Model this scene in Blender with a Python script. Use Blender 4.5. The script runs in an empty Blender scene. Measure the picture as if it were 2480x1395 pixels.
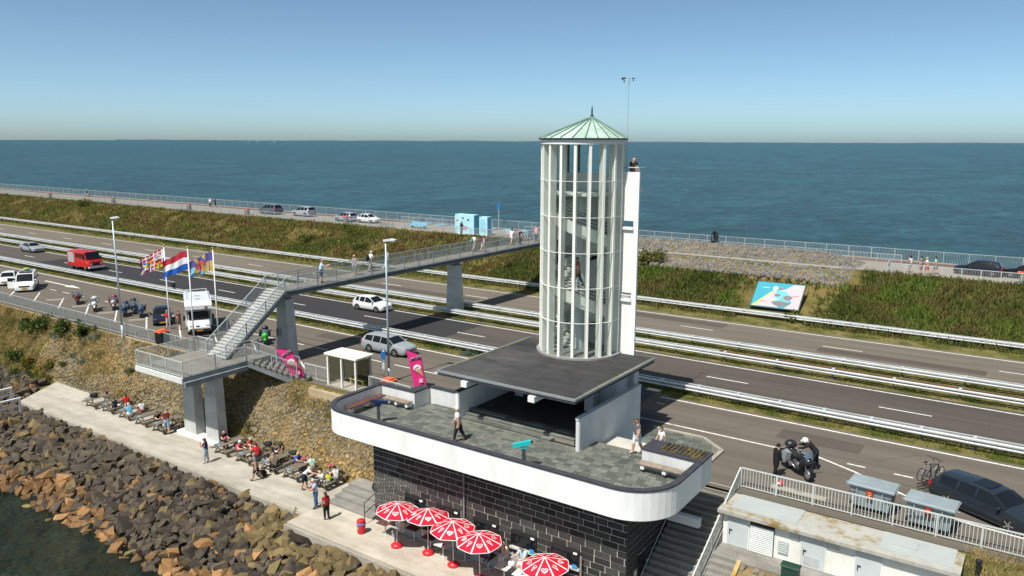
import bpy, bmesh, math, random
import numpy as np
from mathutils import Vector, Matrix
random.seed(7); RNG = np.random.default_rng(7)
sc = bpy.context.scene
COL = sc.collection
R = math.radians
# ------------------------------------------------------------------ camera
CAMZ = 16.8
YAW, PITCH, ROLL = 0.604803, 0.185351, 0.003252
fw = Vector((-math.sin(YAW)*math.cos(PITCH), math.cos(YAW)*math.cos(PITCH), -math.sin(PITCH)))
rt = fw.cross(Vector((0, 0, 1))).normalized(); up_ = rt.cross(fw)
r2 = rt*math.cos(ROLL)+up_*math.sin(ROLL); u2 = -rt*math.sin(ROLL)+up_*math.cos(ROLL)
cam = bpy.data.cameras.new('Camera'); camo = bpy.data.objects.new('Camera', cam); COL.objects.link(camo)
M = Matrix((( r2.x, u2.x, -fw.x, 0), (r2.y, u2.y, -fw.y, 0), (r2.z, u2.z, -fw.z, CAMZ), (0, 0, 0, 1)))
camo.matrix_world = M
cam.sensor_width = 36; cam.lens = 1907.35/2480*36; cam.clip_start = 0.5; cam.clip_end = 30000
sc.camera = camo
# ------------------------------------------------------------------ sky, sun, exposure
SUN_AZ, SUN_EL = R(3), R(58.5)
w = bpy.data.worlds.new('World'); sc.world = w; w.use_nodes = True
nt = w.node_tree; bg = nt.nodes['Background']
sky = nt.nodes.new('ShaderNodeTexSky'); sky.sky_type = 'NISHITA'; sky.sun_disc = False
sky.sun_elevation = SUN_EL; sky.sun_rotation = math.pi+SUN_AZ
sky.altitude = 0; sky.air_density = 0.4; sky.dust_density = 0.95; sky.ozone_density = 5.0
tint = nt.nodes.new('ShaderNodeMix'); tint.data_type = 'RGBA'; tint.blend_type = 'MULTIPLY'; tint.inputs[0].default_value = 1.; tint.inputs[7].default_value = (1.12, 1.15, .9, 1)
nt.links.new(sky.outputs[0], tint.inputs[6]); nt.links.new(tint.outputs[2], bg.inputs[0]); bg.inputs[1].default_value = 0.146
sl = bpy.data.lights.new('sun', 'SUN'); sl.energy = 5.0; sl.angle = R(0.5); sl.color = (1, 0.965, 0.9)
so = bpy.data.objects.new('sun', sl); COL.objects.link(so); so.location = (-30, -20, 60)
sd = Vector((math.sin(SUN_AZ)*math.cos(SUN_EL), math.cos(SUN_AZ)*math.cos(SUN_EL), -math.sin(SUN_EL)))
so.rotation_euler = sd.to_track_quat('-Z', 'Y').to_euler()
sc.view_settings.view_transform = 'Standard'; sc.view_settings.look = 'None'
sc.view_settings.exposure = 0.25; sc.view_settings.gamma = 1.0
sc.render.engine = 'CYCLES'
# ------------------------------------------------------------------ materials
MATS = {}
def new_mat(name):
    m = bpy.data.materials.new(name); m.use_nodes = True
    n = m.node_tree.nodes; return m, n, m.node_tree.links, n['Principled BSDF']
def noise(n, l, coord, scale, detail=4, rough=.6, vec_scale=None):
    t = n.new('ShaderNodeTexNoise'); t.inputs['Scale'].default_value = scale
    t.inputs['Detail'].default_value = detail; t.inputs['Roughness'].default_value = rough
    if vec_scale:
        mp = n.new('ShaderNodeMapping'); mp.inputs['Scale'].default_value = vec_scale
        l.new(coord, mp.inputs['Vector']); l.new(mp.outputs[0], t.inputs['Vector'])
    else: l.new(coord, t.inputs['Vector'])
    return t.outputs['Fac']
def ramp(n, l, fac, stops):
    r = n.new('ShaderNodeValToRGB'); e = r.color_ramp.elements
    while len(e) < len(stops): e.new(.5)
    for k, (p, c) in enumerate(stops): e[k].position = p; e[k].color = (*c, 1) if len(c) == 3 else c
    l.new(fac, r.inputs[0]); return r.outputs[0]
def mixc(n, l, fac, a, b, mode='MIX'):
    x = n.new('ShaderNodeMix'); x.data_type = 'RGBA'; x.blend_type = mode
    for s, v in ((0, fac), (6, a), (7, b)):
        if hasattr(v, 'links') or isinstance(v, bpy.types.NodeSocket): l.new(v, x.inputs[s])
        else: x.inputs[s].default_value = v if isinstance(v, (int, float)) else (*v, 1)
    return x.outputs[2]
def bump(n, l, b, h, strength=.3, dist=.02):
    bp = n.new('ShaderNodeBump'); bp.inputs['Strength'].default_value = strength
    bp.inputs['Distance'].default_value = dist; l.new(h, bp.inputs['Height']); l.new(bp.outputs[0], b.inputs['Normal'])
def mat(name, col, rough=.6, metal=0., spec=.5, var=.12, scale=3., bstr=0., bscale=20., rand=0., stain=None, coat=0.):
    """plain painted / solid surface: base colour with soft blotches, optional per-piece variation and stains"""
    if name in MATS: return MATS[name]
    m, n, l, b = new_mat(name)
    tc = n.new('ShaderNodeTexCoord').outputs['Object']
    c = col[:3]
    f = noise(n, l, tc, scale)
    out = ramp(n, l, f, [(.3, [x*(1-var) for x in c]), (.7, [min(1, x*(1+var)) for x in c])])
    if stain:
        g = noise(n, l, tc, stain[1], 6, .7, stain[3] if len(stain) > 3 else None)
        g = ramp(n, l, g, [(.48, (0, 0, 0)), (.48+stain[2], (1, 1, 1))])
        out = mixc(n, l, g, out, stain[0])
    if rand:
        oi = n.new('ShaderNodeObjectInfo'); hs = n.new('ShaderNodeHueSaturation')
        mr = n.new('ShaderNodeMapRange'); l.new(oi.outputs['Random'], mr.inputs[0])
        mr.inputs[3].default_value = 1-rand; mr.inputs[4].default_value = 1+rand
        l.new(mr.outputs[0], hs.inputs['Value']); l.new(out, hs.inputs['Color']); out = hs.outputs[0]
    l.new(out, b.inputs['Base Color'])
    b.inputs['Roughness'].default_value = rough; b.inputs['Metallic'].default_value = metal
    b.inputs['Specular IOR Level'].default_value = spec
    if coat: b.inputs['Coat Weight'].default_value = coat; b.inputs['Coat Roughness'].default_value = .05
    if bstr: bump(n, l, b, noise(n, l, tc, bscale, 5), bstr)
    MATS[name] = m; return m
def paint(name, c): return mat('car_paint_'+name, c, .32, 0.1, .4 if sum(c) > .3 else .25, .04, 1.2, coat=.6 if sum(c) > .3 else .25)
def cloth(c):
    k = 'cloth_%02d_%02d_%02d' % tuple(int(x*99) for x in c)
    return mat(k, c, .85, 0, .2, .14, 9, .25, 40)
# ------------------------------------------------------------------ mesh builder
class MB:
    def __init__(s): s.v = []; s.f = []; s.m = []
    def add(s, vs, fs, mi=0):
        o = len(s.v); s.v += [tuple(p) for p in vs]; s.f += [tuple(i+o for i in f) for f in fs]; s.m += [mi]*len(fs); return s
    def box(s, x0, x1, y0, y1, z0, z1, mi=0):
        return s.add([(x0,y0,z0),(x1,y0,z0),(x1,y1,z0),(x0,y1,z0),(x0,y0,z1),(x1,y0,z1),(x1,y1,z1),(x0,y1,z1)],
            [(3,2,1,0),(4,5,6,7),(0,1,5,4),(1,2,6,5),(2,3,7,6),(3,0,4,7)], mi)
    def bar(s, p, q, wd, ht, mi=0, upv=(0,0,1)):
        """rectangular bar from p to q, wd across, ht along up"""
        p = Vector(p); q = Vector(q); d = (q-p).normalized(); u = Vector(upv)
        if abs(d.dot(u)) > .98: u = Vector((0,1,0))
        a = d.cross(u).normalized(); b = a.cross(d).normalized(); a = a*wd/2; b = b*ht/2
        return s.add([p-a-b,p+a-b,p+a+b,p-a+b,q-a-b,q+a-b,q+a+b,q-a+b],
            [(0,1,2,3),(7,6,5,4),(0,4,5,1),(1,5,6,2),(2,6,7,3),(3,7,4,0)], mi)
    def tube(s, p, q, r, r2=None, n=8, mi=0, cap=True):
        p = Vector(p); q = Vector(q); r2 = r if r2 is None else r2
        d = (q-p).normalized(); u = Vector((0,0,1)) if abs(d.z) < .95 else Vector((1,0,0))
        a = d.cross(u).normalized(); b = d.cross(a)
        vs = []
        for c, rr in ((p, r), (q, r2)):
            for k in range(n):
                t = 2*math.pi*k/n; vs.append(c+a*math.cos(t)*rr+b*math.sin(t)*rr)
        fs = [(k, (k+1) % n, n+(k+1) % n, n+k) for k in range(n)]
        if cap: fs += [tuple(range(n-1, -1, -1)), tuple(range(n, 2*n))]
        return s.add(vs, fs, mi)
    def path(s, pts, r, n=6, mi=0):
        for a, b in zip(pts[:-1], pts[1:]): s.tube(a, b, r, n=n, mi=mi)
        return s
    def prism(s, poly, z0, z1, mi=0, mtop=None):
        n = len(poly)
        s.add([(x,y,z0) for x,y in poly]+[(x,y,z1) for x,y in poly],
            [tuple(range(n-1,-1,-1))]+[(k,(k+1)%n,n+(k+1)%n,n+k) for k in range(n)], mi)
        return s.add([(x,y,z1) for x,y in poly], [tuple(range(n))], mi if mtop is None else mtop)
    def prof(s, poly, axis, a0, a1, mi=0):
        """2-D outline swept along one axis: axis 'x' takes (y,z), axis 'y' takes (x,z)"""
        n = len(poly)
        P = (lambda u, v, a: (a, u, v)) if axis == 'x' else (lambda u, v, a: (u, a, v))
        vs = [P(u, v, a0) for u, v in poly]+[P(u, v, a1) for u, v in poly]
        return s.add(vs, [tuple(range(n-1,-1,-1)), tuple(range(n,2*n))]+[(k,(k+1)%n,n+(k+1)%n,n+k) for k in range(n)], mi)
    def loft(s, rings, closed=True, cap=False, mi=0):
        n = len(rings[0]); vs = [p for r in rings for p in r]; fs = []
        for i in range(len(rings)-1):
            for k in range(n if closed else n-1):
                fs.append((i*n+k, i*n+(k+1)%n, (i+1)*n+(k+1)%n, (i+1)*n+k))
        if cap: fs += [tuple(range(n-1,-1,-1)), tuple((len(rings)-1)*n+k for k in range(n))]
        return s.add(vs, fs, mi)
    def lathe(s, prof, n=16, c=(0,0,0), axis='z', mi=0):
        rings = []
        for r, h in prof:
            ring = []
            for k in range(n):
                t = 2*math.pi*k/n; a, b = r*math.cos(t), r*math.sin(t)
                ring.append((c[0]+a,c[1]+b,c[2]+h) if axis == 'z' else ((c[0]+a,c[1]+h,c[2]+b) if axis == 'y' else (c[0]+h,c[1]+a,c[2]+b)))
            rings.append(ring)
        return s.loft(rings, True, True, mi)
    def ball(s, c, rx, ry=None, rz=None, n=10, m=6, mi=0):
        ry = rx if ry is None else ry; rz = rx if rz is None else rz
        rings = []
        for i in range(m+1):
            p = math.pi*i/m; q = max(math.sin(p), .02)
            rings.append([(c[0]+rx*q*math.cos(2*math.pi*k/n), c[1]+ry*q*math.sin(2*math.pi*k/n), c[2]-rz*math.cos(p)) for k in range(n)])
        return s.loft(rings, True, True, mi)
    def mesh(s, name, mats, smooth=False, recalc=True):
        used = sorted({i for f in s.f for i in f})
        if len(used) < len(s.v):
            mp_ = {o: i for i, o in enumerate(used)}; s.v = [s.v[o] for o in used]; s.f = [tuple(mp_[i] for i in f) for f in s.f]
        me = bpy.data.meshes.new(name); me.from_pydata([tuple(p) for p in s.v], [], s.f)
        for k in (mats if isinstance(mats, (list, tuple)) else [mats]): me.materials.append(k)
        me.polygons.foreach_set('material_index', s.m)
        if smooth: me.polygons.foreach_set('use_smooth', [True]*len(me.polygons))
        me.update()
        if recalc:
            bm = bmesh.new(); bm.from_mesh(me); bmesh.ops.recalc_face_normals(bm, faces=bm.faces); bm.to_mesh(me); bm.free()
        return me
    def build(s, name, mats, parent=None, smooth=False, recalc=True, kind=None):
        return obj(name, s.mesh(name, mats, smooth, recalc), parent, kind)
def obj(name, me, parent=None, kind=None, loc=None, rz=None, scale=None):
    o = bpy.data.objects.new(name, me); COL.objects.link(o)
    if parent is not None: o.parent = parent
    if loc is not None: o.location = loc
    if rz is not None: o.rotation_euler = (0, 0, rz) if isinstance(rz, (int, float)) else rz
    if scale is not None: o.scale = scale if isinstance(scale, (tuple, list)) else (scale,)*3
    if kind: o['kind'] = kind
    return o
def tag(o, label, cat, group=None):
    o['label'] = label; o['category'] = cat
    if group: o['group'] = group
    return o
def thing(name, label, cat, loc=(0,0,0), rz=0., group=None, scale=None):
    return tag(obj(name, None, None, None, loc, rz, scale), label, cat, group)
def copy_tree(o, parent=None):
    c = o.copy(); COL.objects.link(c); c.parent = parent
    for ch in list(o.children): copy_tree(ch, c)
    return c
def quads_mesh(name, V, F, mats, smooth=False, mi=None):
    me = bpy.data.meshes.new(name); V = np.asarray(V, np.float32); F = np.asarray(F, np.int32)
    k = F.shape[1]
    me.vertices.add(len(V)); me.vertices.foreach_set('co', V.ravel())
    me.loops.add(F.size); me.loops.foreach_set('vertex_index', F.ravel())
    me.polygons.add(len(F)); me.polygons.foreach_set('loop_start', np.arange(0, F.size, k, dtype=np.int32))
    me.polygons.foreach_set('loop_total', np.full(len(F), k, np.int32))
    for m in (mats if isinstance(mats, (list, tuple)) else [mats]): me.materials.append(m)
    if mi is not None: me.polygons.foreach_set('material_index', np.asarray(mi, np.int32))
    me.polygons.foreach_set('use_smooth', np.full(len(F), bool(smooth)))
    me.update(calc_edges=True); me.validate(); return me
FWD = np.array(fw); RGT = np.array(r2); UPV = np.array(u2)
def seen(p):
    """depth in front of the camera, or -1 when the point lies outside the view (used only to rank which pieces show largest)"""
    d = np.asarray(p, float)-(0, 0, CAMZ); z = d@FWD
    if z < 1: return -1
    return z if abs(d@RGT)/z < .66 and abs(d@UPV)/z < .38 else -1
# ================================================================== surface materials
def m_asphalt(name, c, streak=.12):
    m, n, l, b = new_mat(name); tc = n.new('ShaderNodeTexCoord').outputs['Object']
    f1 = noise(n, l, tc, .35, 5, .6, (.25, 1, 1)); f2 = noise(n, l, tc, 14, 4, .75); f3 = noise(n, l, tc, 1.2, 3, .5, (.03, 1.4, 1))
    o = ramp(n, l, f1, [(.3, [x*.86 for x in c]), (.7, [x*1.12 for x in c])])
    o = mixc(n, l, .45, o, ramp(n, l, f2, [(.3, [x*.6 for x in c]), (.72, [x*1.5 for x in c])]))
    o = mixc(n, l, streak, o, ramp(n, l, f3, [(.4, [x*.45 for x in c]), (.62, [x*1.3 for x in c])]))
    l.new(o, b.inputs['Base Color']); b.inputs['Roughness'].default_value = .88
    b.inputs['Specular IOR Level'].default_value = .25; bump(n, l, b, f2, .35, .006); return m
def m_ground(name, stops, scale=.25, fine=9., detail=6):
    m, n, l, b = new_mat(name); tc = n.new('ShaderNodeTexCoord').outputs['Object']
    f1 = noise(n, l, tc, scale, detail, .62); f2 = noise(n, l, tc, fine, 4, .7)
    o = ramp(n, l, f1, stops); o = mixc(n, l, .55, o, ramp(n, l, f2, [(.25, (.25, .25, .25)), (.75, (1.5, 1.45, 1.3))]), 'MULTIPLY')
    l.new(o, b.inputs['Base Color']); b.inputs['Roughness'].default_value = .95; b.inputs['Specular IOR Level'].default_value = .1
    bump(n, l, b, f2, .6, .05); return m
def m_leaf(name, stops, scale=.22, trans=.25):
    m, n, l, b = new_mat(name); tc = n.new('ShaderNodeTexCoord').outputs['Object']
    f1 = noise(n, l, tc, scale, 4, .6); f2 = noise(n, l, tc, 4.5, 3, .7)
    o = ramp(n, l, f1, stops); o = mixc(n, l, .6, o, ramp(n, l, f2, [(.28, (.45, .45, .4)), (.72, (1.5, 1.45, 1.25))]), 'MULTIPLY')
    l.new(o, b.inputs['Base Color']); b.inputs['Roughness'].default_value = .75; b.inputs['Specular IOR Level'].default_value = .2
    t = n.new('ShaderNodeBsdfTranslucent'); l.new(o, t.inputs[0]); mx = n.new('ShaderNodeMixShader'); mx.inputs[0].default_value = trans
    l.new(b.outputs[0], mx.inputs[1]); l.new(t.outputs[0], mx.inputs[2]); l.new(mx.outputs[0], n['Material Output'].inputs[0]); return m
def m_concrete(name, c, stainc, amt=.5, sc_=.6):
    m, n, l, b = new_mat(name); tc = n.new('ShaderNodeTexCoord').outputs['Object']
    f1 = noise(n, l, tc, sc_, 7, .68); f2 = noise(n, l, tc, 12, 5, .7); f3 = noise(n, l, tc, .9, 4, .6, (.3, 1.5, 1))
    o = ramp(n, l, f1, [(.35, c), (.62, stainc)]); o = mixc(n, l, amt, c, o)
    o = mixc(n, l, .35, o, ramp(n, l, f2, [(.3, (.5, .5, .5)), (.7, (1.35, 1.35, 1.3))]), 'MULTIPLY')
    o = mixc(n, l, .4, o, ramp(n, l, f3, [(.35, (.6, .58, .55)), (.6, (1.15, 1.15, 1.15))]), 'MULTIPLY')
    l.new(o, b.inputs['Base Color']); b.inputs['Roughness'].default_value = .9; b.inputs['Specular IOR Level'].default_value = .2
    bump(n, l, b, f2, .25, .01); return m
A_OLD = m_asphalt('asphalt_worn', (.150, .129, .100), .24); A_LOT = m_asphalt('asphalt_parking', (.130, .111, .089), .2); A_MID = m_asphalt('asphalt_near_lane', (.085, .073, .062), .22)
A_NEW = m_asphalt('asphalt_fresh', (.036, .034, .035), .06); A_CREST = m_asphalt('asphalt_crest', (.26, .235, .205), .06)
PAINT = mat('road_paint', (.72, .71, .66), .7, 0, .3, .14, 6, stain=((.34, .32, .28), 4.0, .22))
BRICKRED = m_ground('red_brick_paving', [(.3, (.13, .088, .075)), (.7, (.18, .125, .108))], .5, 14)
KERB = m_concrete('kerb_concrete', (.40, .37, .32), (.26, .23, .18))
QUAY = m_concrete('quay_concrete', (.46, .425, .36), (.30, .275, .22), .55)
PLAT = m_concrete('platform_concrete', (.50, .455, .385), (.36, .31, .23), .5, .9)
BRIDGEC = m_concrete('grey_bridge_concrete', (.24, .265, .28), (.17, .19, .20), .5, .5)
DECKC = m_concrete('deck_concrete', (.24, .225, .20), (.15, .14, .12), .5)
STEPC = m_concrete('step_concrete', (.30, .285, .26), (.17, .16, .14), .6, 1.2)
GRASS_SOIL = m_ground('grass_soil', [(.25, (.045, .05, .015)), (.45, (.10, .095, .03)), (.6, (.19, .145, .055)), (.75, (.07, .075, .022))])
VERGE = m_ground('verge_ground', [(.3, (.05, .07, .015)), (.5, (.14, .13, .045)), (.7, (.25, .20, .10))], .5, 8)
LAKEBED = m_ground('lake_bed', [(.3, (.010, .020, .012)), (.7, (.03, .04, .018))], .4, 3)
STONEBED = m_ground('stone_joint_soil', [(.35, (.09, .068, .038)), (.5, (.20, .152, .078)), (.7, (.30, .23, .12))], .6, 7)
EMB = m_leaf('embankment_grass', [(.30, (.075, .10, .02)), (.42, (.15, .17, .042)), (.50, (.25, .225, .075)), (.55, (.20, .125, .055)), (.59, (.16, .175, .045)), (.66, (.46, .35, .15)), (.74, (.14, .17, .04))], .17, .35)
EMB_R = m_leaf('embankment_scrub', [(.30, (.06, .08, .018)), (.43, (.115, .14, .034)), (.52, (.17, .14, .052)), (.60, (.14, .18, .038)), (.72, (.11, .185, .03))], .16, .35)
VERGEG = m_leaf('verge_grass', [(.33, (.10, .14, .024)), (.48, (.17, .19, .045)), (.56, (.34, .29, .11)), (.68, (.14, .175, .036))], .5, .3)
DRYG = m_leaf('dry_slope_grass', [(.33, (.10, .115, .03)), (.43, (.24, .195, .075)), (.54, (.46, .35, .165)), (.68, (.36, .265, .115))], .45, .3)
SHRUBG = m_leaf('shrub_leaves', [(.35, (.030, .052, .012)), (.55, (.06, .095, .02)), (.7, (.10, .135, .03))], 1.5)
SHRUBB = m_leaf('bluish_shrub_leaves', [(.35, (.07, .11, .09)), (.6, (.17, .23, .19)), (.75, (.28, .34, .28))], 2.)
FLOWERY = m_leaf('yellow_flower_shrub', [(.36, (.05, .075, .014)), (.52, (.12, .12, .02)), (.62, (.45, .30, .03))], 3.)
def m_water(name, deep, rough, scale, strength, spec, alpha=0.):
    m, n, l, b = new_mat(name); tc = n.new('ShaderNodeTexCoord').outputs['Object']
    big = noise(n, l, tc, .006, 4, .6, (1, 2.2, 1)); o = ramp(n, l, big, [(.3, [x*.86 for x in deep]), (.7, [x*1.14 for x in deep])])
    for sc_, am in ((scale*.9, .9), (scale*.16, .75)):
        wave_shade = noise(n, l, tc, sc_, 5, .74, (.5, .28, 1)); o = mixc(n, l, am, o, ramp(n, l, wave_shade, [(.36, (.50, .55, .60)), (.50, (.98, .98, .98)), (.64, (1.6, 1.5, 1.42))]), 'MULTIPLY')  # wave-facet highlights and shade, plus wind streaks, painted into the base colour
    l.new(o, b.inputs['Base Color'])
    b.inputs['Roughness'].default_value = rough; b.inputs['IOR'].default_value = 1.333; b.inputs['Specular IOR Level'].default_value = spec
    a = noise(n, l, tc, scale, 3, .55, (.55, 1, 1)); c = noise(n, l, tc, scale*4.3, 4, .6, (.7, 1, 1)); d = noise(n, l, tc, scale*.17, 3, .5, (.6, 1, 1))
    ad = n.new('ShaderNodeMath'); ad.operation = 'MULTIPLY_ADD'; l.new(c, ad.inputs[0]); ad.inputs[1].default_value = .35; l.new(a, ad.inputs[2])
    a2 = n.new('ShaderNodeMath'); a2.operation = 'MULTIPLY_ADD'; l.new(d, a2.inputs[0]); a2.inputs[1].default_value = 1.6; l.new(ad.outputs[0], a2.inputs[2])
    bump(n, l, b, a2.outputs[0], 1., strength)
    if alpha:
        t = n.new('ShaderNodeBsdfTransparent'); t.inputs[0].default_value = (.62, .72, .46, 1); mx = n.new('ShaderNodeMixShader'); mx.inputs[0].default_value = alpha
        l.new(b.outputs[0], mx.inputs[1]); l.new(t.outputs[0], mx.inputs[2]); l.new(mx.outputs[0], n['Material Output'].inputs[0])
    return m
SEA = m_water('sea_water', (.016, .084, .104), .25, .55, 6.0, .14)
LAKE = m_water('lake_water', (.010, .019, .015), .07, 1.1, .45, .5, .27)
# ================================================================== ground, roads, water
def struct(name, mb, m, parent=None, **k):
    o = mb.build(name, m, parent, **k)
    if parent is None: o['kind'] = 'structure'
    return o
XL, XR = -1100., 140.
EMBT = 84.3
def slope_z(y): return -4.05+(y-31.7)/(35.4-31.7)*3.85
def inner_z(y): return -.02+(y-74.)/(EMBT-74.)*3.97
PA = [(-60,-14),(8,-9.5),(19.5,-6.2),(27.3,-4.75),(27.5,-4.35),(31.7,-4.05),(35.4,-.2),(35.6,-.03),(73.3,-.03),(74.,-.02),(79,1.95),(EMBT,3.95),(94.6,3.95),(96.5,3.),(112,-6),(150,-14)]
PB = [(-60,-14),(8,-9.5),(19.5,-6.2),(26.,-4.85),(26.2,-4.35),(31.7,-4.1),(36.4,-4.1),(36.44,-.03)]+PA[8:]
g = MB()
for prof, xs in ((PA, [XL,-500,-250,-150,-100,-75,-60,-45,-29.]), (PB, [-29.,-14.,-1.9]), (PA, [-1.9, 30., XR])):
    g.loft([[(x, y, z) for y, z in prof] for x in xs], closed=False)
struct('dike_ground', g, GRASS_SOIL, recalc=False)
def sheet(name, x0, x1, y0, y1, z, m, parent=None):
    b = MB(); nx = max(1, int((x1-x0)/40))
    b.loft([[(x0+(x1-x0)*i/nx, y0, z), (x0+(x1-x0)*i/nx, y1, z)] for i in range(nx+1)], closed=False)
    return struct(name, b, m, parent, recalc=False)
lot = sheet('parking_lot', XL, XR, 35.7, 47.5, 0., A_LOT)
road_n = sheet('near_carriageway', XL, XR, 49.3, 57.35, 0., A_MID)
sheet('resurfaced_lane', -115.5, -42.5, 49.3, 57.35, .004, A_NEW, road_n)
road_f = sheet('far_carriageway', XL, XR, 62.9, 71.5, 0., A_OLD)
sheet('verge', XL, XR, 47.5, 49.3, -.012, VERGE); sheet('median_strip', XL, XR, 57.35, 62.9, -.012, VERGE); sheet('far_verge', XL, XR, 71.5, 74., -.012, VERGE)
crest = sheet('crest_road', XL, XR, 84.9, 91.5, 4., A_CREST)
sheet('brick_path', XL, XR, 91.5, 94.3, 4.004, BRICKRED)
kb = MB()
for y in (91.42, 94.3): kb.box(XL, XR, y, y+.12, 3.9, 4.06)
struct('crest_kerb', kb, KERB)
# painted markings: each dash and each line is a piece of its road
def line(parent, x0, y0, x1, y1, wd=.15, z=.008):
    d = Vector((x1-x0, y1-y0, 0)); p = Vector((-d.y, d.x, 0)).normalized()*wd/2; a = Vector((x0, y0, z)); b = Vector((x1, y1, z))
    m = MB(); m.add([a-p, b-p, b+p, a+p], [(0,1,2,3)]); return m.build('painted_line', PAINT, parent, recalc=False)
def dashes(parent, xs, y, ln, wd=.12, z=.008):
    m = MB(); m.add([(0,-wd/2,z),(ln,-wd/2,z),(ln,wd/2,z),(0,wd/2,z)], [(0,1,2,3)]); me = m.mesh('painted_dash', PAINT, recalc=False)
    for x in xs: obj('painted_dash', me, parent, loc=(x, y, 0))
line(lot, XL, 47.05, XR, 47.05, .16)
line(road_n, XL, 49.75, XR, 49.75, .16); line(road_n, XL, 56.8, XR, 56.8, .16)
line(road_f, XL, 63.5, XR, 63.5, .16); line(road_f, XL, 70.85, XR, 70.85, .16)
dashes(road_n, [-54.3+11.55*k for k in range(-16, 6)], 53.3, 3.05, .14, .010)
dashes(road_f, [-90.5+12.6*k for k in range(-12, 9)], 67.2, 3.1, .14)
dashes(lot, [-46.1+2.95*k for k in range(-22, 4)], 42.45, 1.6, .13)
dashes(lot, [-7.73, -5.46, -3.2, -.9], 42.5, .9, .13)
line(lot, -36.5, 42.75, -9.24, 42.55, .14); line(lot, -9.24, 42.55, -7.17, 41.59, .14); line(lot, -7.17, 41.59, -2.1, 38.6, .14); line(lot, -2.1, 38.6, 3, 38.1, .14)
for k in range(-3, 10):                 # bays set at an angle to the road
    x0 = -60.7-5.27*k; line(lot, x0, 37.85, x0-5.0, 40.85, .13)
ar = MB(); ar.add([(-99.3,44.66,.008),(-93.6,44.60,.008),(-93.6,44.85,.008),(-99.3,44.91,.008)], [(0,1,2,3)]); ar.add([(-93.6,44.2,.008),(-90.8,44.7,.008),(-93.6,45.2,.008)], [(0,1,2)])
ar.build('painted_arrow', PAINT, lot, recalc=False)
# old repair seams and patches in the asphalt
SEAMM = m_asphalt('asphalt_seam', (.06, .053, .046)); PATCHM = m_asphalt('asphalt_patch', (.088, .076, .063)); rgs = random.Random(11)
for par_, y0, y1, k_ in ((lot, 36.4, 46.8, 26), (road_n, 49.9, 56.6, 16), (road_f, 63.7, 70.6, 22)):
    for i in range(k_):
        x, y, L_ = rgs.uniform(-130, 2), rgs.uniform(y0, y1), rgs.uniform(3, 16); m = MB(); n_ = 6; an = rgs.choice((0, 0, 0, .9, 1.4))
        pts = [(x+L_*(.35 if an else 1)*j/n_*math.cos(an), min(y1, y+L_*.35*j/n_*math.sin(an)+rgs.uniform(-.06, .06))) for j in range(n_+1)]; wd = rgs.uniform(.025, .055)
        m.loft([[(a, b_-wd, .0065), (a+(wd if an else 0), b_+wd, .0065)] for a, b_ in pts], closed=False); m.build('asphalt_seam', SEAMM, par_, recalc=False)
for par_, x, y, L_, w_ in ((lot, -12., 44.2, 4.5, 1.6), (lot, -30., 45.3, 7., 1.3), (lot, -52, 45, 6, 1.5), (road_n, -30., 54.6, 14., 1.5), (road_n, -12, 51.2, 9., 1.4), (road_f, -40, 68.6, 16, 1.6), (road_f, -70, 65., 20, 1.5), (road_f, -15, 65.2, 12, 1.4)):
    m = MB(); m.add([(x,y,.0055),(x+L_,y,.0055),(x+L_,y+w_,.0055),(x,y+w_,.0055)], [(0,1,2,3)]); m.build('asphalt_patch', PATCHM, par_, recalc=False)
# seas
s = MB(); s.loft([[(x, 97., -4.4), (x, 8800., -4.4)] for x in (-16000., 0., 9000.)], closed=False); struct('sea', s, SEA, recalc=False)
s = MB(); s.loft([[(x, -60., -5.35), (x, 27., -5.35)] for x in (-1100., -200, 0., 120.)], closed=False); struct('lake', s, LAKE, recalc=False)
s = MB(); s.loft([[(x, -60., -8.4), (x, 15, -8.4), (x, 18.6, -6.5)] for x in (-1100., -200, 0., 120.)], closed=False); struct('lake_bed', s, LAKEBED, recalc=False)
# three sailing boats far out
for lab, bx, by in (('white sailing boat on the horizon, leftmost of three', -6150., 4650.), ('white sailing boat on the horizon, middle of three', -5900., 4550.), ('white sailing boat on the horizon, rightmost of three', -5600., 4500.)):
    t = thing('sailing_boat', lab, 'boat', (bx, by, -4.4), .6, 'sailing boats far out at sea'); b = MB(); b.prof([(-4,.7),(-3.4,-.4),(3.4,-.4),(5,.8)], 'y', -1.2, 1.2); b.build('hull', mat('boat_white', (.75, .75, .75), .5), t)
    b = MB(); b.prof([(.2,1.5),(.2,11),(-3.6,1.5)], 'y', -.1, .1); b.prof([(.5,1.5),(.4,9.5),(4,1.2)], 'y', -.1, .1); b.build('sail', mat('boat_white', (.75, .75, .75), .5), t)
# far shore: a low wooded strip on the horizon
fs = MB(); xs = np.linspace(-15500, 6500, 160)
hs = 14+10*np.abs(np.sin(xs*.0021))*np.abs(np.sin(xs*.00037+1))+RNG.random(160)*5
fs.loft([[(x, 8600, -5), (x, 8600, h-14), (x, 8780, h-14), (x, 8780, -5)] for x, h in zip(xs, hs)], closed=True, cap=True)
fo = fs.build('far_shore', mat('far_shore_woods', (.12, .16, .19), .9, 0, .1), None); fo['kind'] = 'structure'
# ================================================================== quay, platform, steps
q = MB(); q.prism([(-67.25,27.45),(-33.25,27.45),(-33.25,31.72),(-70.1,31.72)], -4.5, -4.0)
quay = struct('quay', q, QUAY)
q = MB(); q.prism([(-33.24,26.25),(-8.,26.1),(-8.,36.3),(-11.6,36.3),(-14.2,36.3),(-29.2,36.3),(-29.2,31.7),(-33.24,31.7)], -4.5, -4.0)
struct('cafe_platform', q, PLAT)
q = MB(); q.box(-67.25, -33.25, 27.33, 27.449, -4.55, -4.06); q.box(-33.25, -8., 26.0, 26.09, -4.55, -4.05); struct('quay_edge_beam', q, KERB)
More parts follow.
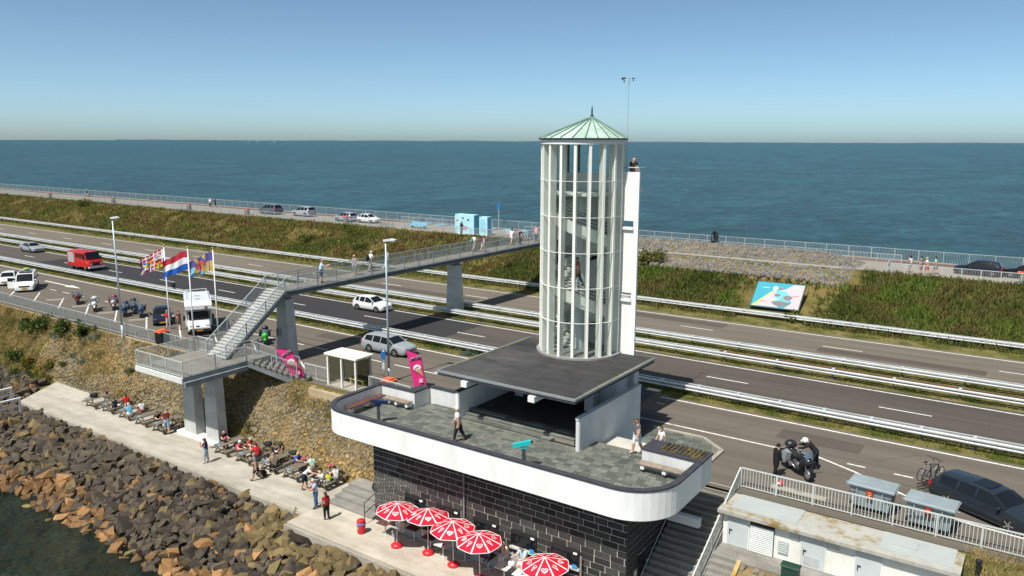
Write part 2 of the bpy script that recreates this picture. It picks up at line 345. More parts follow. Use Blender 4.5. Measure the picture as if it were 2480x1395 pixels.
# ================================================================== rubble rock slope
ROCKD = mat('basalt_rock', (.046, .038, .029), .85, 0, .3, .30, 2.2, .5, 9, rand=.45, stain=((.105, .075, .042), 1.4, .25))
ROCKO = mat('rusty_rock', (.27, .145, .058), .85, 0, .3, .30, 2.0, .5, 9, rand=.4, stain=((.10, .07, .04), 1.5, .25))
ROCKY = mat('lichen_rock', (.17, .125, .055), .85, 0, .3, .30, 2.0, .5, 9, rand=.35, stain=((.07, .055, .035), 1.2, .25))
ROCKG = mat('algae_rock', (.20, .17, .06), .8, 0, .4, .3, 2.0, .4, 9, rand=.4)
def rock_mesh(seed, m):
    rg = np.random.default_rng(seed); bm = bmesh.new()
    for c_ in [(a, b_, c) for a in (-1, 1) for b_ in (-1, 1) for c in (-1, 1)]+[tuple(rg.normal(size=3)*.8) for _ in range(10)]:
        d = np.array(c_)*rg.uniform(.5, 1.0, 3)*(.44, .34, .30); bm.verts.new(d)
    r = bmesh.ops.convex_hull(bm, input=bm.verts)
    for v in [v for v in bm.verts if not v.link_faces]: bm.verts.remove(v)
    bmesh.ops.recalc_face_normals(bm, faces=bm.faces)
    me = bpy.data.meshes.new('rock'); bm.to_mesh(me); bm.free(); me.materials.append(m); return me
def rock_field():
    base = obj('rock_revetment', None); base['kind'] = 'structure'
    g = MB(); g.loft([[(x, 19.4, -6.1), (x, (27.32 if x < -33.3 else 26.05), -4.66)] for x in (-130., -33.31, -33.29, -8.)], closed=False); g.add([(-130,27.3,-4.66),(-67.4,27.3,-4.66),(-70.2,31.9,-4.1),(-130,31.9,-4.1)], [(0,1,2,3)]); g.build('rubble_bed', LAKEBED, base, recalc=False)
    protos = {k: [rock_mesh(100*j+i, m) for i in range(9)] for j, (k, m) in enumerate((('d', ROCKD), ('o', ROCKO), ('y', ROCKY), ('g', ROCKG)))}
    rocks = []
    y = 16.8
    while y < 30.6:
        x = -80+random.random()
        while x < -17:
            lim = 27.2 if x < -33.4 else 25.85
            if x < -67.9: lim = min(30.6, 27.2+(-67.9-x)*1.5)
            if y < lim and x < -17.5 and not (y > 27.2 and x > -67.9):
                jx, jy = x+random.uniform(-.2, .2), y+random.uniform(-.2, .2)
                lim = min(lim, 27.2); zt = -4.42-(lim-jy)*.165 if jy > 20 else -4.42-(lim-20)*.165-(20-jy)*.33
                sz = random.uniform(.46, 1.0)*(1.25 if random.random() < .08 else 1)
                edge = 22.2+.8*math.sin(x*.35)+.6*math.sin(x*.11+2)-max(0, (x+40)*.03)
                if zt < -5.55: k = 'g'; zt -= .22
                elif jy < edge and random.random() < .8: k = 'o'
                elif (x > -36 and jy > 24.2 and random.random() < .75) or random.random() < .07: k = 'y'
                else: k = 'd' if random.random() < .93 else 'o'
                rot = (random.uniform(-.7, .7), random.uniform(-.7, .7), random.uniform(0, 6.28))
                rocks.append(((jx, jy, zt+random.uniform(-.2, .16)), rot, sz, k, random.randrange(9)))
            x += .43
        y += .37
    rank = sorted(range(len(rocks)), key=lambda i: -(rocks[i][2]/seen(rocks[i][0]) if seen(rocks[i][0]) > 0 and rocks[i][3] != 'g' else 0))
    single = set(rank[:300]); rest = {k: ([], [], 0) for k in 'doyg'}; V = {k: [] for k in 'doyg'}; F = {k: [] for k in 'doyg'}; C = dict.fromkeys('doyg', 0)
    for i, (p, rot, sz, k, vi) in enumerate(rocks):
        me = protos[k][vi]
        if i in single: obj('rock', me, base, None, p, rot, sz)
        else:
            a = np.empty(len(me.vertices)*3, np.float32); me.vertices.foreach_get('co', a); a = a.reshape(-1, 3)
            mt = Matrix.LocRotScale(Vector(p), __import__('mathutils').Euler(rot), Vector((sz,)*3)); a = a@np.array(mt.to_3x3()).T+np.array(p)
            V[k].append(a); t = np.array([list(f.vertices) for f in me.polygons]); F[k].append(t+C[k]); C[k] += len(a)
    for k, m in (('d', ROCKD), ('o', ROCKO), ('y', ROCKY), ('g', ROCKG)):
        if V[k]: obj('loose_rocks', quads_mesh('loose_rocks', np.vstack(V[k]), np.vstack(F[k]), m), base, 'stuff')
rock_field()
# ================================================================== set stones of the paved slopes
PSTONE = [mat('slope_stone_grey', (.215, .182, .132), .9, 0, .2, .3, 1.2, .6, 14, rand=.3, stain=((.29, .21, .10), .55, .25)),
          mat('slope_stone_ochre', (.34, .235, .105), .9, 0, .2, .3, 1.5, .6, 14, rand=.3, stain=((.34, .19, .06), .9, .2)),
          mat('slope_stone_dark', (.13, .115, .095), .9, 0, .2, .3, 1.5, .6, 14, rand=.3)]
def stone_mesh(seed, m):
    rg = np.random.default_rng(seed); n = 6; a = np.sort(np.linspace(0, 6.283, n, endpoint=False)+rg.uniform(-.25, .25, n))
    mb = MB(); rr = rg.uniform(.42, .52, n)
    mb.loft([[(r*math.cos(t)*s, r*math.sin(t)*s*.86, z+rg.uniform(-.05, .05)) for r, t in zip(rr, a)] for s, z in ((1, -.35), (1, .12), (.72, .30))], True, True)
    me = mb.mesh('paving_stone', m); return me
SLOPE_ROT = math.atan2(3.85, 3.7)
def stone_slope():
    base = obj('stone_slope', None); base['kind'] = 'structure'
    g = MB(); g.loft([[(x, 31.72, -4.035), (x, 35.38, -.185)] for x in (-76., -50, -29.2)], closed=False); g.build('slope_bed', STONEBED, base, recalc=False)
    protos = [[stone_mesh(7*j+i, m) for i in range(5)] for j, m in enumerate(PSTONE)]
    L = []; s = .15; row = 0
    while s < 5.25:
        x = -75+(.15 if row % 2 else 0)
        while x < -29.3:
            y = 31.7+s*math.cos(SLOPE_ROT)*1.0; z = slope_z(y)-.03
            nz = math.sin(x*.31+s)+math.sin(x*.13-s*.7)+random.uniform(-.9, .9)
            veg = math.sin(x*.4+s*1.1)+.6*math.sin(x*.9-s)+(.9 if x < -66 else 0)+(.8 if s > 3.6 else 0)
            if not (veg > 1.25 and random.random() < .75):
                c = 1 if nz > 1.0-max(0, (x+48)*.04) else (2 if nz < -1.2 else 0)
                dj = random.uniform(-.085, .085); L.append(((x+random.uniform(-.10, .10), y+dj, z+dj*1.04+random.uniform(-.03, .04)), (SLOPE_ROT+random.uniform(-.16, .16), random.uniform(-.16, .16), random.uniform(0, 6.28)), random.uniform(.24, .37), c, random.randrange(5)))
            x += .31
        s += .27; row += 1
    rank = sorted(range(len(L)), key=lambda i: seen(L[i][0]) if seen(L[i][0]) > 0 else 1e9); single = set(rank[:300])
    from mathutils import Euler
    V = [[], [], []]; F = [[], [], []]; C = [0, 0, 0]
    for i, (p, rot, sz, c, vi) in enumerate(L):
        me = protos[c][vi]
        if i in single: obj('paving_stone', me, base, None, p, rot, sz); continue
        a = np.array([v.co[:] for v in me.vertices])@np.array(Euler(rot).to_matrix()*sz).T+np.array(p)
        V[c].append(a)
        for f in me.polygons:
            vs = list(f.vertices)
            for k in range(1, len(vs)-1): F[c].append((vs[0]+C[c], vs[k]+C[c], vs[k+1]+C[c]))
        C[c] += len(a)
    for c in range(3): obj('set_stones', quads_mesh('set_stones', np.vstack(V[c]), np.array(F[c]), PSTONE[c]), base, 'stuff')
stone_slope()
# pitched stone bank beside the statue on the crest
def stone_bank():
    base = obj('stone_bank', None); base['kind'] = 'structure'
    prof = lambda x: max(0, min(1, (x+46)/3, (-15.5-x)/5))
    def hz(x, y):
        t = prof(x); zz = inner_z(y) if y < EMBT else 3.95
        top = 3.1+min(1, (y-81.)/8.2)*1.75
        return max(zz-.02, (zz-.1)*(1-t)+top*t) if y > 81 else zz-.05
    g = MB(); xs = np.linspace(-46.5, -14.5, 40); ys = np.linspace(80.8, 90.6, 14)
    g.loft([[(x, y, hz(x, y) if y < 90.2 else 3.9) for y in ys] for x in xs], closed=False); g.build('bank_bed', STONEBED, base, recalc=False)
    st = mat('bank_stone', (.185, .175, .16), .9, 0, .2, .4, 1.3, .6, 12)
    V = []; F = []; c = 0; me = [stone_mesh(900+i, st) for i in range(6)]
    y = 81.1
    while y < 90.2:
        x = -46
        while x < -15:
            if prof(x) > .15 and random.random() < .93:
                m = random.choice(me); sz = random.uniform(.26, .46); a = random.uniform(0, 6.28); ca, sa = math.cos(a)*sz, math.sin(a)*sz
                co = np.array([v.co[:] for v in m.vertices]); co = np.c_[co[:, 0]*ca-co[:, 1]*sa, co[:, 0]*sa+co[:, 1]*ca, co[:, 2]*sz]+(x+random.uniform(-.2, .2), y+random.uniform(-.16, .16), hz(x, y)+random.uniform(-.03, .05))
                V.append(co)
                for f in m.polygons:
                    vs = list(f.vertices)
                    for k in range(1, len(vs)-1): F.append((vs[0]+c, vs[k]+c, vs[k+1]+c))
                c += len(co)
            x += .36
        y += .31
    obj('set_stones', quads_mesh('set_stones', np.vstack(V), np.array(F), st), base, 'stuff')
stone_bank()
# ================================================================== grass (uncountable) and shrubs
def tufts(name, pts, m, h0, h1, wd, blades=5, lean=.45, spread=.16, parent=None):
    pts = np.asarray(pts, float); n = len(pts); k = n*blades
    b = np.repeat(pts, blades, 0); b[:, :2] += RNG.normal(0, spread, (k, 2))
    a = RNG.uniform(0, 6.283, k); h = RNG.uniform(h0, h1, k)*np.repeat(RNG.uniform(.6, 1.35, n), blades)
    dx, dy = np.cos(a)*wd/2, np.sin(a)*wd/2; la = RNG.uniform(0, 6.283, k); ln = RNG.uniform(0, lean, k)*h
    V = np.empty((k, 3, 3)); V[:, 0] = b+np.c_[-dx, -dy, np.full(k, -.03)]; V[:, 1] = b+np.c_[dx, dy, np.full(k, -.03)]; V[:, 2] = b+np.c_[np.cos(la)*ln, np.sin(la)*ln, h]
    o = obj(name, quads_mesh(name, V.reshape(-1, 3), np.arange(k*3).reshape(-1, 3), m), parent); o['kind'] = 'stuff'
    if parent is None: o['label'] = name.replace('_', ' ')+' growing on the dike'; o['category'] = 'grass'
    return o
def scatter(n, x0, x1, y0, y1, zf, bias=None):
    out = []
    while len(out) < n:
        x = x0+(x1-x0)*(random.random()**(bias or 1) if bias else random.random()); y = random.uniform(y0, y1)
        out.append((x, y, zf(x, y)))
    return out
iz = lambda x, y: inner_z(y) if y < EMBT else 3.95
P1 = [p for p in scatter(30000, -55, -235, 73.6, 84.3, iz, 1.3)]
t = tufts('embankment_grass', P1, EMB, .14, .50, .20, 6, .9, .24); t['label'] = 'rough green and straw grass on the inner dike slope left of the tower'
P2 = [p for p in scatter(24000, -55, 12, 73.8, 84.3, iz) if not (p[0] > -46 and p[0] < -15 and p[1] > 81.3) and not (-26.5 < p[0] < -16.5 and p[1] > 74.6 and p[1] < 82 and random.random() < .85) and not (-25 < p[0] < -18 and p[1] < 79)]
t = tufts('embankment_scrub', P2, EMB_R, .14, .50, .20, 6, .9, .24); t['label'] = 'dense green scrub on the inner dike slope right of the tower'
P3 = scatter(14000, -150, 5, 47.65, 49.2, lambda x, y: -.01)+scatter(15000, -150, 5, 57.5, 62.7, lambda x, y: -.01)+scatter(3500, -150, 5, 71.7, 73.6, lambda x, y: -.01)
t = tufts('verge_grass', P3, VERGEG, .05, .16, .07, 5, .6, .12); t['label'] = 'short grass on the verges and median strip of the road'
P4 = []
for _ in range(46000):
    x = random.uniform(-92, -29.6); y = random.uniform(31.9, 35.5); s = (y-31.7)*1.44
    veg = math.sin(x*.4+s*1.1)+.6*math.sin(x*.9-s)+(1.3 if x < -66 else 0)+(.8 if s > 3.6 else 0)
    if random.random() < (.75 if veg > 1.1 else (.16 if veg < .2 else .34)): P4.append((x, y, slope_z(y)+.03))
t = tufts('slope_grass', P4, DRYG, .04, .13, .08, 5, 1.0, .10); t['label'] = 'dry tufts of grass between the stones of the lake side slope'
def bush_mesh(seed, n, lw, m):
    rg = np.random.default_rng(seed); cl = rg.normal(0, .33, (14, 3)); cl[:, 2] = np.abs(cl[:, 2])*.9+.15
    c = cl[rg.integers(0, 14, n)]+rg.normal(0, .13, (n, 3)); c[:, 2] = np.maximum(c[:, 2], .02)
    u = rg.normal(size=(n, 3)); u /= np.linalg.norm(u, axis=1)[:, None]; v = np.cross(u, rg.normal(size=(n, 3))); v /= np.linalg.norm(v, axis=1)[:, None]
    s = (lw*rg.uniform(.6, 1.4, n))[:, None]
    V = np.stack([c-u*s, c+v*s*.5, c+u*s, c-v*s*.5], 1).reshape(-1, 3)
    return quads_mesh('foliage', V, np.arange(n*4).reshape(-1, 4), m)
STEM = mat('shrub_stem', (.10, .07, .04), .9)
BUSH = [bush_mesh(1, 700, .085, SHRUBG), bush_mesh(2, 650, .085, SHRUBG), bush_mesh(3, 500, .075, SHRUBB), bush_mesh(4, 600, .075, FLOWERY), bush_mesh(5, 800, .09, EMB_R)]
stemm = MB()
for k in range(5):
    a = k*1.26; stemm.tube((0,0,-.15), (.28*math.cos(a), .28*math.sin(a), .55), .025, .008, 5)
stemme = stemm.mesh('stem', STEM)
def shrub(label, p, kind, s, group=None, sz=None):
    t = thing('shrub', label, 'shrub', p, random.uniform(0, 6), group)
    obj('foliage', BUSH[kind], t, scale=(s, s, s*(sz or .8))); obj('stem', stemme, t, scale=s); return t
def on(x, y): return (x, y, slope_z(y))
shrub('large dark green shrub on the stone slope at the left edge, below the fence', on(-79., 34.6), 0, 2.2)
shrub('bushy green shrub next to the largest dark shrub on the slope', on(-74.5, 34.8), 1, 1.8)
shrub('green shrub under the parked motorcycles, close to the fence', on(-71.2, 35.0), 1, 1.4)
shrub('pale bluish shrub under the fence left of the tall lamp post', on(-68.9, 34.9), 2, .95)
shrub('silvery blue shrub in the middle of the slope at far left', on(-75.5, 34.3), 2, .9)
shrub('small bluish shrub low on the slope, lower of the pale pair', on(-68.4, 33.3), 2, .75)
shrub('bluish green shrub beside the small pale shrub on the stones', on(-70.3, 33.4), 2, .7)
shrub('round dark shrub low on the stone slope above the quay corner', on(-70.8, 32.8), 0, .65)
shrub('small green shrub on the slope left of the landing', on(-61.3, 33.6), 0, .7)
shrub('low green shrub in the bed beside the flag poles', on(-57.3, 34.9), 1, .9)
shrub('green shrub at the foot of the middle flag pole', on(-54.6, 34.6), 0, .9)
shrub('yellow flowering bush behind the end of the quay', on(-72.5, 32.2), 3, 1.2)
shrub('yellow and green bush at the left end of the quay', on(-75.5, 32.), 3, 1.5)
shrub('dark bush above the white railing at far left', on(-78.5, 32.3), 0, 1.6)
shrub('leafy green plant at the foot of the black block wall', (-30.6, 31.9, -3.95), 1, .75)
shrub('small green plant beside the sail banner next to the bus shelter', (-42.3, 36.0, -.1), 1, .45)
shrub('grey green thistle growing under the near crash barrier', (-37.2, 47.85, 0.), 2, .7)
shrub('dark rounded bush on the dike slope right beside the tower', (-37.2, 82., 3.2), 4, 2.3)
shrub('low green bush on the slope left of the map board', (-28.2, 79.4, 2.0), 4, 1.3)
shrub('low bush behind the crash barrier under the map board', (-19.4, 74.8, .2), 4, 1.2)
shrub('round green bush half way up the far slope, right of the streetlight', (-80., 78.5, 1.7), 0, 1.5)
shrub('dark bush at the top of the far slope under the red litter bins', (-163., 83., 3.5), 4, 2.0)
shrub('reddish scrub bush on the dike slope under the silver cars', (-92., 79., 1.9), 4, 1.8)
P5 = [(x, y, -4.45+(y-27.3)*.1) for x, y in ((random.uniform(-95, -70.5), random.uniform(28., 31.9)) for _ in range(2600))]
t = tufts('shore_grass', P5, VERGEG, .1, .45, .07, 5, .7, .12); t['label'] = 'rough green grass beyond the left end of the quay'
shrub('green bush beyond the quay end at the left picture edge', (-74.8, 30.4, -4.3), 1, 1.3); shrub('yellowish bush right at the quay corner, far left', (-71.4, 31.3, -4.2), 3, 1.1); shrub('dark green bush between rocks and white railing', (-71.6, 28.8, -4.4), 0, .9)
# ================================================================== the monument
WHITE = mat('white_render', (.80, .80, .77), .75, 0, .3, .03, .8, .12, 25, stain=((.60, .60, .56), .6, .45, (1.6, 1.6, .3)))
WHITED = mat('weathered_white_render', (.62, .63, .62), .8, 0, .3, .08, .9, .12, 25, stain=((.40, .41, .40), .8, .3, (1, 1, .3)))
CREAM = mat('cream_metal_frame', (.85, .84, .77), .5, 0, .4, .03, 1)
COPING = mat('dark_coping', (.045, .045, .055), .7, 0, .3, .25, 2, .2, 12)
BITUMEN = mat('bitumen_roofing', (.040, .039, .039), .8, 0, .3, .3, .8, .3, 6, stain=((.115, .11, .105), .3, .3, (.45, 1, 1)))
TRIM = mat('roof_edge_metal', (.42, .44, .44), .45, .6, .5, .1, 2)
MORTAR = mat('pale_mortar', (.50, .47, .41), .95, 0, .1, .15, 2)
BLOCK = mat('black_stone_block', (.040, .038, .035), .8, 0, .3, .35, 5, .5, 18, rand=.45)
BLOCKW = mat('lime_streaked_block', (.035, .033, .031), .85, 0, .3, .3, 5, .5, 18, rand=.3, stain=((.20, .19, .17), 6, .12, (1.6, 1, .5)))
SLATE = mat('grey_green_slate', (.125, .136, .116), .75, 0, .4, .22, 2.5, .25, 16, rand=.42, stain=((.16, .158, .13), .9, .4))
SLATEB = m_concrete('slate_joint', (.19, .18, .15), (.12, .12, .10))
COPPER = mat('verdigris_copper', (.43, .55, .48), .7, .1, .3, .14, 1.5, .15, 14, rand=.12, stain=((.24, .34, .29), 1.6, .3))
COPDK = mat('dark_verdigris_seam', (.16, .25, .20), .7, .1, .3, .2, 3)
DARK = mat('dark_metal', (.03, .032, .036), .5, .4, .5)
DARKIN = mat('dark_interior', (.03, .03, .03), .9)
OLDWOOD = mat('weathered_bench_wood', (.30, .245, .19), .85, 0, .2, .3, 3, .4, 20, stain=((.12, .075, .055), 3, .25, (.15, 2, 2)))
REDWOOD = mat('reddish_bench_wood', (.15, .062, .045), .8, 0, .2, .25, 3, .4, 20)
LICHEN = mat('lichen_crusted_coping', (.05, .045, .035), .9, 0, .2, .3, 3, .5, 15, stain=((.15, .115, .035), 2.6, .15))
CABLE = mat('grey_steel', (.46, .50, .50), .5, .35, .5, .1, 3)
def m_glass(name, tint, refl=.06):
    m, n, l, b = new_mat(name); n.remove(b)
    t = n.new('ShaderNodeBsdfTransparent'); t.inputs[0].default_value = (*tint, 1)
    gl = n.new('ShaderNodeBsdfGlossy'); gl.inputs['Roughness'].default_value = .03
    fr = n.new('ShaderNodeLayerWeight'); fr.inputs[0].default_value = .18; pw = n.new('ShaderNodeMath'); pw.operation = 'MULTIPLY_ADD'; l.new(fr.outputs['Fresnel'], pw.inputs[0]); pw.inputs[1].default_value = .45; pw.inputs[2].default_value = .01
    mx = n.new('ShaderNodeMixShader'); l.new(pw.outputs[0], mx.inputs[0]); l.new(t.outputs[0], mx.inputs[1]); l.new(gl.outputs[0], mx.inputs[2])
    l.new(mx.outputs[0], n['Material Output'].inputs[0]); return m
GLASS = m_glass('tower_glass', (.90, .94, .92)); SHGLASS = m_glass('shelter_glass', (.62, .64, .58))
BLKGLASS = mat('dark_window_glass', (.010, .012, .015), .08, 0, .35, .02)
T = thing('monument_building', 'white observation tower and terrace building with black stone block base', 'monument', (-22.65, 35., -4.))
def part(name, mb, m, par=T, **k):
    o = mb.build(name, m, par, **k)
    if par is T: o.location = -T.location
    return o
TZ = 1.5
# terrace slab and its outline
def arc(cx, cy, r, a0, a1, n=10): return [(cx+r*math.cos(R(a0+(a1-a0)*k/n)), cy+r*math.sin(R(a0+(a1-a0)*k/n))) for k in range(n+1)]
def outline(o):
    return [(-32.15-o, 32.65)]+arc(-30.35, 29.75, 1.8+o, 180, 270)+arc(-14.2, 30.05, 2.1+o, 270, 360)+[(-12.1+o, 32.5)]
floor_poly = outline(-.1)+[(-12.2,34.3),(-18.4,34.3),(-18.4,33.),(-26.2,33.),(-26.2,34.2),(-29.4,34.2),(-29.4,32.6)]
b = MB(); b.prism(floor_poly, 1.16, TZ-.035); fl = part('terrace_floor', b, SLATEB)
def inside(x, y, poly):
    c = False; j = len(poly)-1
    for i in range(len(poly)):
        (xi, yi), (xj, yj) = poly[i], poly[j]
        if (yi > y) != (yj > y) and x < (xj-xi)*(y-yi)/(yj-yi)+xi: c = not c
        j = i
    return c
tiles = []; y = 27.95
while y < 34.4:
    d = random.choice((.27, .31, .36)); x = -32.2-random.random()*.3
    while x < -12.:
        ln = random.choice((.28, .36, .44, .52, .6)); cx, cy = x+ln/2, y+d/2
        if all(inside(cx+sx*ln*.49, cy+sy*d*.49, floor_poly) for sx in (-1, 1) for sy in (-1, 1)): tiles.append((cx, cy, ln-.018, d-.018))
        x += ln
    y += d
unit = MB(); unit.box(-.5, .5, -.5, .5, -.5, .5); tile_me = unit.mesh('floor_tile', SLATE)
order = sorted(range(len(tiles)), key=lambda i: seen((tiles[i][0], tiles[i][1], TZ)) if seen((tiles[i][0], tiles[i][1], TZ)) > 0 else 1e9)
rest = MB(); SL3 = [mat('slate_shade_%d' % k, c, .75, 0, .4, .22, 2.5, .25, 16) for k, c in enumerate(((.095, .105, .092), (.128, .138, .118), (.16, .163, .136)))]
for r_, i in enumerate(order):
    cx, cy, ln, d = tiles[i]; dz = random.uniform(-.004, .004)
    if r_ < 300: obj('floor_tile', tile_me, fl, loc=(cx, cy, TZ-.02+dz), scale=(ln, d, .04))
    else: rest.box(cx-ln/2, cx+ln/2, cy-d/2, cy+d/2, TZ-.04+dz, TZ+dz, random.randrange(3))
rest.build('floor_tiles', SL3, fl, kind='stuff')
for x0, y0, x1, y1 in ((-24.9,29.9,-22.9,29.95),(-20.3,29.55,-18.5,29.6)):
    b = MB(); b.bar((x0, y0, TZ+.006), (x1, y1, TZ+.006), .1, .02); b.build('drain_strip', mat('pink_drain_stone', (.42, .30, .22), .8), fl)
# parapet with its dark coping
out, inn = outline(.12), outline(-.10)
b = MB(); b.loft([[(x0,y0,1.15),(x0,y0,2.44),(x1,y1,2.44),(x1,y1,1.15)] for (x0,y0),(x1,y1) in zip(out, inn)], True, True); par = part('parapet', b, WHITE)
o2, i2 = outline(.15), outline(-.15)
b = MB(); b.loft([[(x0,y0,2.441),(x0,y0,2.52),(x1,y1,2.52),(x1,y1,2.441)] for (x0,y0),(x1,y1) in zip(o2, i2)], True, True); b.build('coping', COPING, par)
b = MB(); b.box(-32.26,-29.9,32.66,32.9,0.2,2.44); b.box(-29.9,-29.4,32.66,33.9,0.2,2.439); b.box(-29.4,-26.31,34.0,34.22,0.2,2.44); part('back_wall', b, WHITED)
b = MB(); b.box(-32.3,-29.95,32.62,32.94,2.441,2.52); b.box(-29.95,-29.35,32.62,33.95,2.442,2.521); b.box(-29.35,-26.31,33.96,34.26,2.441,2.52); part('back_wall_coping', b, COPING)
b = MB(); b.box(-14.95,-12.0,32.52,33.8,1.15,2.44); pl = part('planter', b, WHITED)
b = MB(); b.box(-15.0,-11.95,32.48,33.84,2.441,2.52); b.build('coping', COPING, pl)
b = MB(); b.box(-14.2,-12.15,32.75,33.72,2.521,2.56)
for k in range(9): b.box(-14.1+k*.22,-14.0+k*.22,32.8,33.68,2.561,2.60+random.random()*.03)
b.build('crusted_grating', LICHEN, pl)
# hall: side walls, steps, floor, piers
for x0, x1, y1, z0 in ((-26.3,-26.05,41.,TZ),(-18.62,-18.37,39.5,-.2)):
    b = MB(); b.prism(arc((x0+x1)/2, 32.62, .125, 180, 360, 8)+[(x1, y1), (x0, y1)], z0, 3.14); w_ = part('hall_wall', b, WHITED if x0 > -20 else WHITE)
    b = MB(); b.prism(arc((x0+x1)/2, 32.6, .15, 180, 360, 8)+[(x1+.025, y1), (x0-.025, y1)], 3.141, 3.22); b.build('coping', COPING if x0 < -20 else WHITED, w_)
for k, (yy, x1) in enumerate(((32.78,-20.2),(33.12,-19.),(33.46,-18.63))):
    b = MB(); b.box(-26.04, x1, yy, 33.9 if k < 2 else 43., TZ-.03+.004*k, TZ+.15*(k+1)-.05)
    st = part('hall_step' if k < 2 else 'hall_floor', b, STEPC if k < 2 else mat('dark_hall_floor', (.06, .06, .058), .7, 0, .3, .2, 2))
    n = 9; ww = (x1+26.04)/n
    for j in range(n):
        b = MB(); b.box(-26.04+j*ww+.006, -26.04+(j+1)*ww-.006, yy-.03, yy+.36, TZ+.15*(k+1)-.048, TZ+.15*(k+1)); b.build('tread_slab', SLATE, st)
for x, y in ((-19.85,41.4),(-20.3,37.2),(-25.4,41.4),(-25.,37.2)):
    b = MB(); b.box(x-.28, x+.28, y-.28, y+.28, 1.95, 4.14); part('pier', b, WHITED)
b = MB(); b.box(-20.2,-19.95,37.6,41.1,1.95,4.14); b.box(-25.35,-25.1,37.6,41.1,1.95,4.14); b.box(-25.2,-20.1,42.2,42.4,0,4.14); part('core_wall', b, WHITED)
b = MB(); b.box(-24.6,-20.7,37.0,37.12,1.95,3.5); part('dark_glazed_screen', b, BLKGLASS)
for x in (-25.05, -20.75):
    b = MB(); b.box(x-.19, x+.19, 31.72, 38., 3.84, 4.145); part('roof_beam', b, WHITE)
# canopy roof
b = MB(); b.box(-27.,-18.3,31.9,41.05,4.15,4.36); b.box(-25.4,-20.4,41.05,42.1,4.15,4.355); can = part('canopy_roof', b, COPING)
b = MB(); b.box(-26.93,-18.37,31.97,41.0,4.361,4.39); b.build('bitumen_sheet', BITUMEN, can)
b = MB()
for k in range(1, 9): b.box(-26.9,-18.4,31.97+k*1.0,32.0+k*1.0,4.3905,4.397)
b.build('sheet_seam', BITUMEN, can)
b = MB(); b.box(-27.03,-18.27,31.86,31.965,4.30,4.42); b.box(-27.03,-26.935,31.966,41.08,4.30,4.42); b.box(-18.365,-18.27,31.966,41.08,4.30,4.42); b.build('edge_trim', TRIM, can)
for x0_ in (-26.92, -18.5):
    b = MB(); b.box(x0_, x0_+.1, 33., 40.8, 4.391, 4.403); b.build('moss_strip', mat('yellow_moss', (.12, .11, .05), .95, 0, .1, .4, 4), can)
# tower
C = Vector((-22.9, 40.3, 0)); TR = 2.42; BACK = 41.85
angs = [-70.4+20*k for k in range(-7, 6)]
def ring_out(r, n=5):
    a1 = math.degrees(math.asin((BACK-C.y)/r)); return [(C.x+r*math.cos(R(a)), C.y+r*math.sin(R(a))) for a in np.linspace(-180-a1, a1, 49)]
def ringwall(r0, r1, z0, z1): 
    o_, i_ = ring_out(r0), ring_out(r1); b = MB()
    b.loft([[(x0,y0,z0),(x0,y0,z1),(x1,y1,z1),(x1,y1,z0)] for (x0,y0),(x1,y1) in zip(o_+[o_[0]], i_+[i_[0]])], True); return b
b = MB(); b.prism(ring_out(TR+.16), 4.391, 4.5); tb = part('tower_base', b, mat('lead_flashing', (.30, .30, .28), .7, .2, .4, .25, 4))
fin = MB(); fin.box(TR-.44, TR, -.075, .075, 4.5, 16.6); fin_me = fin.mesh('mullion', CREAM)
pane = MB(); a = R(9.9); ro = TR-.045
pane.add([(ro*math.cos(-a), ro*math.sin(-a), 0), (ro*math.cos(a), ro*math.sin(a), 0), (ro*math.cos(a), ro*math.sin(a), 1.98), (ro*math.cos(-a), ro*math.sin(-a), 1.98)], [(0,1,2,3)]); pane_me = pane.mesh('window_pane', GLASS, recalc=False)
tr = MB(); rr = TR-.005
tr.loft([[(rr*math.cos(t), rr*math.sin(t), z) if i < 2 else ((rr-.06)*math.cos(t), (rr-.06)*math.sin(t), z) for i, z in enumerate((-.011, .011, .011, -.011))] for t in (-a, 0, a)], True, True); tr_me = tr.mesh('transom', CREAM)
gz = part('tower_frame', ringwall(TR+.05, TR-.55, 16.6, 16.86), WHITE)
for k, an in enumerate(angs):
    obj('mullion', fin_me, gz, loc=C, rz=R(an))
    if k < len(angs)-1:
        for j in range(6):
            obj('window_pane', pane_me, gz, loc=C+Vector((0, 0, 4.52+2.015*j)), rz=R(an+10))
            if j: obj('transom', tr_me, gz, loc=C+Vector((0, 0, 4.5+2.015*j)), rz=R(an+10))
b = ringwall(TR+.16, TR-.1, 16.861, 16.93); part('gutter', b, DARK)
ro_ = ring_out(TR+.09); APEX = (-22.75, 41.0, 18.15)
b = MB(); b.prism(ring_out(TR+.06), 16.87, 16.935); roof = part('tower_roof', b, COPDK)
groups = [ro_[i:i+4] for i in range(0, 48, 3)]+[[ro_[48], ro_[0]]]
for gk in groups:
    b = MB(); n = len(gk); b.add([(*p, 16.94) for p in gk]+[APEX], [(i, i+1, n) for i in range(n-1)]); b.build('roof_panel', COPPER, roof, recalc=False)
    b = MB(); b.bar((*gk[0], 16.96), (APEX[0], APEX[1], APEX[2]+.02), .055, .07); b.build('roof_seam', COPDK, roof)
b = MB(); b.lathe([(.14,18.05),(.10,18.22),(.05,18.3),(.045,18.62),(.02,18.66),(.02,18.8)], 10, (APEX[0], APEX[1], 0)); b.build('finial', DARK, roof, smooth=True)
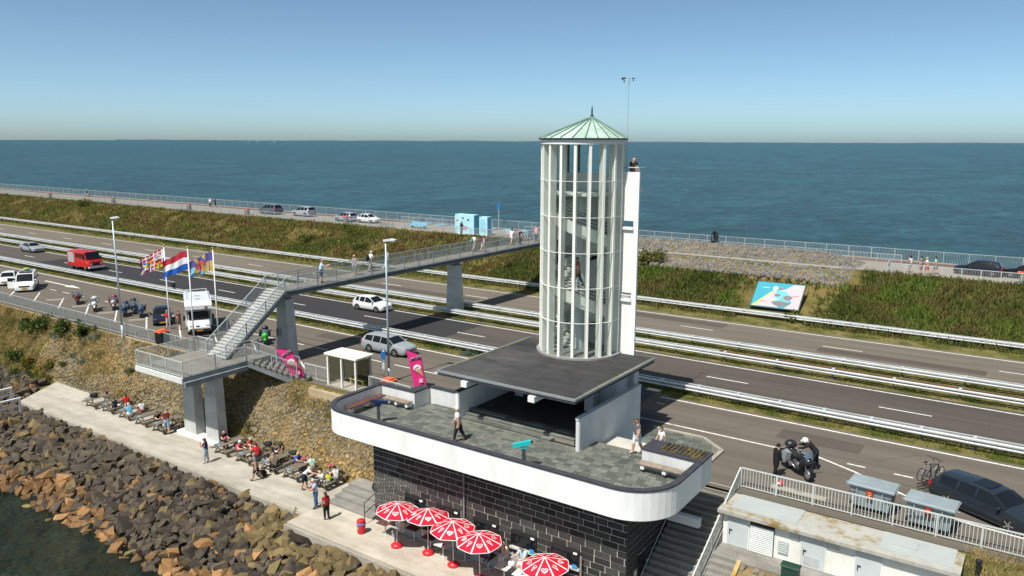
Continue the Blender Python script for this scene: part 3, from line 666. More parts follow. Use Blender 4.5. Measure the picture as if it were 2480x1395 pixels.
# back wall, spiral stair inside
b = MB(); b.box(C.x-1.85, C.x+1.85, BACK-.16, BACK, 4.5, 14.9); part('tower_back_wall', b, WHITE)
b = MB()
for x in np.linspace(-1.85, 1.85, 6): b.box(C.x+x-.05, C.x+x+.05, BACK-.12, BACK-.02, 14.9, 16.6)
part('lookout_frame', b, DARK)
b = MB(); b.prism([(C.x+1.9*math.cos(t), min(C.y+1.9*math.sin(t), BACK-.17)) for t in np.linspace(0, 6.1, 24)], 13.72, 13.9); part('lookout_floor', b, WHITE)
def helix(r0, r1, turns, z0, z1, n):
    o = []
    for k in range(n): t = R(-150)-turns*6.283*k/n; o.append((t, z0+(z1-z0)*k/n))
    return o
stair = MB(); H_ = helix(.45, 1.6, 2.25, 4.5, 13.7, 54); dt = 2.25*6.283/54
for t, z in H_:
    p = [(C.x+r*math.cos(a_), C.y+.0+r*math.sin(a_)) for r, a_ in ((.45,t),(1.72,t),(1.72,t-dt*1.05),(.45,t-dt*1.05))]
    p = [(x, min(y, BACK-.2)) for x, y in p]; stair.prism(p, z+.05, z+.17)
so_ = part('spiral_stair', stair, mat('stair_concrete', (.72, .71, .65), .8))
st = MB(); st.loft([[(C.x+r*math.cos(t), min(C.y+r*math.sin(t), BACK-.18), z+dz) for r, dz in ((1.72,-.28),(1.72,.42),(1.80,.42),(1.80,-.28))] for t, z in H_], True, True); st.build('stringer', CREAM, so_)
st = MB()
for dz in (.55, .75, .95, 1.12): st.path([(C.x+1.76*math.cos(t), min(C.y+1.76*math.sin(t), BACK-.18), z+dz) for t, z in H_[::2]], .02, 4)
st.build('handrail', DARK, so_)
b = MB(); b.tube((C.x, C.y, 4.5), (C.x, C.y, 13.8), .38, n=16); part('stair_core', b, WHITED, smooth=False)
# thin fin wall right of the tower, with two slots, balcony behind it
b = MB(); x0, x1, ya, yb = -21.25, -19.57, 40.93, 41.08
zs = [4.391, 7.72, 8.08, 11.92, 12.28, 15.05]
for i in range(0, 6, 2): b.box(x0, x1, ya, yb, zs[i], zs[i+1])
for i in (1, 3): b.box(-19.86, x1, ya+.001, yb-.001, zs[i], zs[i+1]); b.box(x0, -20.75, ya+.001, yb-.001, zs[i], zs[i+1])
fw_ = part('fin_wall', b, WHITE)
for z in (7.72, 11.92):
    b = MB(); b.box(-20.8,-19.84,40.80,41.1,z-.14,z-.001); b.build('slot_sill', WHITE, fw_)
b = MB(); b.box(-21.2,-19.7,41.09,41.75,13.95,14.08); bal = part('balcony', b, WHITE)
b = MB(); b.path([(-21.2,40.98,15.05),(-21.2,40.98,15.3),(-19.65,40.98,15.3),(-19.65,41.7,15.3)], .03, 6); b.path([(-19.65,40.98,15.3),(-19.65,40.98,15.05)], .025, 6); b.build('balcony_rail', CABLE, bal)
# block wall of the lower storey
b = MB(); b.box(-29.4,-14.03,29.25,36.3,-4.,1.15); bw = part('block_wall', b, MORTAR)
WIN = [(-27.05,-25.75),(-24.85,-23.4),(-22.4,-21.0),(-20.15,-18.75),(-17.85,-16.4)]
blocks = []; rowh = .322; nrow = 16
for r_ in range(nrow):
    z = -4.+r_*rowh; x = -29.42-(.38 if r_ % 2 else 0)
    while x < -14.0:
        ln = random.uniform(.66, .86); a_, e = max(x, -29.42), min(x+ln, -13.98)
        segs = [(a_, e)]
        if z+rowh > -2.62 and z < -1.80:
            for w0, w1 in WIN:
                segs = [s_ for p0, p1 in segs for s_ in ((p0, min(p1, w0-.05)), (max(p0, w1+.05), p1))] if any(p0 < w1+.05 and p1 > w0-.05 for p0, p1 in segs) else segs
        for p0, p1 in segs:
            if p1-p0 > .10 and not (-27.4 < p0 < -16.2 and z < -3.1): blocks.append(('f', p0, p1, z))
        x += ln
    y = 29.2-(.4 if r_ % 2 else 0)
    while y < 33.8:
        ln = random.uniform(.66, .86); a_, e = max(y, 29.2), min(y+ln, 33.8)
        if e-a_ > .12 and not (30.3 < (a_+e)/2 < 31.3 and z < -1.8): blocks.append(('s', a_, e, z))
        y += ln
bl_me = unit.mesh('block', BLOCK); blw_me = unit.mesh('block', BLOCKW); rest = MB()
bo = sorted(range(len(blocks)), key=lambda i: (blocks[i][0] == 's')*60-blocks[i][3]*.01+(-blocks[i][1] if blocks[i][0] == 'f' else 0)*.2)
for r_, i in enumerate(bo):
    k, a_, e, z = blocks[i]; g_ = .026; pr_ = random.uniform(0, .010)
    hgt = rowh-.056
    if k == 'f': bx = (a_+g_, e-g_, 29.222-pr_, 29.26, z+.028, z+.028+hgt)
    else: bx = (-14.04, -14.005+pr_, a_+g_, e-g_, z+.028, z+.028+hgt)
    if r_ < 300:
        lime = k == 'f' and e < -25.6 and -3.2 < z < -1.2
        obj('block', blw_me if lime else bl_me, bw, loc=((bx[0]+bx[1])/2, (bx[2]+bx[3])/2, (bx[4]+bx[5])/2), scale=(bx[1]-bx[0], bx[3]-bx[2], bx[5]-bx[4]))
    else: rest.box(*bx)
rest.build('blocks', BLOCK, bw, kind='stuff')
b = MB(); b.box(-27.4,-16.2,28.95,29.24,-4.,-3.1); b.build('wall_bench', mat('grey_wall_bench', (.34, .335, .32), .85, 0, .2, .12, 1.5), bw)
for w0, w1 in WIN:
    b = MB(); b.box(w0, w1, 29.2, 29.245, -2.58, -1.99); wn = b.build('window', BLKGLASS, bw)
    b = MB(); b.box(w0-.05, w0, 29.16, 29.245, -2.6, -1.95); b.box(w1, w1+.05, 29.16, 29.245, -2.6, -1.95); b.box(w0-.05, w1+.05, 29.14, 29.245, -1.949, -1.75); b.build('frame', DARK, wn)
    b = MB(); b.box(w0-.06, w1+.1, 29.06, 29.24, -2.70, -2.601); b.build('sill', mat('pale_sill', (.50, .49, .44), .8), wn)
    b = MB(); b.box(w1-.26, w1-.02, 29.05, 29.06, -2.62, -2.40); b.build('blue_notice', mat('blue_sticker', (.05, .30, .62), .5), wn)
    b = MB(); b.box(w1-.22, w1-.02, 29.05, 29.1, -1.90, -1.82); b.build('wall_lamp', WHITE, wn)
b = MB(); b.tube((-23.02,29.1,1.14), (-23.02,29.1,-3.1), .05, n=8); part('drain_pipe', b, mat('grey_pipe', (.20, .20, .21), .6))
b = MB(); b.box(-13.99,-13.97,30.4,31.25,-4,-1.8); part('side_door', b, BLKGLASS)
for x, l_ in ((-16.2,'a'),):
    b = MB(); b.tube((x, 29.05, -1.9), (x, 29.05, -4), .05, n=8); part('corner_pipe', b, mat('rusty_pipe', (.25, .23, .20), .7))
# slate forecourt and the steps down to it
b = MB(); b.prism([(-18.36,36.6),(-13.85,36.6),(-13.85,40.2),(-15.3,41.4),(-18.36,41.4)], -.1, .07); b.box(-15.0,-13.98,33.86,36.599,-.1,.069); fc = struct('forecourt', b, SLATEB)
y = 36.62; n_ = 0
while y < 41.2:
    d = random.choice((.3, .38)); x = -18.34
    while x < -14.2:
        ln = random.choice((.35, .45, .55, .65))
        if x+ln < -13.9 and x+ln < -13.85-(max(0, y+d-40.2))*1.2: obj('floor_tile', tile_me, fc, loc=(x+ln/2, y+d/2, .085), scale=(ln-.02, d-.02, .04))
        x += ln
    y += d
b = MB(); b.bar((-13.75,36.6,.03), (-13.75,40.25,.03), .22, .16); b.bar((-13.75,40.25,.03), (-15.3,41.5,.03), .22, .16); b.bar((-15.3,41.5,.03), (-18.4,41.5,.03), .22, .16); struct('forecourt_kerb', b, KERB)
fs_ = thing('terrace_steps', 'slate steps from the forecourt up to the terrace beside the grey wall', 'steps', (-16.6, 35.4, 0))
for k in range(8):
    b = MB(); b.box(-18.36+16.6, -15.02+16.6, 34.31+.28*k-35.4, 34.31+.28*(k+1)-35.4, 0, 1.34-.17*k); b.build('step', STEPC, fs_)
# outside stair down to the cafe platform
sr = thing('outside_stair', 'long concrete stair going down beside the black block wall', 'stair', (-13., 33., -4.))
for k in range(23):
    z = -.02-.174*k; y1 = 36.42-.325*k
    b = MB(); b.box(-13.95+13., -11.56+13., y1-.35-33., y1-33., max(-4.5, z-.5)+4, z+4); b.build('step', STEPC, sr)
    b = MB(); b.box(-13.95+13., -11.56+13., y1-.375-33., y1-.29-33., z+4.001, z+4.022); b.build('step_nosing', KERB, sr)
b = MB(); b.prof([(36.5,.05),(36.5,-.6),(29.2,-4.5),(28.8,-4.5),(28.8,-3.9)], 'x', -11.55, -11.36); o = b.build('cheek_wall', STEPC, sr); o.location = (13, -33, 4)
b = MB(); b.prof([(36.5,-.1),(36.5,-.6),(29.9,-4.5),(29.7,-4.5),(29.7,-4.0)], 'x', -14.0, -13.955); o = b.build('wall_string', KERB, sr); o.location = (13, -33, 4)
b = MB(); b.tube((-13.85,35.,.2), (-13.85,30.2,-2.9), .025); o = b.build('wall_handrail', CABLE, sr); o.location = (13, -33, 4)
b = MB(); b.box(-13.9,-12.25,33.2,33.5,-1.1,-.66); o = b.build('cross_beam', WHITE, sr); o.location = (13, -33, 4)
# benches and telescopes on the terrace
def wall_bench(label, x, y, rz, ln, m):
    t = thing('bench', label, 'bench', (x, y, TZ), rz)
    for k in range(3): bb = MB(); bb.box(-ln/2, ln/2, -.24+.165*k, -.09+.165*k, .42, .47); bb.build('plank', m, t)
    for k in (-.42, 0, .42): bb = MB(); bb.box(ln*k-.09, ln*k+.09, -.18, .27, .18, .419); bb.build('bracket', WHITE, t)
wall_bench('long reddish wooden bench along the curved left parapet', -31.72, 31.05, R(90), 2.9, REDWOOD)
wall_bench('brown wooden bench against the wall under the orange bin', -30.4, 32.3, 0, 1.95, OLDWOOD)
wall_bench('grey weathered wooden bench in front of the lichen planter', -13.6, 32.18, 0, 2.6, OLDWOOD)
def telescope(label, x, y, rz, m):
    t = thing('telescope', label, 'telescope', (x, y, TZ), rz)
    b = MB(); b.tube((0,0,0), (0,0,1.0), .1, .085, 12); b.build('pedestal', mat('telescope_post', (.10, .11, .12), .5, .5), t)
    b = MB(); b.box(-.09, .09, -.14, .14, .98, 1.18); b.build('yoke', m, t)
    b = MB(); b.prof([(-.52,1.08),(-.46,1.02),(.1,1.14),(.32,1.20),(.34,1.40),(.1,1.34),(-.5,1.2)], 'x', -.12, .12); b.build('barrel', m, t)
    b = MB(); b.tube((-.07,.34,1.30), (-.07,.44,1.33), .035, n=8); b.tube((.07,.34,1.30), (.07,.44,1.33), .035, n=8); b.build('eyepiece', DARK, t)
telescope('dark blue coin telescope near the left curve of the terrace', -29.45, 29.75, R(150), mat('navy_enamel', (.015, .03, .10), .35))
telescope('turquoise coin telescope at the front edge of the terrace', -19.55, 29.3, R(-60), mat('turquoise_enamel', (.02, .42, .42), .4))
# wind mast on the tower
wm = thing('wind_mast', 'thin mast with wind vane beside the copper roof', 'mast', (-20.75, 41.6, 14.1))
b = MB(); b.tube((0,0,0), (0,0,6.1), .032, .018, 8); b.build('pole', CABLE, wm)
b = MB(); b.bar((-.34,0,6.1), (.28,0,6.1), .02, .02); b.tube((0,0,5.9), (0,0,6.2), .05, n=8); b.build('cross_arm', CABLE, wm)
b = MB(); b.prof([(-.48,6.1),(-.2,6.15),(-.2,6.22),(-.42,6.24)], 'y', -.015, .015); b.tube((-.3,0,6.1), (-.3,0,5.95), .03, n=6); b.build('wind_vane', DARK, wm)
b = MB()
for k in range(3): b.ball((.28+.07*math.cos(k*2.1), .07*math.sin(k*2.1), 6.16), .035, n=6, m=4)
b.tube((.28,0,6.1), (.28,0,6.0), .025, n=6); b.build('cup_anemometer', DARK, wm)
# ================================================================== railings, fences, bridge
GALV = mat('galvanised_steel', (.47, .51, .51), .5, .3, .5, .12, 2)
GALVW = mat('pale_galvanised_steel', (.60, .63, .60), .5, .25, .5, .10, 2)
def railing(T_, pts, h, post_sp, bar_sp, m=GALV, rail=.055, bar=.018, foot=.08, mid=False):
    """posts, rails and fine bars along a 3-D line; everything is a part of T_ (pts in T_'s own frame)"""
    pts = [Vector(p) for p in pts]; rb = MB(); bb = MB(); pb = MB(); pb.box(-.03, .03, -.03, .03, 0, h-.02); pme = pb.mesh('post', m)
    up = Vector((0, 0, 1))
    for a, b in zip(pts[:-1], pts[1:]):
        L = (b-a).length; d = (b-a)/L; rb.bar(a+up*h, b+up*h, rail, rail*.9); rb.bar(a+up*foot, b+up*foot, rail*.7, rail*.6)
        if mid: rb.bar(a+up*h*.5, b+up*h*.5, rail*.6, rail*.6)
        n = max(1, round(L/post_sp))
        for k in range(n+(1 if b == pts[-1] else 0)): obj('post', pme, T_, loc=a+d*(L*k/n))
        if bar_sp:
            nb = int(L/bar_sp)
            for k in range(1, nb):
                p = a+d*(L*k/nb); s = bar/2
                bb.add([(p.x-s,p.y-s,p.z+foot),(p.x+s,p.y-s,p.z+foot),(p.x+s,p.y+s,p.z+foot),(p.x-s,p.y+s,p.z+foot),(p.x-s,p.y-s,p.z+h),(p.x+s,p.y-s,p.z+h),(p.x+s,p.y+s,p.z+h),(p.x-s,p.y+s,p.z+h)], [(0,1,5,4),(1,2,6,5),(2,3,7,6),(3,0,4,7)])
    rb.build('rail', m, T_, recalc=False)
    if bb.v: bb.build('balusters', m, T_, recalc=False, kind='stuff')
def fence(name, label, pts, h=1.05, post=2.0, bsp=.12, m=GALV, group=None, **k):
    p0 = Vector(pts[0]); t = thing(name, label, 'fence', p0, 0, group)
    railing(t, [Vector(p)-p0 for p in pts], h, post, bsp, m, **k); return t
BX = -48.3
br = thing('footbridge', 'grey concrete footbridge with stairs and railings crossing the motorway', 'footbridge', (BX, 30.6, -4.))
def bpart(name, mb, m, **k): o = mb.build(name, m, br, **k); o.location = (-BX, -30.6, 4.); return o
ZL, ZD = 1.45, 5.55
b = MB(); b.prism([(-51.3,28.5),(-45.8,28.5),(-45.8,35.5),(-47.15,35.5),(-47.15,33.35),(-51.3,33.35)], 1.15, ZL-.012); lp = bpart('landing_slab', b, BRIDGEC)
b = MB(); b.prism([(-51.2,28.6),(-45.9,28.6),(-45.9,35.45),(-47.1,35.45),(-47.1,33.3),(-51.2,33.3)], ZL-.011, ZL); b.build('landing_surface', DECKC, lp)
b = MB(); b.box(-51.31,-45.8,28.4,28.499,1.05,1.42); b.build('front_edge', mat('pale_edge_concrete', (.62, .62, .58), .85), lp)
b = MB(); b.box(-45.82,-45.6,28.5,33.4,.85,1.149); b.box(-49.9,-46.,29.9,32.4,.7,1.149); bpart('landing_beam', b, BRIDGEC)
PIERC = m_concrete('pale_pier_concrete', (.50, .51, .49), (.40, .41, .39), .5, .5)
def pier(x0, x1, y0, y1, z0, z1, tx, ty, notch=True):
    b = MB(); cx, cy = (x0+x1)/2, (y0+y1)/2
    w, d = (x1-x0)/2, (y1-y0)/2
    b.loft([[(cx-w*s, cy-d*q, z), (cx+w*s, cy-d*q, z), (cx+w*s, cy+d*q, z), (cx-w*s, cy+d*q, z)] for s, q, z in ((1, 1, z0), (tx, ty, z1))], True, True)
    return bpart('pier', b, PIERC)
WP = mat('painted_white_pier', (.74, .74, .70), .8, 0, .3, .05, 1)
for x0, x1 in ((-49.75,-48.35),(-47.2,-45.75)): pier(x0, x1, 30.78, 31.5, -3.75, 1.1, .84, .9)
b = MB(); b.box(-50.4,-45.6,30.55,31.95,-4.0,-3.751); bpart('pier_plinth', b, WP)
pier(-49.05, -47.55, 38.6, 39.5, -.1, 4.75, .72, .85); pier(-49.05, -47.55, 59.4, 60.4, -.1, 4.75, .72, .85)
b = MB(); b.box(-48.6,-48.,38.7,39.4,4.76,5.15); b.box(-48.6,-48.,59.5,60.3,4.76,5.15); bpart('bearing_block', b, BRIDGEC)
b = MB(); b.prof([(-49.4,5.25),(-49.4,5.53),(-47.2,5.53),(-47.2,5.25),(-47.7,4.98),(-48.9,4.98)], 'y', 38.3, 85.5); dk = bpart('deck_beam', b, BRIDGEC)
b = MB(); b.box(-49.3,-47.3,38.31,85.4,5.531,ZD); b.build('deck_surface', DECKC, dk)
b = MB(); b.box(-47.19,-47.12,38.4,85.4,5.30,5.36); b.build('cable_duct', DARK, dk)
# main flight
b = MB(); b.prof([(32.7,1.1),(33.2,1.1),(38.6,5.0),(38.6,5.5),(38.3,5.5),(32.7,1.45)], 'x', -48.95, -47.65); fl2 = bpart('stair_stringer', b, BRIDGEC)
ns = 24; rise = (ZD-ZL)/ns; run = (38.35-32.75)/ns
stp = MB(); stp.box(-1.1, 1.1, 0, run+.05, -.10, -.001); st_me = stp.mesh('step', mat('pale_step_concrete', (.42, .42, .40), .85, 0, .2, .12, 3))
rs = MB(); rs.box(-1.09, 1.09, run-.01, run+.04, -rise, -.101)
for k in range(ns):
    obj('step', st_me, fl2, loc=(BX, 32.75+run*k, ZL+rise*(k+1)))
zz = MB()
for k in range(ns):
    y0, z0 = 32.75+run*k, ZL+rise*k
    for x in (-49.42, -47.18): zz.path([(x,y0,z0+.02),(x,y0,z0+rise),(x,y0+run,z0+rise)], .028, 4)
zz.build('step_edging', GALV, fl2)
def brail(pts, **k): 
    P = [Vector(p)-Vector((BX, 30.6, -4.)) for p in pts]; railing(br, P, 1.05, 2.0, .13, **k)
for x in (-49.42, -47.18):
    brail([(x,32.75,ZL),(x,38.2,ZD-.1),(x,39.4,ZD),(x,85.3,ZD)])
brail([(-49.42,33.3,ZL),(-51.25,33.3,ZL),(-51.25,28.52,ZL),(-45.85,28.52,ZL),(-45.85,33.4,ZL)], m=GALVW)
brail([(-47.1,33.4,ZL),(-47.1,35.45,ZL)])
# side flight from the landing down to the parking lot
SFA = R(42); SFO = Vector((-45.8, 33.45, 0))
def sfp(u, v, z): return (SFO.x+u*math.cos(SFA)-v*math.sin(SFA), SFO.y+u*math.sin(SFA)+v*math.cos(SFA), z)
b = MB(); b.prof([(-.6,1.44),(-.6,1.0),(.2,.95),(3.1,-.4),(3.6,-.4),(3.6,-.02),(0,1.44)], 'y', 0.02, 1.7); b.v = [sfp(*p) for p in b.v]; sf = bpart('side_flight', b, BRIDGEC)
CLAY = mat('brown_tread', (.20, .175, .15), .85, 0, .2, .2, 3)
for k in range(9):
    b = MB(); x = .05+.38*k; b.box(x, x+.40, 0, 1.72, 1.44-.16*(k+1), 1.44-.16*k-.02); b.tube((x+.36,-.08,1.40-.16*k), (x+.36,1.78,1.40-.16*k), .075, n=8); b.v = [sfp(*p) for p in b.v]; b.build('step', CLAY, sf)
brail([sfp(0,.03,ZL), sfp(3.4,.03,.1)]); brail([(-47.1,35.5,ZL), sfp(.1,1.68,ZL), sfp(3.4,1.68,.1)])
# graffiti on the pier
b = MB()
for s_ in ([(0,0),(0,.8),(.25,.1),(.25,.85)], [(.35,.75),(.75,.82),(.5,.0)], [(.42,.42),(.68,.45)]):
    b.path([(-48.9+.95*u*.8, 38.575-.0*v, 1.75+v*.8) for u, v in s_], .022, 4)
bpart('graffiti_mark', b, DARK)
# ------------------------------------------------------------------ fences
fence('parking_fence', 'long grey steel fence along the parking lot above the stone slope', [(-230,36.4,0),(-91,36.05,0),(-66,35.75,0),(-52,35.75,0)], 1.05, 2.1, .13)
fence('roadside_fence', 'short pale barred fence running behind the bus shelter', [(-43.2,36.4,0),(-40.8,36.4,0)], 1.05, 1.0, .12, GALVW)
fence('roadside_fence', 'white barred fence behind the terrace beside the lamp post', [(-37.2,36.8,0),(-33.3,36.6,0)], 1.05, 1.2, .12, GALVW)
fence('kiosk_fence', 'white barred fence on the kerb behind the flat utility building', [(-11.4,36.42,0),(.6,36.42,0),(9,36.42,0)], 1.02, 1.75, .145, GALVW, bar=.026, rail=.06)
fence('stair_railing', 'sloping white railing beside the concrete stair and utility building', [(-11.45,36.4,.02),(-11.45,34.2,-1.12),(-11.45,28.9,-3.9)], 1.0, 1.6, .15, GALVW, bar=.024)
fence('crest_fence', 'grey fence along the roadside edge of the dike crest', [(-300,84.7,3.97),(-68,84.7,3.97),(-48.5,85.4,3.97)], 1.05, 2.4, .14)
fence('sea_fence', 'long grey fence between the brick path and the sea', [(-320,94.6,3.97),(-100,94.6,3.97),(12,94.6,3.97)], 1.25, 2.4, .15)
fence('inner_crest_fence', 'grey fence between crest road and brick path, left of the blue kiosk', [(-84,91.2,4.),(-66.5,91.2,4.)], 1.1, 2.4, .14)
fence('inner_crest_fence', 'grey fence on the crest behind the stone bank', [(-61,91.3,4.),(-13,91.3,4.)], 1.0, 2.4, .14)
fence('lookout_fence', 'pale fence in front of the dark cars at the right edge of the crest', [(-13.3,86.3,4.),(-13.2,84.3,4.),(14,84.5,4.)], 1.05, 1.6, .13, GALVW)
t = thing('low_rail', 'low wooden rail across the stone bank below the statue', 'rail', (-40.4, 84.6, 3.6)); b = MB(); b.bar((0,0,.5), (23,0,.5), .1, .14); b.build('rail', mat('grey_timber', (.42, .39, .34), .9), t)
pm = MB(); pm.box(-.05, .05, -.05, .05, -.4, .43); pme = pm.mesh('post', STEM)
for k in range(13): obj('post', pme, t, loc=(.3+k*1.87, 0, 0))
# ------------------------------------------------------------------ crash barriers
ZINC = mat('zinc_barrier', (.66, .68, .68), .42, .35, .5, .08, 1.5, stain=((.50, .51, .50), .8, .3)); RUST = mat('rusty_barrier', (.20, .095, .055), .8, .2, .3, .3, 3)
ZP = mat('barrier_post', (.20, .20, .19), .6, .4)
def barrier(label, y, sides, x0=-420., x1=30., sp=4., rust=None, wide=.22):
    t = thing('crash_barrier', label, 'crash barrier', (x0, y, 0), 0, 'crash barriers along the motorway')
    def beam(sgn, xa, xb, m, name='beam'):
        o = sgn*wide; s = sgn
        for nm, za, zb in (('upper_beam', .615, .76), ('lower_beam', .40, .525)):
            b = MB(); b.prof([(o-s*.02,za+.02),(o+s*.06,za),(o+s*.10,za+.05),(o+s*.10,zb-.03),(o+s*.06,zb),(o-s*.06,zb),(o-s*.06,zb-.03)], 'x', xa-x0, xb-x0); b.build(nm, m, t)
    for s in sides:
        cuts = [(x0, x1, ZINC)]
        if rust and s == rust[2]: cuts = [(x0, rust[0], ZINC), (rust[0]+.004, rust[1], RUST), (rust[1]+.004, x1, ZINC)]
        for xa, xb, m in cuts: beam(s, xa, xb, m)
    pb = MB(); pb.box(-.05, .05, -.06, .06, -.3, .68); pb.bar((0,-wide if -1 in sides else 0,.60), (0,wide if 1 in sides else 0,.60), .07, .08); pme = pb.mesh('post', ZP)
    cp = MB(); cp.box(-.09, .09, -wide-.08 if -1 in sides else 0, wide+.08 if 1 in sides else 0, .752, .772); cme = cp.mesh('cap_plate', ZINC)
    n = int((x1-x0)/sp)
    for k in range(n):
        x = x0+k*sp
        if x > -190: obj('post', pme, t, loc=(k*sp, 0, 0)); obj('cap_plate', cme, t, loc=(k*sp, 0, 0))
barrier('double sided crash barrier between parking lot and near carriageway', 48.5, (-1, 1), sp=2.66)
barrier('crash barrier on the near side of the grassy median', 57.95, (-1, 1), sp=4., rust=(-20.5, 14., 1), wide=.2)
barrier('crash barrier on the far side of the grassy median', 61.3, (-1, 1), sp=4., wide=.2)
barrier('far crash barrier at the foot of the dike slope', 74.35, (-1, 1), sp=4., wide=.16)
# ------------------------------------------------------------------ low walls near the slope
b = MB(); b.box(-60.,-52.3,35.45,35.66,-.6,.02); b.box(-66.,-60.,35.45,35.66,-.6,-.02); b.box(-230,-66,35.5,35.66,-.4,-.03)
kw = b.build('kerb_wall', m_concrete('sandy_concrete', (.42, .33, .22), (.30, .22, .13))); tag(kw, 'low sandy concrete kerb wall under the parking lot fence', 'wall')
b = MB(); b.box(-41.2,-31.2,34.9,35.15,-1.3,-.05); b.box(-41.3,-41.0,35.15,36.6,-1.,-.06); b.box(-41.2,-36.5,35.15,35.7,-1.2,-.12)
lw = b.build('retaining_ledge', m_concrete('tan_concrete', (.46, .36, .24), (.33, .25, .15))); tag(lw, 'tan concrete retaining ledge below the bus shelter', 'wall')
# ------------------------------------------------------------------ bus shelter, stop sign, lamp posts
t = thing('bus_shelter', 'small white bus shelter with flat roof and glass walls', 'bus shelter', (-39.1, 36.8, 0))
SW = mat('white_enamel', (.78, .77, .70), .5, 0, .4, .04)
b = MB(); b.box(-1.55, 1.55, -.85, .85, 2.22, 2.34); b.build('roof', mat('cream_roof', (.80, .77, .66), .7, 0, .3, .06, 1), t)
for x, y in ((-1.35,-.7),(0,-.7),(1.35,-.7),(-1.35,.7),(1.35,.7)):
    b = MB(); b.box(x-.06, x+.06, y-.06, y+.06, 0, 2.22); b.build('post', SW if y < 0 else GALV, t)
for x0, y0, x1, y1 in ((-1.28,.7,1.28,.7),(-1.35,-.62,-1.35,.62),(1.35,-.62,1.35,.62)):
    b = MB(); b.bar((x0,y0,1.15), (x1,y1,1.15), .012, 1.9); b.build('glass_wall', SHGLASS, t)
b = MB(); b.box(-1.5, 1.6, -.8, .8, .0, .05); b.build('floor_slab', KERB, t)
b = MB(); b.box(-.3, 1.1, .2, .5, .42, .47); b.box(-.2,-.15,.25,.45,.05,.42); b.box(.95,1.,.25,.45,.05,.42); b.build('seat', mat('yellow_seat', (.66, .58, .22), .6), t)
t = thing('bus_stop_sign', 'blue and white bus stop sign on a pole near the shelter', 'sign', (-37.55, 38.6, 0))
b = MB(); b.tube((0,0,0), (0,0,2.3), .035); b.build('pole', GALV, t)
b = MB(); b.box(-.22, .22, -.045, -.02, 1.75, 2.45); sg = b.build('panel', mat('blue_sign', (.02, .13, .38), .4), t)
b = MB(); b.box(-.22, .22, -.05, -.046, 2.28, 2.45); b.build('header', mat('navy_sign', (.02, .03, .06), .4), sg)
b = MB(); b.box(-.10, .0, -.054, -.0505, 2.32, 2.41); b.box(.03, .14, -.054, -.0505, 2.32, 2.41); b.build('symbols', mat('sign_white', (.75, .75, .75), .5), sg)
b = MB(); b.box(-.12, .12, -.05, -.02, 1.05, 1.5); b.build('timetable', GALVW, t)
def lamp(label, x, y, h):
    t = thing('lamp_post', label, 'lamp post', (x, y, 0))
    b = MB(); b.tube((0,0,-.8), (0,0,1.), .11, .105, 12); b.tube((0,0,1.), (0,0,h), .09, .055, 12); b.build('pole', mat('lamp_pole_steel', (.43, .50, .53), .45, .35), t, smooth=True)
    b = MB(); b.prof([(-.1,h-.02),(.9,h+.1),(.95,h+.16),(.5,h+.22),(-.1,h+.12)], 'y', -.14, .14); lh = b.build('lamp_head', mat('lamp_head_grey', (.60, .61, .60), .5), t)
    b = MB(); b.box(.25, .85, -.1, .1, h+.005, h+.03); b.build('lens', mat('lamp_lens', (.7, .7, .65), .2), lh)
lamp('tall grey lamp post at the fence beside the parked motorcycles', -65.39, 35.35, 10.2); lamp('tall grey lamp post between bus shelter and terrace', -37.5, 39.05, 10.0)
# ------------------------------------------------------------------ flags
POLEW = mat('white_flagpole', (.78, .78, .76), .4, 0, .5, .03); COPB = mat('copper_ball', (.50, .26, .16), .4, .5)
def flagpole(label, x, y, z, ztop, colours, cells, flabel):
    t = thing('flagpole', label, 'flagpole', (x, y, z), R(48)); h = ztop-z
    b = MB(); b.tube((0,0,0), (0,0,h), .07, .04, 10); b.build('pole', POLEW, t, smooth=True)
    b = MB(); b.ball((0,0,h+.07), .09, n=10, m=6); b.build('ball_finial', COPB, t, smooth=True)
    nx, ny = 30, 18; L, Hh = 2.2, 1.5; V = []; F = []; mi = []
    for i in range(nx+1):
        u = i/nx
        for j in range(ny+1):
            v = j/ny; wv = .13*math.sin(u*9+v*1.5)*u+.07*math.sin(u*17-v*3)*u
            V.append((-.05-u*L*.86+.05*math.sin(v*4)*u, wv+.25*u, h-.25-v*Hh*(1-.12*u)-u*u*.55-.35*u+.06*math.sin(u*8+v)))
    for i in range(nx):
        for j in range(ny): k = i*(ny+1)+j; F.append((k, k+1, k+ny+2, k+ny+1)); mi.append(cells((i+.5)/nx, (j+.5)/ny))
    ms = [mat('flag_%s' % c[0], c[1], .8, 0, .2, .08, 4) for c in colours]
    obj('flag', quads_mesh('flag', V, F, ms, True, mi), t)['label'] = flabel
def nations(u, v):
    if u < .10 and v < .5: return 0
    c, r = int(u*6.0), int(v*4.0)
    if v > .25 and v < .5 and u < .45: return 6 if (math.sin(u*60)*math.sin(v*40) > .1) else 0
    fu, fv = u*6-c, v*4-r
    k = (c*7+r*5+c*r) % 7
    if k == 0: return 1 if abs(fu-.5) > .12 and abs(fv-.5) > .12 else 0
    if k == 1: return 2 if fv > .3 and fv < .7 else 1
    if k == 2: return 3 if abs(fu-.4) > .1 and abs(fv-.5) > .12 else 2
    if k == 3: return (3, 0, 1)[min(2, int(fu*3))]
    if k == 4: return 4 if fu < .4 else 2
    if k == 5: return (5, 1, 2)[min(2, int(fv*3))]
    return (0, 3, 1)[min(2, int(fv*3))]
NC = [('white', (.74,.74,.74)), ('red', (.52,.025,.03)), ('yellow', (.72,.45,.03)), ('blue', (.02,.09,.40)), ('green', (.03,.30,.10)), ('black', (.02,.02,.02)), ('grey', (.20,.20,.22))]
flagpole('left flagpole with a white flag patterned in many small national flags', -59.0, 35.9, -.3, 8.3, NC, nations, 'flag with many small country flags')
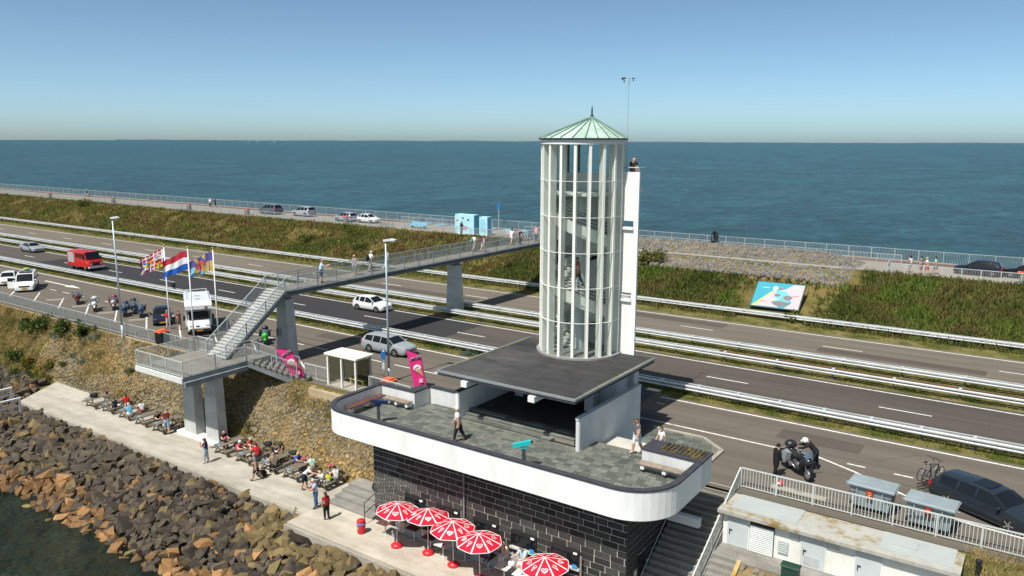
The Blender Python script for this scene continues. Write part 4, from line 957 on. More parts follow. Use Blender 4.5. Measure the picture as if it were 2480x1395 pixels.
flagpole('middle flagpole with a red, white and blue striped flag', -54.9, 35.35, -.3, 8.55, [('dutch_red', (.48,.03,.05)), ('white', (.74,.74,.74)), ('dutch_blue', (.02,.09,.42))], lambda u, v: min(2, int(v*3)), 'red white and blue striped flag')
def lion(u, v):
    d = (u-.52)**2/.03+(v-.48)**2/.08
    if d < 1 and math.sin(u*55+2)*math.sin(v*31) > -.45: return 3
    if u < .30: return 1 if (v > .42 and not (.12 < u < .17)) else 0
    if u > .75: return 0 if v < .45 else 2
    return 1 if math.sin(u*20+v*9) > .2 else (2 if v > .6 else 0)
flagpole('right flagpole with a purple and yellow flag showing a red lion', -54.1, 37.0, 0., 8.35, [('violet', (.10,.09,.30)), ('gold', (.60,.40,.08)), ('pale_blue', (.20,.42,.62)), ('lion_red', (.60,.10,.05))], lion, 'purple and yellow flag with red animal figure')
# ------------------------------------------------------------------ pink sail banners
def text_mesh(name, s, size, m, mirror=False, bold=0., shear=0.):
    c = bpy.data.curves.new(name, 'FONT'); c.body = s; c.size = size; c.offset = bold; c.shear = shear; c.align_x = 'CENTER'; c.align_y = 'CENTER'; c.extrude = .002
    o = bpy.data.objects.new(name, c); me = bpy.data.meshes.new_from_object(o); bpy.data.objects.remove(o); bpy.data.curves.remove(c)
    if mirror: me.transform(Matrix.Scale(-1, 4, (1, 0, 0))); me.flip_normals()
    me.materials.clear(); me.materials.append(m); return me
PINK = mat('pink_banner_cloth', (.66, .035, .20), .7, 0, .2, .1, 2); LOGOW = mat('print_white', (.78, .76, .74), .6); LOGOK = mat('print_dark', (.02, .02, .03), .6)
def banner(label, x, y, z, rz, tilt, h=2.6):
    t = thing('sail_banner', label, 'banner', (x, y, z), rz); t.rotation_euler = (0, tilt, rz)
    n = 18; wdt = lambda v: .70*min(1, (v*3.2)**.5 if v < .1 else 1)*(1-.12*v)
    edge = lambda v: .02+(-.02 if v > .25 else -(.25-v)**2*4.2)
    V = []; F = []
    for i in range(n+1):
        v = i/n; zt = .25+h*(1-v); xr = -.8*((.28-v)/.28)**2 if v < .28 else 0.; ww = .86+xr
        for k in range(5): V.append((xr-max(ww, .05)*k/4, .03*math.sin(v*7+k), zt))
    for i in range(n):
        for k in range(4): F.append((i*5+k, i*5+k+1, i*5+k+6, i*5+k+5))
    obj('sail', quads_mesh('sail', V, F, PINK, True), t)
    b = MB(); pts = [(V[i*5][0]+.015, .0, .25+h*(1-i/n)) for i in range(n+1)]; b.path(pts, .022, 5); b.path([(V[k][0], V[k][1], V[k][2]+.01) for k in range(5)], .02, 5); b.tube((.02,0,-.02), (.02,0,.4), .025, n=6); b.build('pole', DARK, t)
    b = MB(); b.bar((-.35,0,.02), (.35,0,.02), .06, .03); b.bar((0,-.35,.05), (0,.35,.05), .06, .03); b.build('cross_base', DARK, t)
    o = obj('printed_name', text_mesh('printed_name', 'Cornetto', .19, LOGOK, True, .012, .2), t, None, (-.36, -.075, .25+h*.76)); o.rotation_euler = (math.pi/2, R(-10), 0)
    o = obj('printed_name_outline', text_mesh('printed_name_outline', 'Cornetto', .19, LOGOW, True, .03, .2), t, None, (-.36, -.065, .25+h*.76)); o.rotation_euler = (math.pi/2, R(-10), 0)
    b = MB(); rg = np.random.default_rng(3)
    for k in range(9): a_ = k*.7; b.ball((-.38+.16*math.cos(a_), -.055, .25+h*.50+.13*math.sin(a_)), .11, .015, .10, 8, 5, 0)
    for k in range(7): b.ball((-.38+rg.uniform(-.17, .17), -.07, .25+h*.50+rg.uniform(-.15, .15)), .05, .012, .045, 6, 4, 1)
    b.prof([(-.52,.25+h*.43),(-.14,.25+h*.46),(-.08,.25+h*.25)], 'y', -.058, -.05, 2); b.build('printed_ice_cone', [LOGOW, mat('print_caramel', (.35, .20, .06), .6), mat('print_cone', (.50, .28, .12), .6)], t)
    b = MB(); b.box(-.42,-.16,-.06,-.05,.25+h*.10,.25+h*.20); b.build('printed_patch', mat('print_pink', (.80, .45, .52), .6), t)
banner('pink sail banner with ice cream print beside the bridge pier', -43.0, 36.35, -.05, R(42), R(-26), 2.7); banner('pink sail banner with ice cream print behind the terrace wall', -34.3, 39.4, 0., R(36), R(-10), 2.7)
# ------------------------------------------------------------------ rubbish bins
RED = mat('red_plastic', (.60, .02, .03), .45, 0, .4, .08); ORANGE = mat('orange_lid', (.75, .13, .05), .5, 0, .4, .06); BAGB = mat('blue_bag', (.10, .22, .55), .5)
def round_bin(label, x, y, z):
    t = thing('litter_bin', label, 'bin', (x, y, z)); b = MB(); b.lathe([(.20,0),(.225,.05),(.235,.66),(.22,.7)], 16); b.build('drum', RED, t, smooth=True)
    b = MB(); b.lathe([(.245,.52),(.25,.56),(.245,.62)], 16); b.build('bag_rim', BAGB, t); b = MB(); b.lathe([(.235,.701),(.2,.76),(.05,.8)], 16); b.build('lid', RED, t, smooth=True)
    o = obj('printed_heart', heart_me, t, None, (-.06, -.238, .36), (math.pi/2, 0, R(-15)), .55)
def heart_pts(s, n=24): return [(s*.0625*16*math.sin(k*6.2832/n)**3*1., s*.0625*(13*math.cos(k*6.2832/n)-5*math.cos(2*k*6.2832/n)-2*math.cos(3*k*6.2832/n)-math.cos(4*k*6.2832/n))) for k in range(n+1)]
def strip(pts, wd, z=0.):
    b = MB(); n = len(pts)
    for (x0, y0), (x1, y1) in zip(pts[:-1], pts[1:]):
        d = Vector((x1-x0, y1-y0)); 
        if d.length < 1e-6: continue
        p = Vector((-d.y, d.x)).normalized()*wd/2; e = d.normalized()*wd*.3
        b.add([(x0-p.x-e.x,y0-p.y-e.y,z),(x1-p.x+e.x,y1-p.y+e.y,z),(x1+p.x+e.x,y1+p.y+e.y,z),(x0+p.x-e.x,y0+p.y-e.y,z)], [(0,1,2,3)])
    return b
hb = strip(heart_pts(.22), .05); hi = strip([(x, y-.01) for x, y in heart_pts(.11)], .045, .001); hb.add(hi.v, hi.f); heart_me = hb.mesh('printed_heart', LOGOW, recalc=False)
cb = strip([(-.09,.1),(0,-.26),(.09,.1)], .04); ci = strip([(-.12,.1),(-.13,.19),(-.05,.27),(0,.22),(.05,.27),(.13,.19),(.12,.1),(-.12,.1)], .04, .001); cb.add(ci.v, ci.f); cone_me = cb.mesh('printed_cone', LOGOW, recalc=False)
round_bin('round red litter bin with blue bag at the cafe corner', -28.95, 27.7, -4.)
def box_bin(label, x, y, z, body, lid):
    t = thing('litter_bin', label, 'bin', (x, y, z)); b = MB(); b.box(-.4, .4, -.4, .4, .05, 1.); b.build('casing', body, t)
    b = MB()
    for k in range(9): b.box(-.42+k*.1, -.36+k*.1, -.43, -.401, .1, .95)
    b.build('slats', DARK, t); b = MB(); b.box(-.45, .45, -.45, .45, 1.001, 1.1); b.box(-.3, .3, -.32, .3, 1.101, 1.2); b.build('lid', lid, t)
box_bin('dark slatted litter bin with orange lid beside the left flagpole', -60.3, 35.95, .0, mat('dark_green_bin', (.02, .04, .035), .5), ORANGE)
box_bin('litter bin with orange lid behind the terrace wall', -35.9, 37.3, -.2, mat('grey_bin', (.3, .31, .31), .5), ORANGE)
CB = mat('crest_bin', (.16, .15, .15), .6)
for lab, x, y in (('red topped litter bin on the crest, leftmost of the row', -184, 86.), ('red topped litter bin on the crest below the cyclist', -158, 86.), ('red topped litter bin on the crest left of the two walkers', -131.5, 85.6), ('red topped litter bin in front of the dark grey van', -115.2, 86.), ('red topped litter bin in front of the small white car', -90.8, 85.9), ('red topped litter bin by the fence at the bridge end', -52.5, 87.), ('red topped bin beside the rightmost dark car', -1.9, 85.2)):
    t = thing('litter_bin', lab, 'bin', (x, y, 4.)); b = MB(); b.box(-.3, .3, -.3, .3, 0, .95); b.build('casing', CB, t); b = MB(); b.box(-.5, .5, -.36, .36, .951, 1.08); b.build('lid', mat('dull_red_lid', (.45, .07, .05), .6) if x < -4 else ORANGE, t)
# ------------------------------------------------------------------ two steel rubbish containers
CONT = mat('galvanised_container', (.25, .295, .305), .65, .1, .3, .12, 1.2, stain=((.28, .35, .37), 1.1, .3)); SIGNR = mat('container_sign_red', (.30, .02, .025), .5); SIGNY = mat('container_sign_yellow', (.75, .38, .04), .5)
def container(label, x, y, rz):
    t = thing('rubbish_container', label, 'container', (x, y, 0), rz)
    b = MB(); b.loft([[(-.92*s,-.55*q,z),(.92*s,-.55*q,z),(.92*s,.55*q,z),(-.92*s,.55*q,z)] for s, q, z in ((.86,.78,.22),(1,1,1.22))], True, True); b.build('body', CONT, t)
    b = MB(); b.box(-1.03, 1.03, -.66, .66, 1.221, 1.27); b.prof([(-.62,1.27),(-.56,1.31),(.5,1.36),(.62,1.27)], 'x', -.99, .99); b.build('lid', CONT, t)
    b = MB()
    for k in range(3): b.box(-.6+k*.55, -.55+k*.55, -.60, -.5, .35, 1.2)
    b.build('rib', CONT, t)
    for x_ in (-.78, .72): b = MB(); b.path([(x_-.1,-.56,.95),(x_-.08,-.6,.86),(x_+.08,-.6,.86),(x_+.1,-.56,.95)], .018, 6); b.build('handle', DARK, t)
    b = MB(); b.tube((-1.15,-.3,1.18), (1.15,-.3,1.18), .03, n=8); b.build('lift_trunnion', CONT, t)
    for sx in (-.7, .7):
        for sy in (-.36, .36): b = MB(); b.lathe([(.1,-.035),(.11,0),(.1,.035)], 12, (sx, sy, .11), 'y'); b.box(sx-.04, sx+.04, sy-.05, sy+.05, .13, .23); b.build('castor', DARK, t)
    b = MB(); b.box(-.16, .12, -.625, -.60, .74, 1.16); s_ = b.build('sign', SIGNR, t)
    b = MB(); ring = [(-.02+.085*math.cos(a_), .97+.06*math.sin(a_)) for a_ in np.linspace(-2.4, 3.0, 14)]
    b.path([(u, -.628, v) for u, v in ring], .018, 5); b.bar((-.03,-.628,.93), (.03,-.628,.93), .014, .014); b.bar((-.10,-.628,.87), (.04,-.628,.87), .01, .02); b.bar((-.10,-.628,.83), (.04,-.628,.83), .01, .015); b.build('sign_emblem', SIGNY, s_)
container('grey steel rubbish container with red sign, left of the pair behind the fence', -5.6, 37.55, R(-4)); container('grey steel rubbish container with red sign, right of the pair behind the fence', -3.15, 37.15, R(-5))
# wheel stops
ws = MB(); ws.prof([(-.12,0),(.12,0),(.09,.12),(-.09,.12)], 'x', -.75, .75)
wsm = ws.mesh('wheel_stop', KERB)
for lab, x, y in (('concrete wheel stop under the red helmet', -9.4, 37.35), ('concrete wheel stop left of the rubbish containers', -8.3, 37.3), ('wheel stop between white van and first motorcycle', -86.3, 39.7), ('wheel stop in front of the leftmost motorcycle', -80.8, 39.6), ('wheel stop in front of the white motorcycle', -75.6, 39.4), ('wheel stop in front of the blue motorcycles', -70.2, 39.5), ('wheel stop left of the green motorcycle', -54.6, 38.9)):
    tag(obj('wheel_stop', wsm, None, None, (x, y, 0), R(59) if x < -20 else 0.), lab, 'wheel stop', 'concrete wheel stops in the parking lot')
# ------------------------------------------------------------------ utility building at the right
UW = mat('utility_white', (.74, .73, .68), .8, 0, .3, .05, 1, stain=((.56, .53, .45), .8, .35, (1, 1, .3))); DOOR = mat('pale_grey_door', (.50, .53, .53), .6, 0, .3, .06, 1)
UROOF = mat('lichen_roof', (.40, .39, .35), .9, 0, .2, .12, 1.5, .25, 12, stain=((.23, .165, .06), .75, .14)); ROOFP = mat('grey_roof_panel', (.37, .40, .38), .7, 0, .3, .06, .8)
U = thing('utility_building', 'flat roofed white utility building with pale grey doors', 'building', (-6.7, 35.2, -1.8))
def upart(name, mb, m, par_=None):
    o = mb.build(name, m, par_ or U)
    if par_ is None: o.location = (6.7, -35.2, 1.8)
    return o
b = MB(); b.box(-11.33,-1.75,33.92,36.38,-2.2,-.21); upart('wall', b, UW)
b = MB(); b.box(-11.54,-1.6,33.6,36.38,-.209,-.05); ur = upart('roof', b, UROOF)
b = MB(); b.box(-11.1,-8.1,34.1,36.15,-.049,-.02); b.build('roof_panel', ROOFP, ur); b = MB(); b.box(-4.7,-1.9,34.0,35.7,-.049,-.02); b.build('roof_panel', ROOFP, ur)
b = MB(); b.box(-4.3,-3.3,34.6,35.3,-.019,.03); b.build('roof_hatch', ROOFP, ur)
for x0, x1, m in ((-11.1,-10.15,DOOR),(-7.75,-6.75,DOOR),(-5.5,-4.5,DOOR)):
    b = MB(); b.box(x0-.06, x1+.06, 33.88, 33.919, -1.8, -.22); d_ = upart('door', b, UW); b = MB(); b.box(x0, x1, 33.85, 33.879, -1.78, -.26); b.build('leaf', m, d_); b = MB(); b.box(x0+.1, x0+.13, 33.8, 33.849, -1.22, -.98); b.box(x0+.1, x0+.24, 33.8, 33.82, -1.02, -.98); b.build('handle', DARK, d_)
b = MB(); b.box(-7.6,-6.95,33.835,33.849,-1.65,-1.25); upart('door_vent', b, mat('vent_grey', (.42, .45, .45), .6))
b = MB(); b.box(-10.05,-8.95,33.87,33.918,-1.78,-.26); lv = upart('louvre_door', b, DARKIN)
for k in range(14): b = MB(); b.prof([(33.86,-1.75+k*.09),(33.80,-1.77+k*.09),(33.81,-1.73+k*.09),(33.87,-1.68+k*.09)], 'x', -10.03, -8.97); b.build('slat', GALVW, lv)
for x0, x1, z0, z1 in ((-8.75,-8.3,-1.5,-.9),(-8.25,-7.85,-.65,-.3),(-6.65,-6.2,-.65,-.3)):
    b = MB(); b.box(x0, x1, 33.86, 33.918, z0, z1); v_ = upart('vent', b, mat('vent_grey', (.42, .45, .45), .6))
    for k in range(5): b = MB(); b.box(x0+.03, x1-.03, 33.84, 33.859, z0+.05+k*(z1-z0-.08)/5, z0+.09+k*(z1-z0-.08)/5); b.build('slat', GALVW, v_)
b = MB(); b.box(-11.34,-1.7,32.6,33.91,-2.3,-1.8); struct('utility_path', b, STEPC)
for k in range(5):
    b = MB(); b.box(-11.34,-10.15,32.6-.3*(k+1),32.6-.3*k,-4.1,-1.8-.19*(k+1)); tag(b.build('step', STEPC), 'concrete step in front of the utility building, %s from the top' % ('first', 'second', 'third', 'fourth', 'fifth')[k], 'step', 'steps below the utility building')
b = MB(); b.prof([(32.58,-1.85),(32.58,-4.1),(28.5,-4.1),(28.5,-3.9)], 'x', -10.0, 8.); struct('planted_bank', b, STONEBED)
bk = MB(); rg = random.Random(4); bank = obj('bank_stones', None); bank['kind'] = 'structure'
bks = [stone_mesh(400+i, PSTONE[0]) for i in range(4)]
for k in range(220): 
    x, y = rg.uniform(-9.9, 1.5), rg.uniform(29.2, 32.5); z = -1.85-(32.58-y)*.5
    obj('paving_stone', rg.choice(bks), bank, None, (x, y, z), (.42+rg.uniform(-.2, .2), rg.uniform(-.2, .2), rg.uniform(0, 6)), rg.uniform(.35, .5))
b = MB(); b.bar((-10.05,32.6,-1.77), (-10.05,29.1,-3.5), .18, .2); tag(b.build('bank_kerb', mat('yellow_lichen_kerb', (.42, .27, .06), .9, 0, .2, .3, 2, stain=((.36, .34, .28), 2, .2))), 'sloping kerb stone with yellow lichen beside the stepped path', 'kerb')
t = thing('green_cabinet', 'small dark green cabinet on the path by the utility building', 'cabinet', (-7.75, 32.3, -2.1)); b = MB(); b.box(-.35, .35, -.2, .2, 0, 1.); b.build('body', mat('dark_green_paint', (.012, .05, .03), .5), t); b = MB(); b.prof([(-.24,1.0),(.24,1.0),(.2,1.08),(-.2,1.08)], 'x', -.39, .39); b.build('lid', mat('dark_green_paint', (.012, .05, .03), .5), t)
t = thing('vent_pipe', 'bent black pipe standing at the right end of the utility building', 'pipe', (-1.2, 35.0, -1.2)); b = MB(); b.path([(-.5,0,.2),(0,0,.1),(.1,0,.35),(.12,0,1.25)], .09, 10); b.lathe([(.12,1.2),(.13,1.3),(.05,1.34)], 10, (.12, 0, 0)); b.build('pipe', DARK, t)
G_ = scatter(1800, -1.6, 6, 32.5, 36.2, lambda x, y: slope_z(y) if y < 35.4 else -.05)
t = tufts('corner_grass', G_, DRYG, .08, .3, .05, 5, .7, .1); t['label'] = 'dry grass at the right end of the utility building'
# ------------------------------------------------------------------ things on the crest
LB = mat('light_blue_panel', (.40, .68, .76), .6, 0, .3, .04, .8); LBD = mat('mid_blue_panel', (.16, .44, .58), .6)
for lab, x, y, w_, d_, h_ in (('long light blue information kiosk with pictures on the crest', -67.2, 86.2, 3.3, 1.2, 2.7), ('narrow light blue information kiosk right of the long one', -63.95, 86.1, 1.35, 1.0, 2.55)):
    t = thing('information_kiosk', lab, 'kiosk', (x, y, 4.)); b = MB(); b.box(-w_/2, w_/2, -d_/2, d_/2, .15, h_); b.build('body', LB, t); b = MB(); b.box(-w_/2-.05, w_/2+.05, -d_/2-.05, d_/2+.05, 0, .149); b.build('plinth', WHITE, t)
    b = MB(); b.box(w_/2+.001, w_/2+.02, -d_/2, d_/2, .16, h_-.01); b.build('side_panel', LBD, t)
    rg = random.Random(int(-x)); y_ = -d_/2-.012
    if w_ > 2:
        for k in range(11): u, v = rg.uniform(-1.4, 1.3), rg.uniform(.7, 2.3); b = MB(); s_ = rg.uniform(.1, .22); b.box(u-s_, u+s_, y_, y_+.01, v-s_*.8, v+s_*.8); b.build('picture', mat('picture_%d' % (k % 4), [(.5,.5,.5),(.08,.12,.16),(.62,.6,.56),(.25,.28,.3)][k % 4], .7), t)
        for k in range(4): b = MB(); b.box(-.7, .45, y_-.004, y_+.006, .62+k*.15, .68+k*.15); b.build('red_stripe', RED, t)
        b = MB(); b.box(-.75,-.3,y_-.006,y_+.006,.75,1.25); b.build('dark_picture', DARK, t)
    else:
        for k in range(12): b = MB(); b.box(-.5, .5-rg.random()*.4, y_, y_+.01, .6+k*.14, .64+k*.14); b.build('text_line', LBD, t)
t = thing('blue_bench', 'turquoise blue bench on the crest left of the information kiosk', 'bench', (-77.2, 87.3, 4.)); b = MB(); b.box(-1.5, 1.5, -.3, .3, .4, .5); b.build('seat', LBD, t); b = MB(); b.box(-1.2,-1.1,-.25,.25,0,.4); b.box(1.1,1.2,-.25,.25,0,.4); b.build('leg', LBD, t); b = MB(); b.box(-1.5, 1.5, .3, .36, .5, .9); b.build('backrest', LBD, t)
t = thing('blue_bench', 'small blue table seat on the crest behind the bridge railing', 'bench', (-58.8, 88.2, 4.)); b = MB(); b.box(-.7, .7, -.4, .4, .7, .78); b.build('seat', LBD, t); b = MB(); b.box(-.6,-.5,-.3,.3,0,.7); b.box(.5,.6,-.3,.3,0,.7); b.build('leg', LBD, t)
t = thing('sign_post', 'tall pole with blue signs behind the information kiosk', 'sign', (-66.8, 93.2, 4.)); b = MB(); b.tube((0,0,0), (0,0,3.9), .06); b.build('pole', GALV, t)
for z in (3.45, 2.95): b = MB(); b.box(-.28, .28, -.07, -.045, z, z+.42); b.build('panel', mat('blue_sign', (.02, .13, .38), .4), t)
for lab, x in (('grey boulder at the bridge end next to the narrow kiosk', -60.7), ('rounded grey boulder beside the small blue table', -59.9)): tag(obj('boulder', rock_mesh(555, mat('pale_boulder', (.42, .38, .35), .9)), None, None, (x, 86.9, 4.3), (0, 0, x), (1.3, 1.3, 1.7)), lab, 'boulder')
cols = [(.16,.42,.55),(.42,.25,.16)]
for k in range(9):
    b = MB(); x = -82+k*3.1; b.add([(x,91.7,4.009),(x+1.3,91.7,4.009),(x+1.9,94.2,4.009),(x+.6,94.2,4.009)], [(0,1,2,3)]); o = b.build('painted_patch', mat('crest_paint_blue', (.10, .38, .55), .8), crest, recalc=False)
# map board on the slope
t = thing('map_board', 'large tilted map board with turquoise sea and grey land on the slope', 'sign', (-21.55, 76.75, 2.0)); t.rotation_euler = (R(-52), 0, R(2))
b = MB(); b.box(-2.35, 2.35, .03, .12, -1.65, 1.75); b.build('frame', mat('dark_board_frame', (.04, .05, .06), .5), t)
def mp(name, pts, c, k): b = MB(); b.add([(x, .03-.006*k, z) for x, z in pts], [tuple(range(len(pts)))]); b.build(name, mat('map_'+name, c, .5, 0, .3, .02), t, recalc=False)
mp('sea', [(-2.25,-1.55),(2.25,-1.55),(2.25,1.65),(-2.25,1.65)], (.035,.29,.36), 1)
mp('shallow_water', [(-.3,-1.5),(1.,-.9),(1.7,.3),(1.,1.2),(.2,.75),(-.9,.3),(-.6,-.6)], (.12,.42,.46), 2)
mp('mainland', [(-2.1,-1.5),(-.6,.35),(-.2,.5),(-.25,-.2),(.1,-.4),(-.1,-.9),(.4,-1.5)], (.42,.39,.40), 3); mp('mainland', [(2.25,-1.55),(2.25,1.6),(1.2,1.6),(.6,.9),(-.1,.62),(.6,.6),(1.15,.1),(1.2,-.4),(1.5,-.8),(.9,-1.55)], (.42,.39,.40), 3)
mp('coast_strip', [(-2.15,-1.5),(-.75,.35),(-.5,.62),(-.62,.3),(-1.85,-1.5)], (.72,.62,.10), 4)
for cx, cz, rx, rz_ in ((-.05,.05,.3,.17),(1.0,-.2,.42,.3),(.45,-1.0,.8,.33),(-.4,.85,.25,.35)): mp('polder' if cx > -.3 else 'island', [(cx+rx*math.cos(a_)*(1+.2*math.sin(3*a_)), cz+rz_*math.sin(a_)) for a_ in np.linspace(0, 6.0, 14)], (.17,.15,.16) if cx > -.3 else (.62,.58,.45), 5)
for k, (x, z) in enumerate(((-1.3,.9),(.1,1.0),(-.95,-.35),(.6,-.45),(1.6,1.2),(1.7,.1),(-.1,-.55),(-1.2,-.9))): b = MB(); b.box(x-.3, x+.3, -.012, -.008, z-.03, z+.03); b.build('place_name', mat('map_text', (.62,.10,.10) if k % 2 else (.75,.75,.75), .5) if 0 else mat('map_text_%d' % (k % 2), (.62,.10,.10) if k % 2 else (.75,.75,.75), .5), t)
b = MB()
for x in (-1.8, 1.8): b.tube((x,.12,1.2), (x,1.2,-.4), .06)
b.build('support', DARK, t)
# white railing at the far left of the quay
t = thing('white_railing', 'white wooden railing at the left edge, beyond the end of the quay', 'railing', (-66.6, 25., -4.))
for x, y0, y1 in ((1.6, -4., 1.6), (-1.7, -3., 2.4)):
    b = MB(); b.bar((x,y0,.9), (x,y1,.9), .14, .14); b.build('rail', WHITE, t); b = MB(); b.bar((x,y0,.35), (x,y1,.35), .1, .1); b.build('rail', WHITE, t)
    for y in (y0+.1, (y0+y1)/2, y1-.1): b = MB(); b.box(x-.06, x+.06, y-.06, y+.06, -1.2, .829); b.build('post', WHITE, t)
# dark stake on the slope
t = thing('wooden_stake', 'dark wooden stake standing on the stone slope behind the maroon shirt', 'stake', (-51.9, 32.4, -3.4)); b = MB(); b.bar((0,0,-.3), (.02,0,1.0), .09, .09); b.bar((.02,0,1.0), (.02,0,1.06), .06, .06); b.build('stake', STEM, t)
# camera post on the near barrier
t = thing('road_detector', 'small dark box standing on the near crash barrier', 'detector', (-78.5, 48.5, .77)); b = MB(); b.box(-.2, .2, -.15, .15, .15, .6); b.build('housing', DARK, t); b = MB(); b.tube((0,0,0), (0,0,.15), .04); b.build('bracket', DARK, t)
# small steps and handrail at the left corner of the black wall
sl_ = thing('corner_steps', 'concrete steps with handrail at the left corner of the black block wall', 'steps', (-31.2, 30.4, -4.))
for k in range(4): b = MB(); b.box(-1.9+.0, 1.75, -1.3+.55*k, 1.3, 0, .16*(k+1)); b.build('step', STEPC, sl_)
b = MB(); b.path([(1.7,-1.9,0),(1.7,-1.9,1.25),(1.7,.6,1.95)], .03, 6); b.path([(1.7,-1.9,.65),(1.7,.6,1.3)], .025, 6); b.path([(1.7,.6,1.95),(1.7,.6,.5)], .04, 6); b.build('handrail', mat('dark_handrail', (.14, .14, .15), .5, .5), sl_)
# ================================================================== vehicles
TYRE = mat('tyre_rubber', (.018, .018, .018), .85, 0, .2); RIM = mat('alloy_rim', (.45, .46, .47), .35, .7, .5); CHROME = mat('chrome', (.6, .6, .6), .2, .9)
HEADL = mat('headlight_lens', (.62, .66, .68), .1, .1, .8); TAIL = mat('tail_light_red', (.40, .015, .015), .2, 0, .6); PLATEY = mat('number_plate', (.70, .36, .03), .5); BLKPL = mat('black_trim', (.02, .02, .022), .55)
def wheel_mesh(r, w_):
    t = MB(); t.lathe([(r*.68,-w_/2),(r*.95,-w_/2),(r,-w_*.35),(r,w_*.35),(r*.95,w_/2),(r*.68,w_/2)], 20, axis='y')
    q = MB(); q.lathe([(r*.68,-w_*.42),(r*.70,-w_*.3),(r*.70,w_*.3),(r*.68,w_*.42)], 16, axis='y', mi=1)
    for s in (-1, 1):
        q.lathe([(r*.14,s*w_*.40),(r*.16,s*w_*.44),(.01,s*w_*.46)], 8, axis='y')
        for k in range(5): a = k*1.2566; q.bar((0,s*w_*.43,0), (r*.69*math.cos(a),s*w_*.43,r*.69*math.sin(a)), .05, r*.2, 0, (0,1,0))
    return t.mesh('tyre', TYRE, True), q.mesh('rim', [RIM, BLKPL])
WH = {}
# normalised outline stations, front (x=+.5) to rear: (x, top z, belt z, width factor, roof-edge factor)
SHAPES = {
 'hatch':  [(.50,.43,.40,.80,.8),(.485,.50,.46,.88,.82),(.45,.545,.50,.95,.84),(.36,.595,.55,.99,.86),(.27,.64,.59,1,.86),(.235,.665,.605,1,.84),(.07,.955,.62,1,.72),(.04,.975,.62,1,.71),(-.06,1.,.63,1,.71),(-.075,1.,.63,1,.71),(-.24,.985,.645,1,.70),(-.265,.98,.65,1,.70),(-.38,.945,.67,.99,.68),(-.40,.92,.67,.99,.68),(-.475,.66,.62,.95,.8),(-.49,.55,.52,.92,.86),(-.50,.42,.40,.88,.88)],
 'estate': [(.50,.42,.39,.80,.8),(.487,.49,.45,.88,.82),(.455,.545,.50,.95,.84),(.36,.60,.555,.99,.86),(.28,.64,.59,1,.86),(.245,.66,.605,1,.84),(.11,.935,.62,1,.72),(.08,.965,.62,1,.71),(-.03,1.,.63,1,.71),(-.045,1.,.63,1,.71),(-.21,.995,.645,1,.70),(-.23,.99,.65,1,.70),(-.40,.95,.675,.99,.68),(-.425,.93,.68,.99,.68),(-.485,.68,.63,.95,.8),(-.495,.56,.52,.92,.86),(-.50,.42,.40,.88,.88)],
 'sedan':  [(.50,.42,.39,.80,.8),(.487,.49,.45,.88,.82),(.455,.55,.50,.95,.84),(.36,.60,.56,.99,.86),(.27,.645,.595,1,.86),(.235,.665,.61,1,.84),(.09,.95,.62,1,.70),(.06,.975,.62,1,.69),(-.05,1.,.63,1,.69),(-.065,1.,.63,1,.69),(-.17,.985,.64,1,.68),(-.185,.975,.645,1,.68),(-.25,.90,.655,1,.68),(-.27,.87,.66,1,.69),(-.37,.70,.665,.98,.82),(-.48,.67,.62,.92,.84),(-.50,.5,.46,.85,.86)],
 'suv':    [(.50,.42,.39,.84,.84),(.487,.50,.46,.90,.86),(.455,.565,.52,.96,.87),(.36,.61,.57,1,.88),(.28,.645,.60,1,.88),(.245,.665,.615,1,.86),(.12,.945,.63,1,.76),(.09,.97,.63,1,.75),(-.03,1.,.64,1,.75),(-.045,1.,.64,1,.75),(-.23,.995,.65,1,.75),(-.25,.99,.65,1,.75),(-.41,.97,.66,1,.74),(-.43,.955,.66,1,.74),(-.485,.68,.63,.97,.82),(-.495,.56,.53,.95,.88),(-.50,.42,.40,.92,.9)],
 'van':    [(.50,.33,.30,.86,.86),(.49,.40,.37,.92,.88),(.465,.46,.43,.97,.9),(.39,.52,.50,1,.9),(.355,.55,.53,1,.88),(.34,.57,.545,1,.87),(.20,.94,.56,1,.84),(.17,.965,.56,1,.84),(.06,.995,.57,1,.84),(.04,1.,.57,1,.84),(-.20,1.,.57,1,.84),(-.22,1.,.57,1,.84),(-.44,.985,.57,1,.84),(-.46,.97,.57,1,.84),(-.49,.6,.56,.98,.9),(-.495,.45,.42,.97,.92),(-.50,.33,.30,.95,.92)],
}
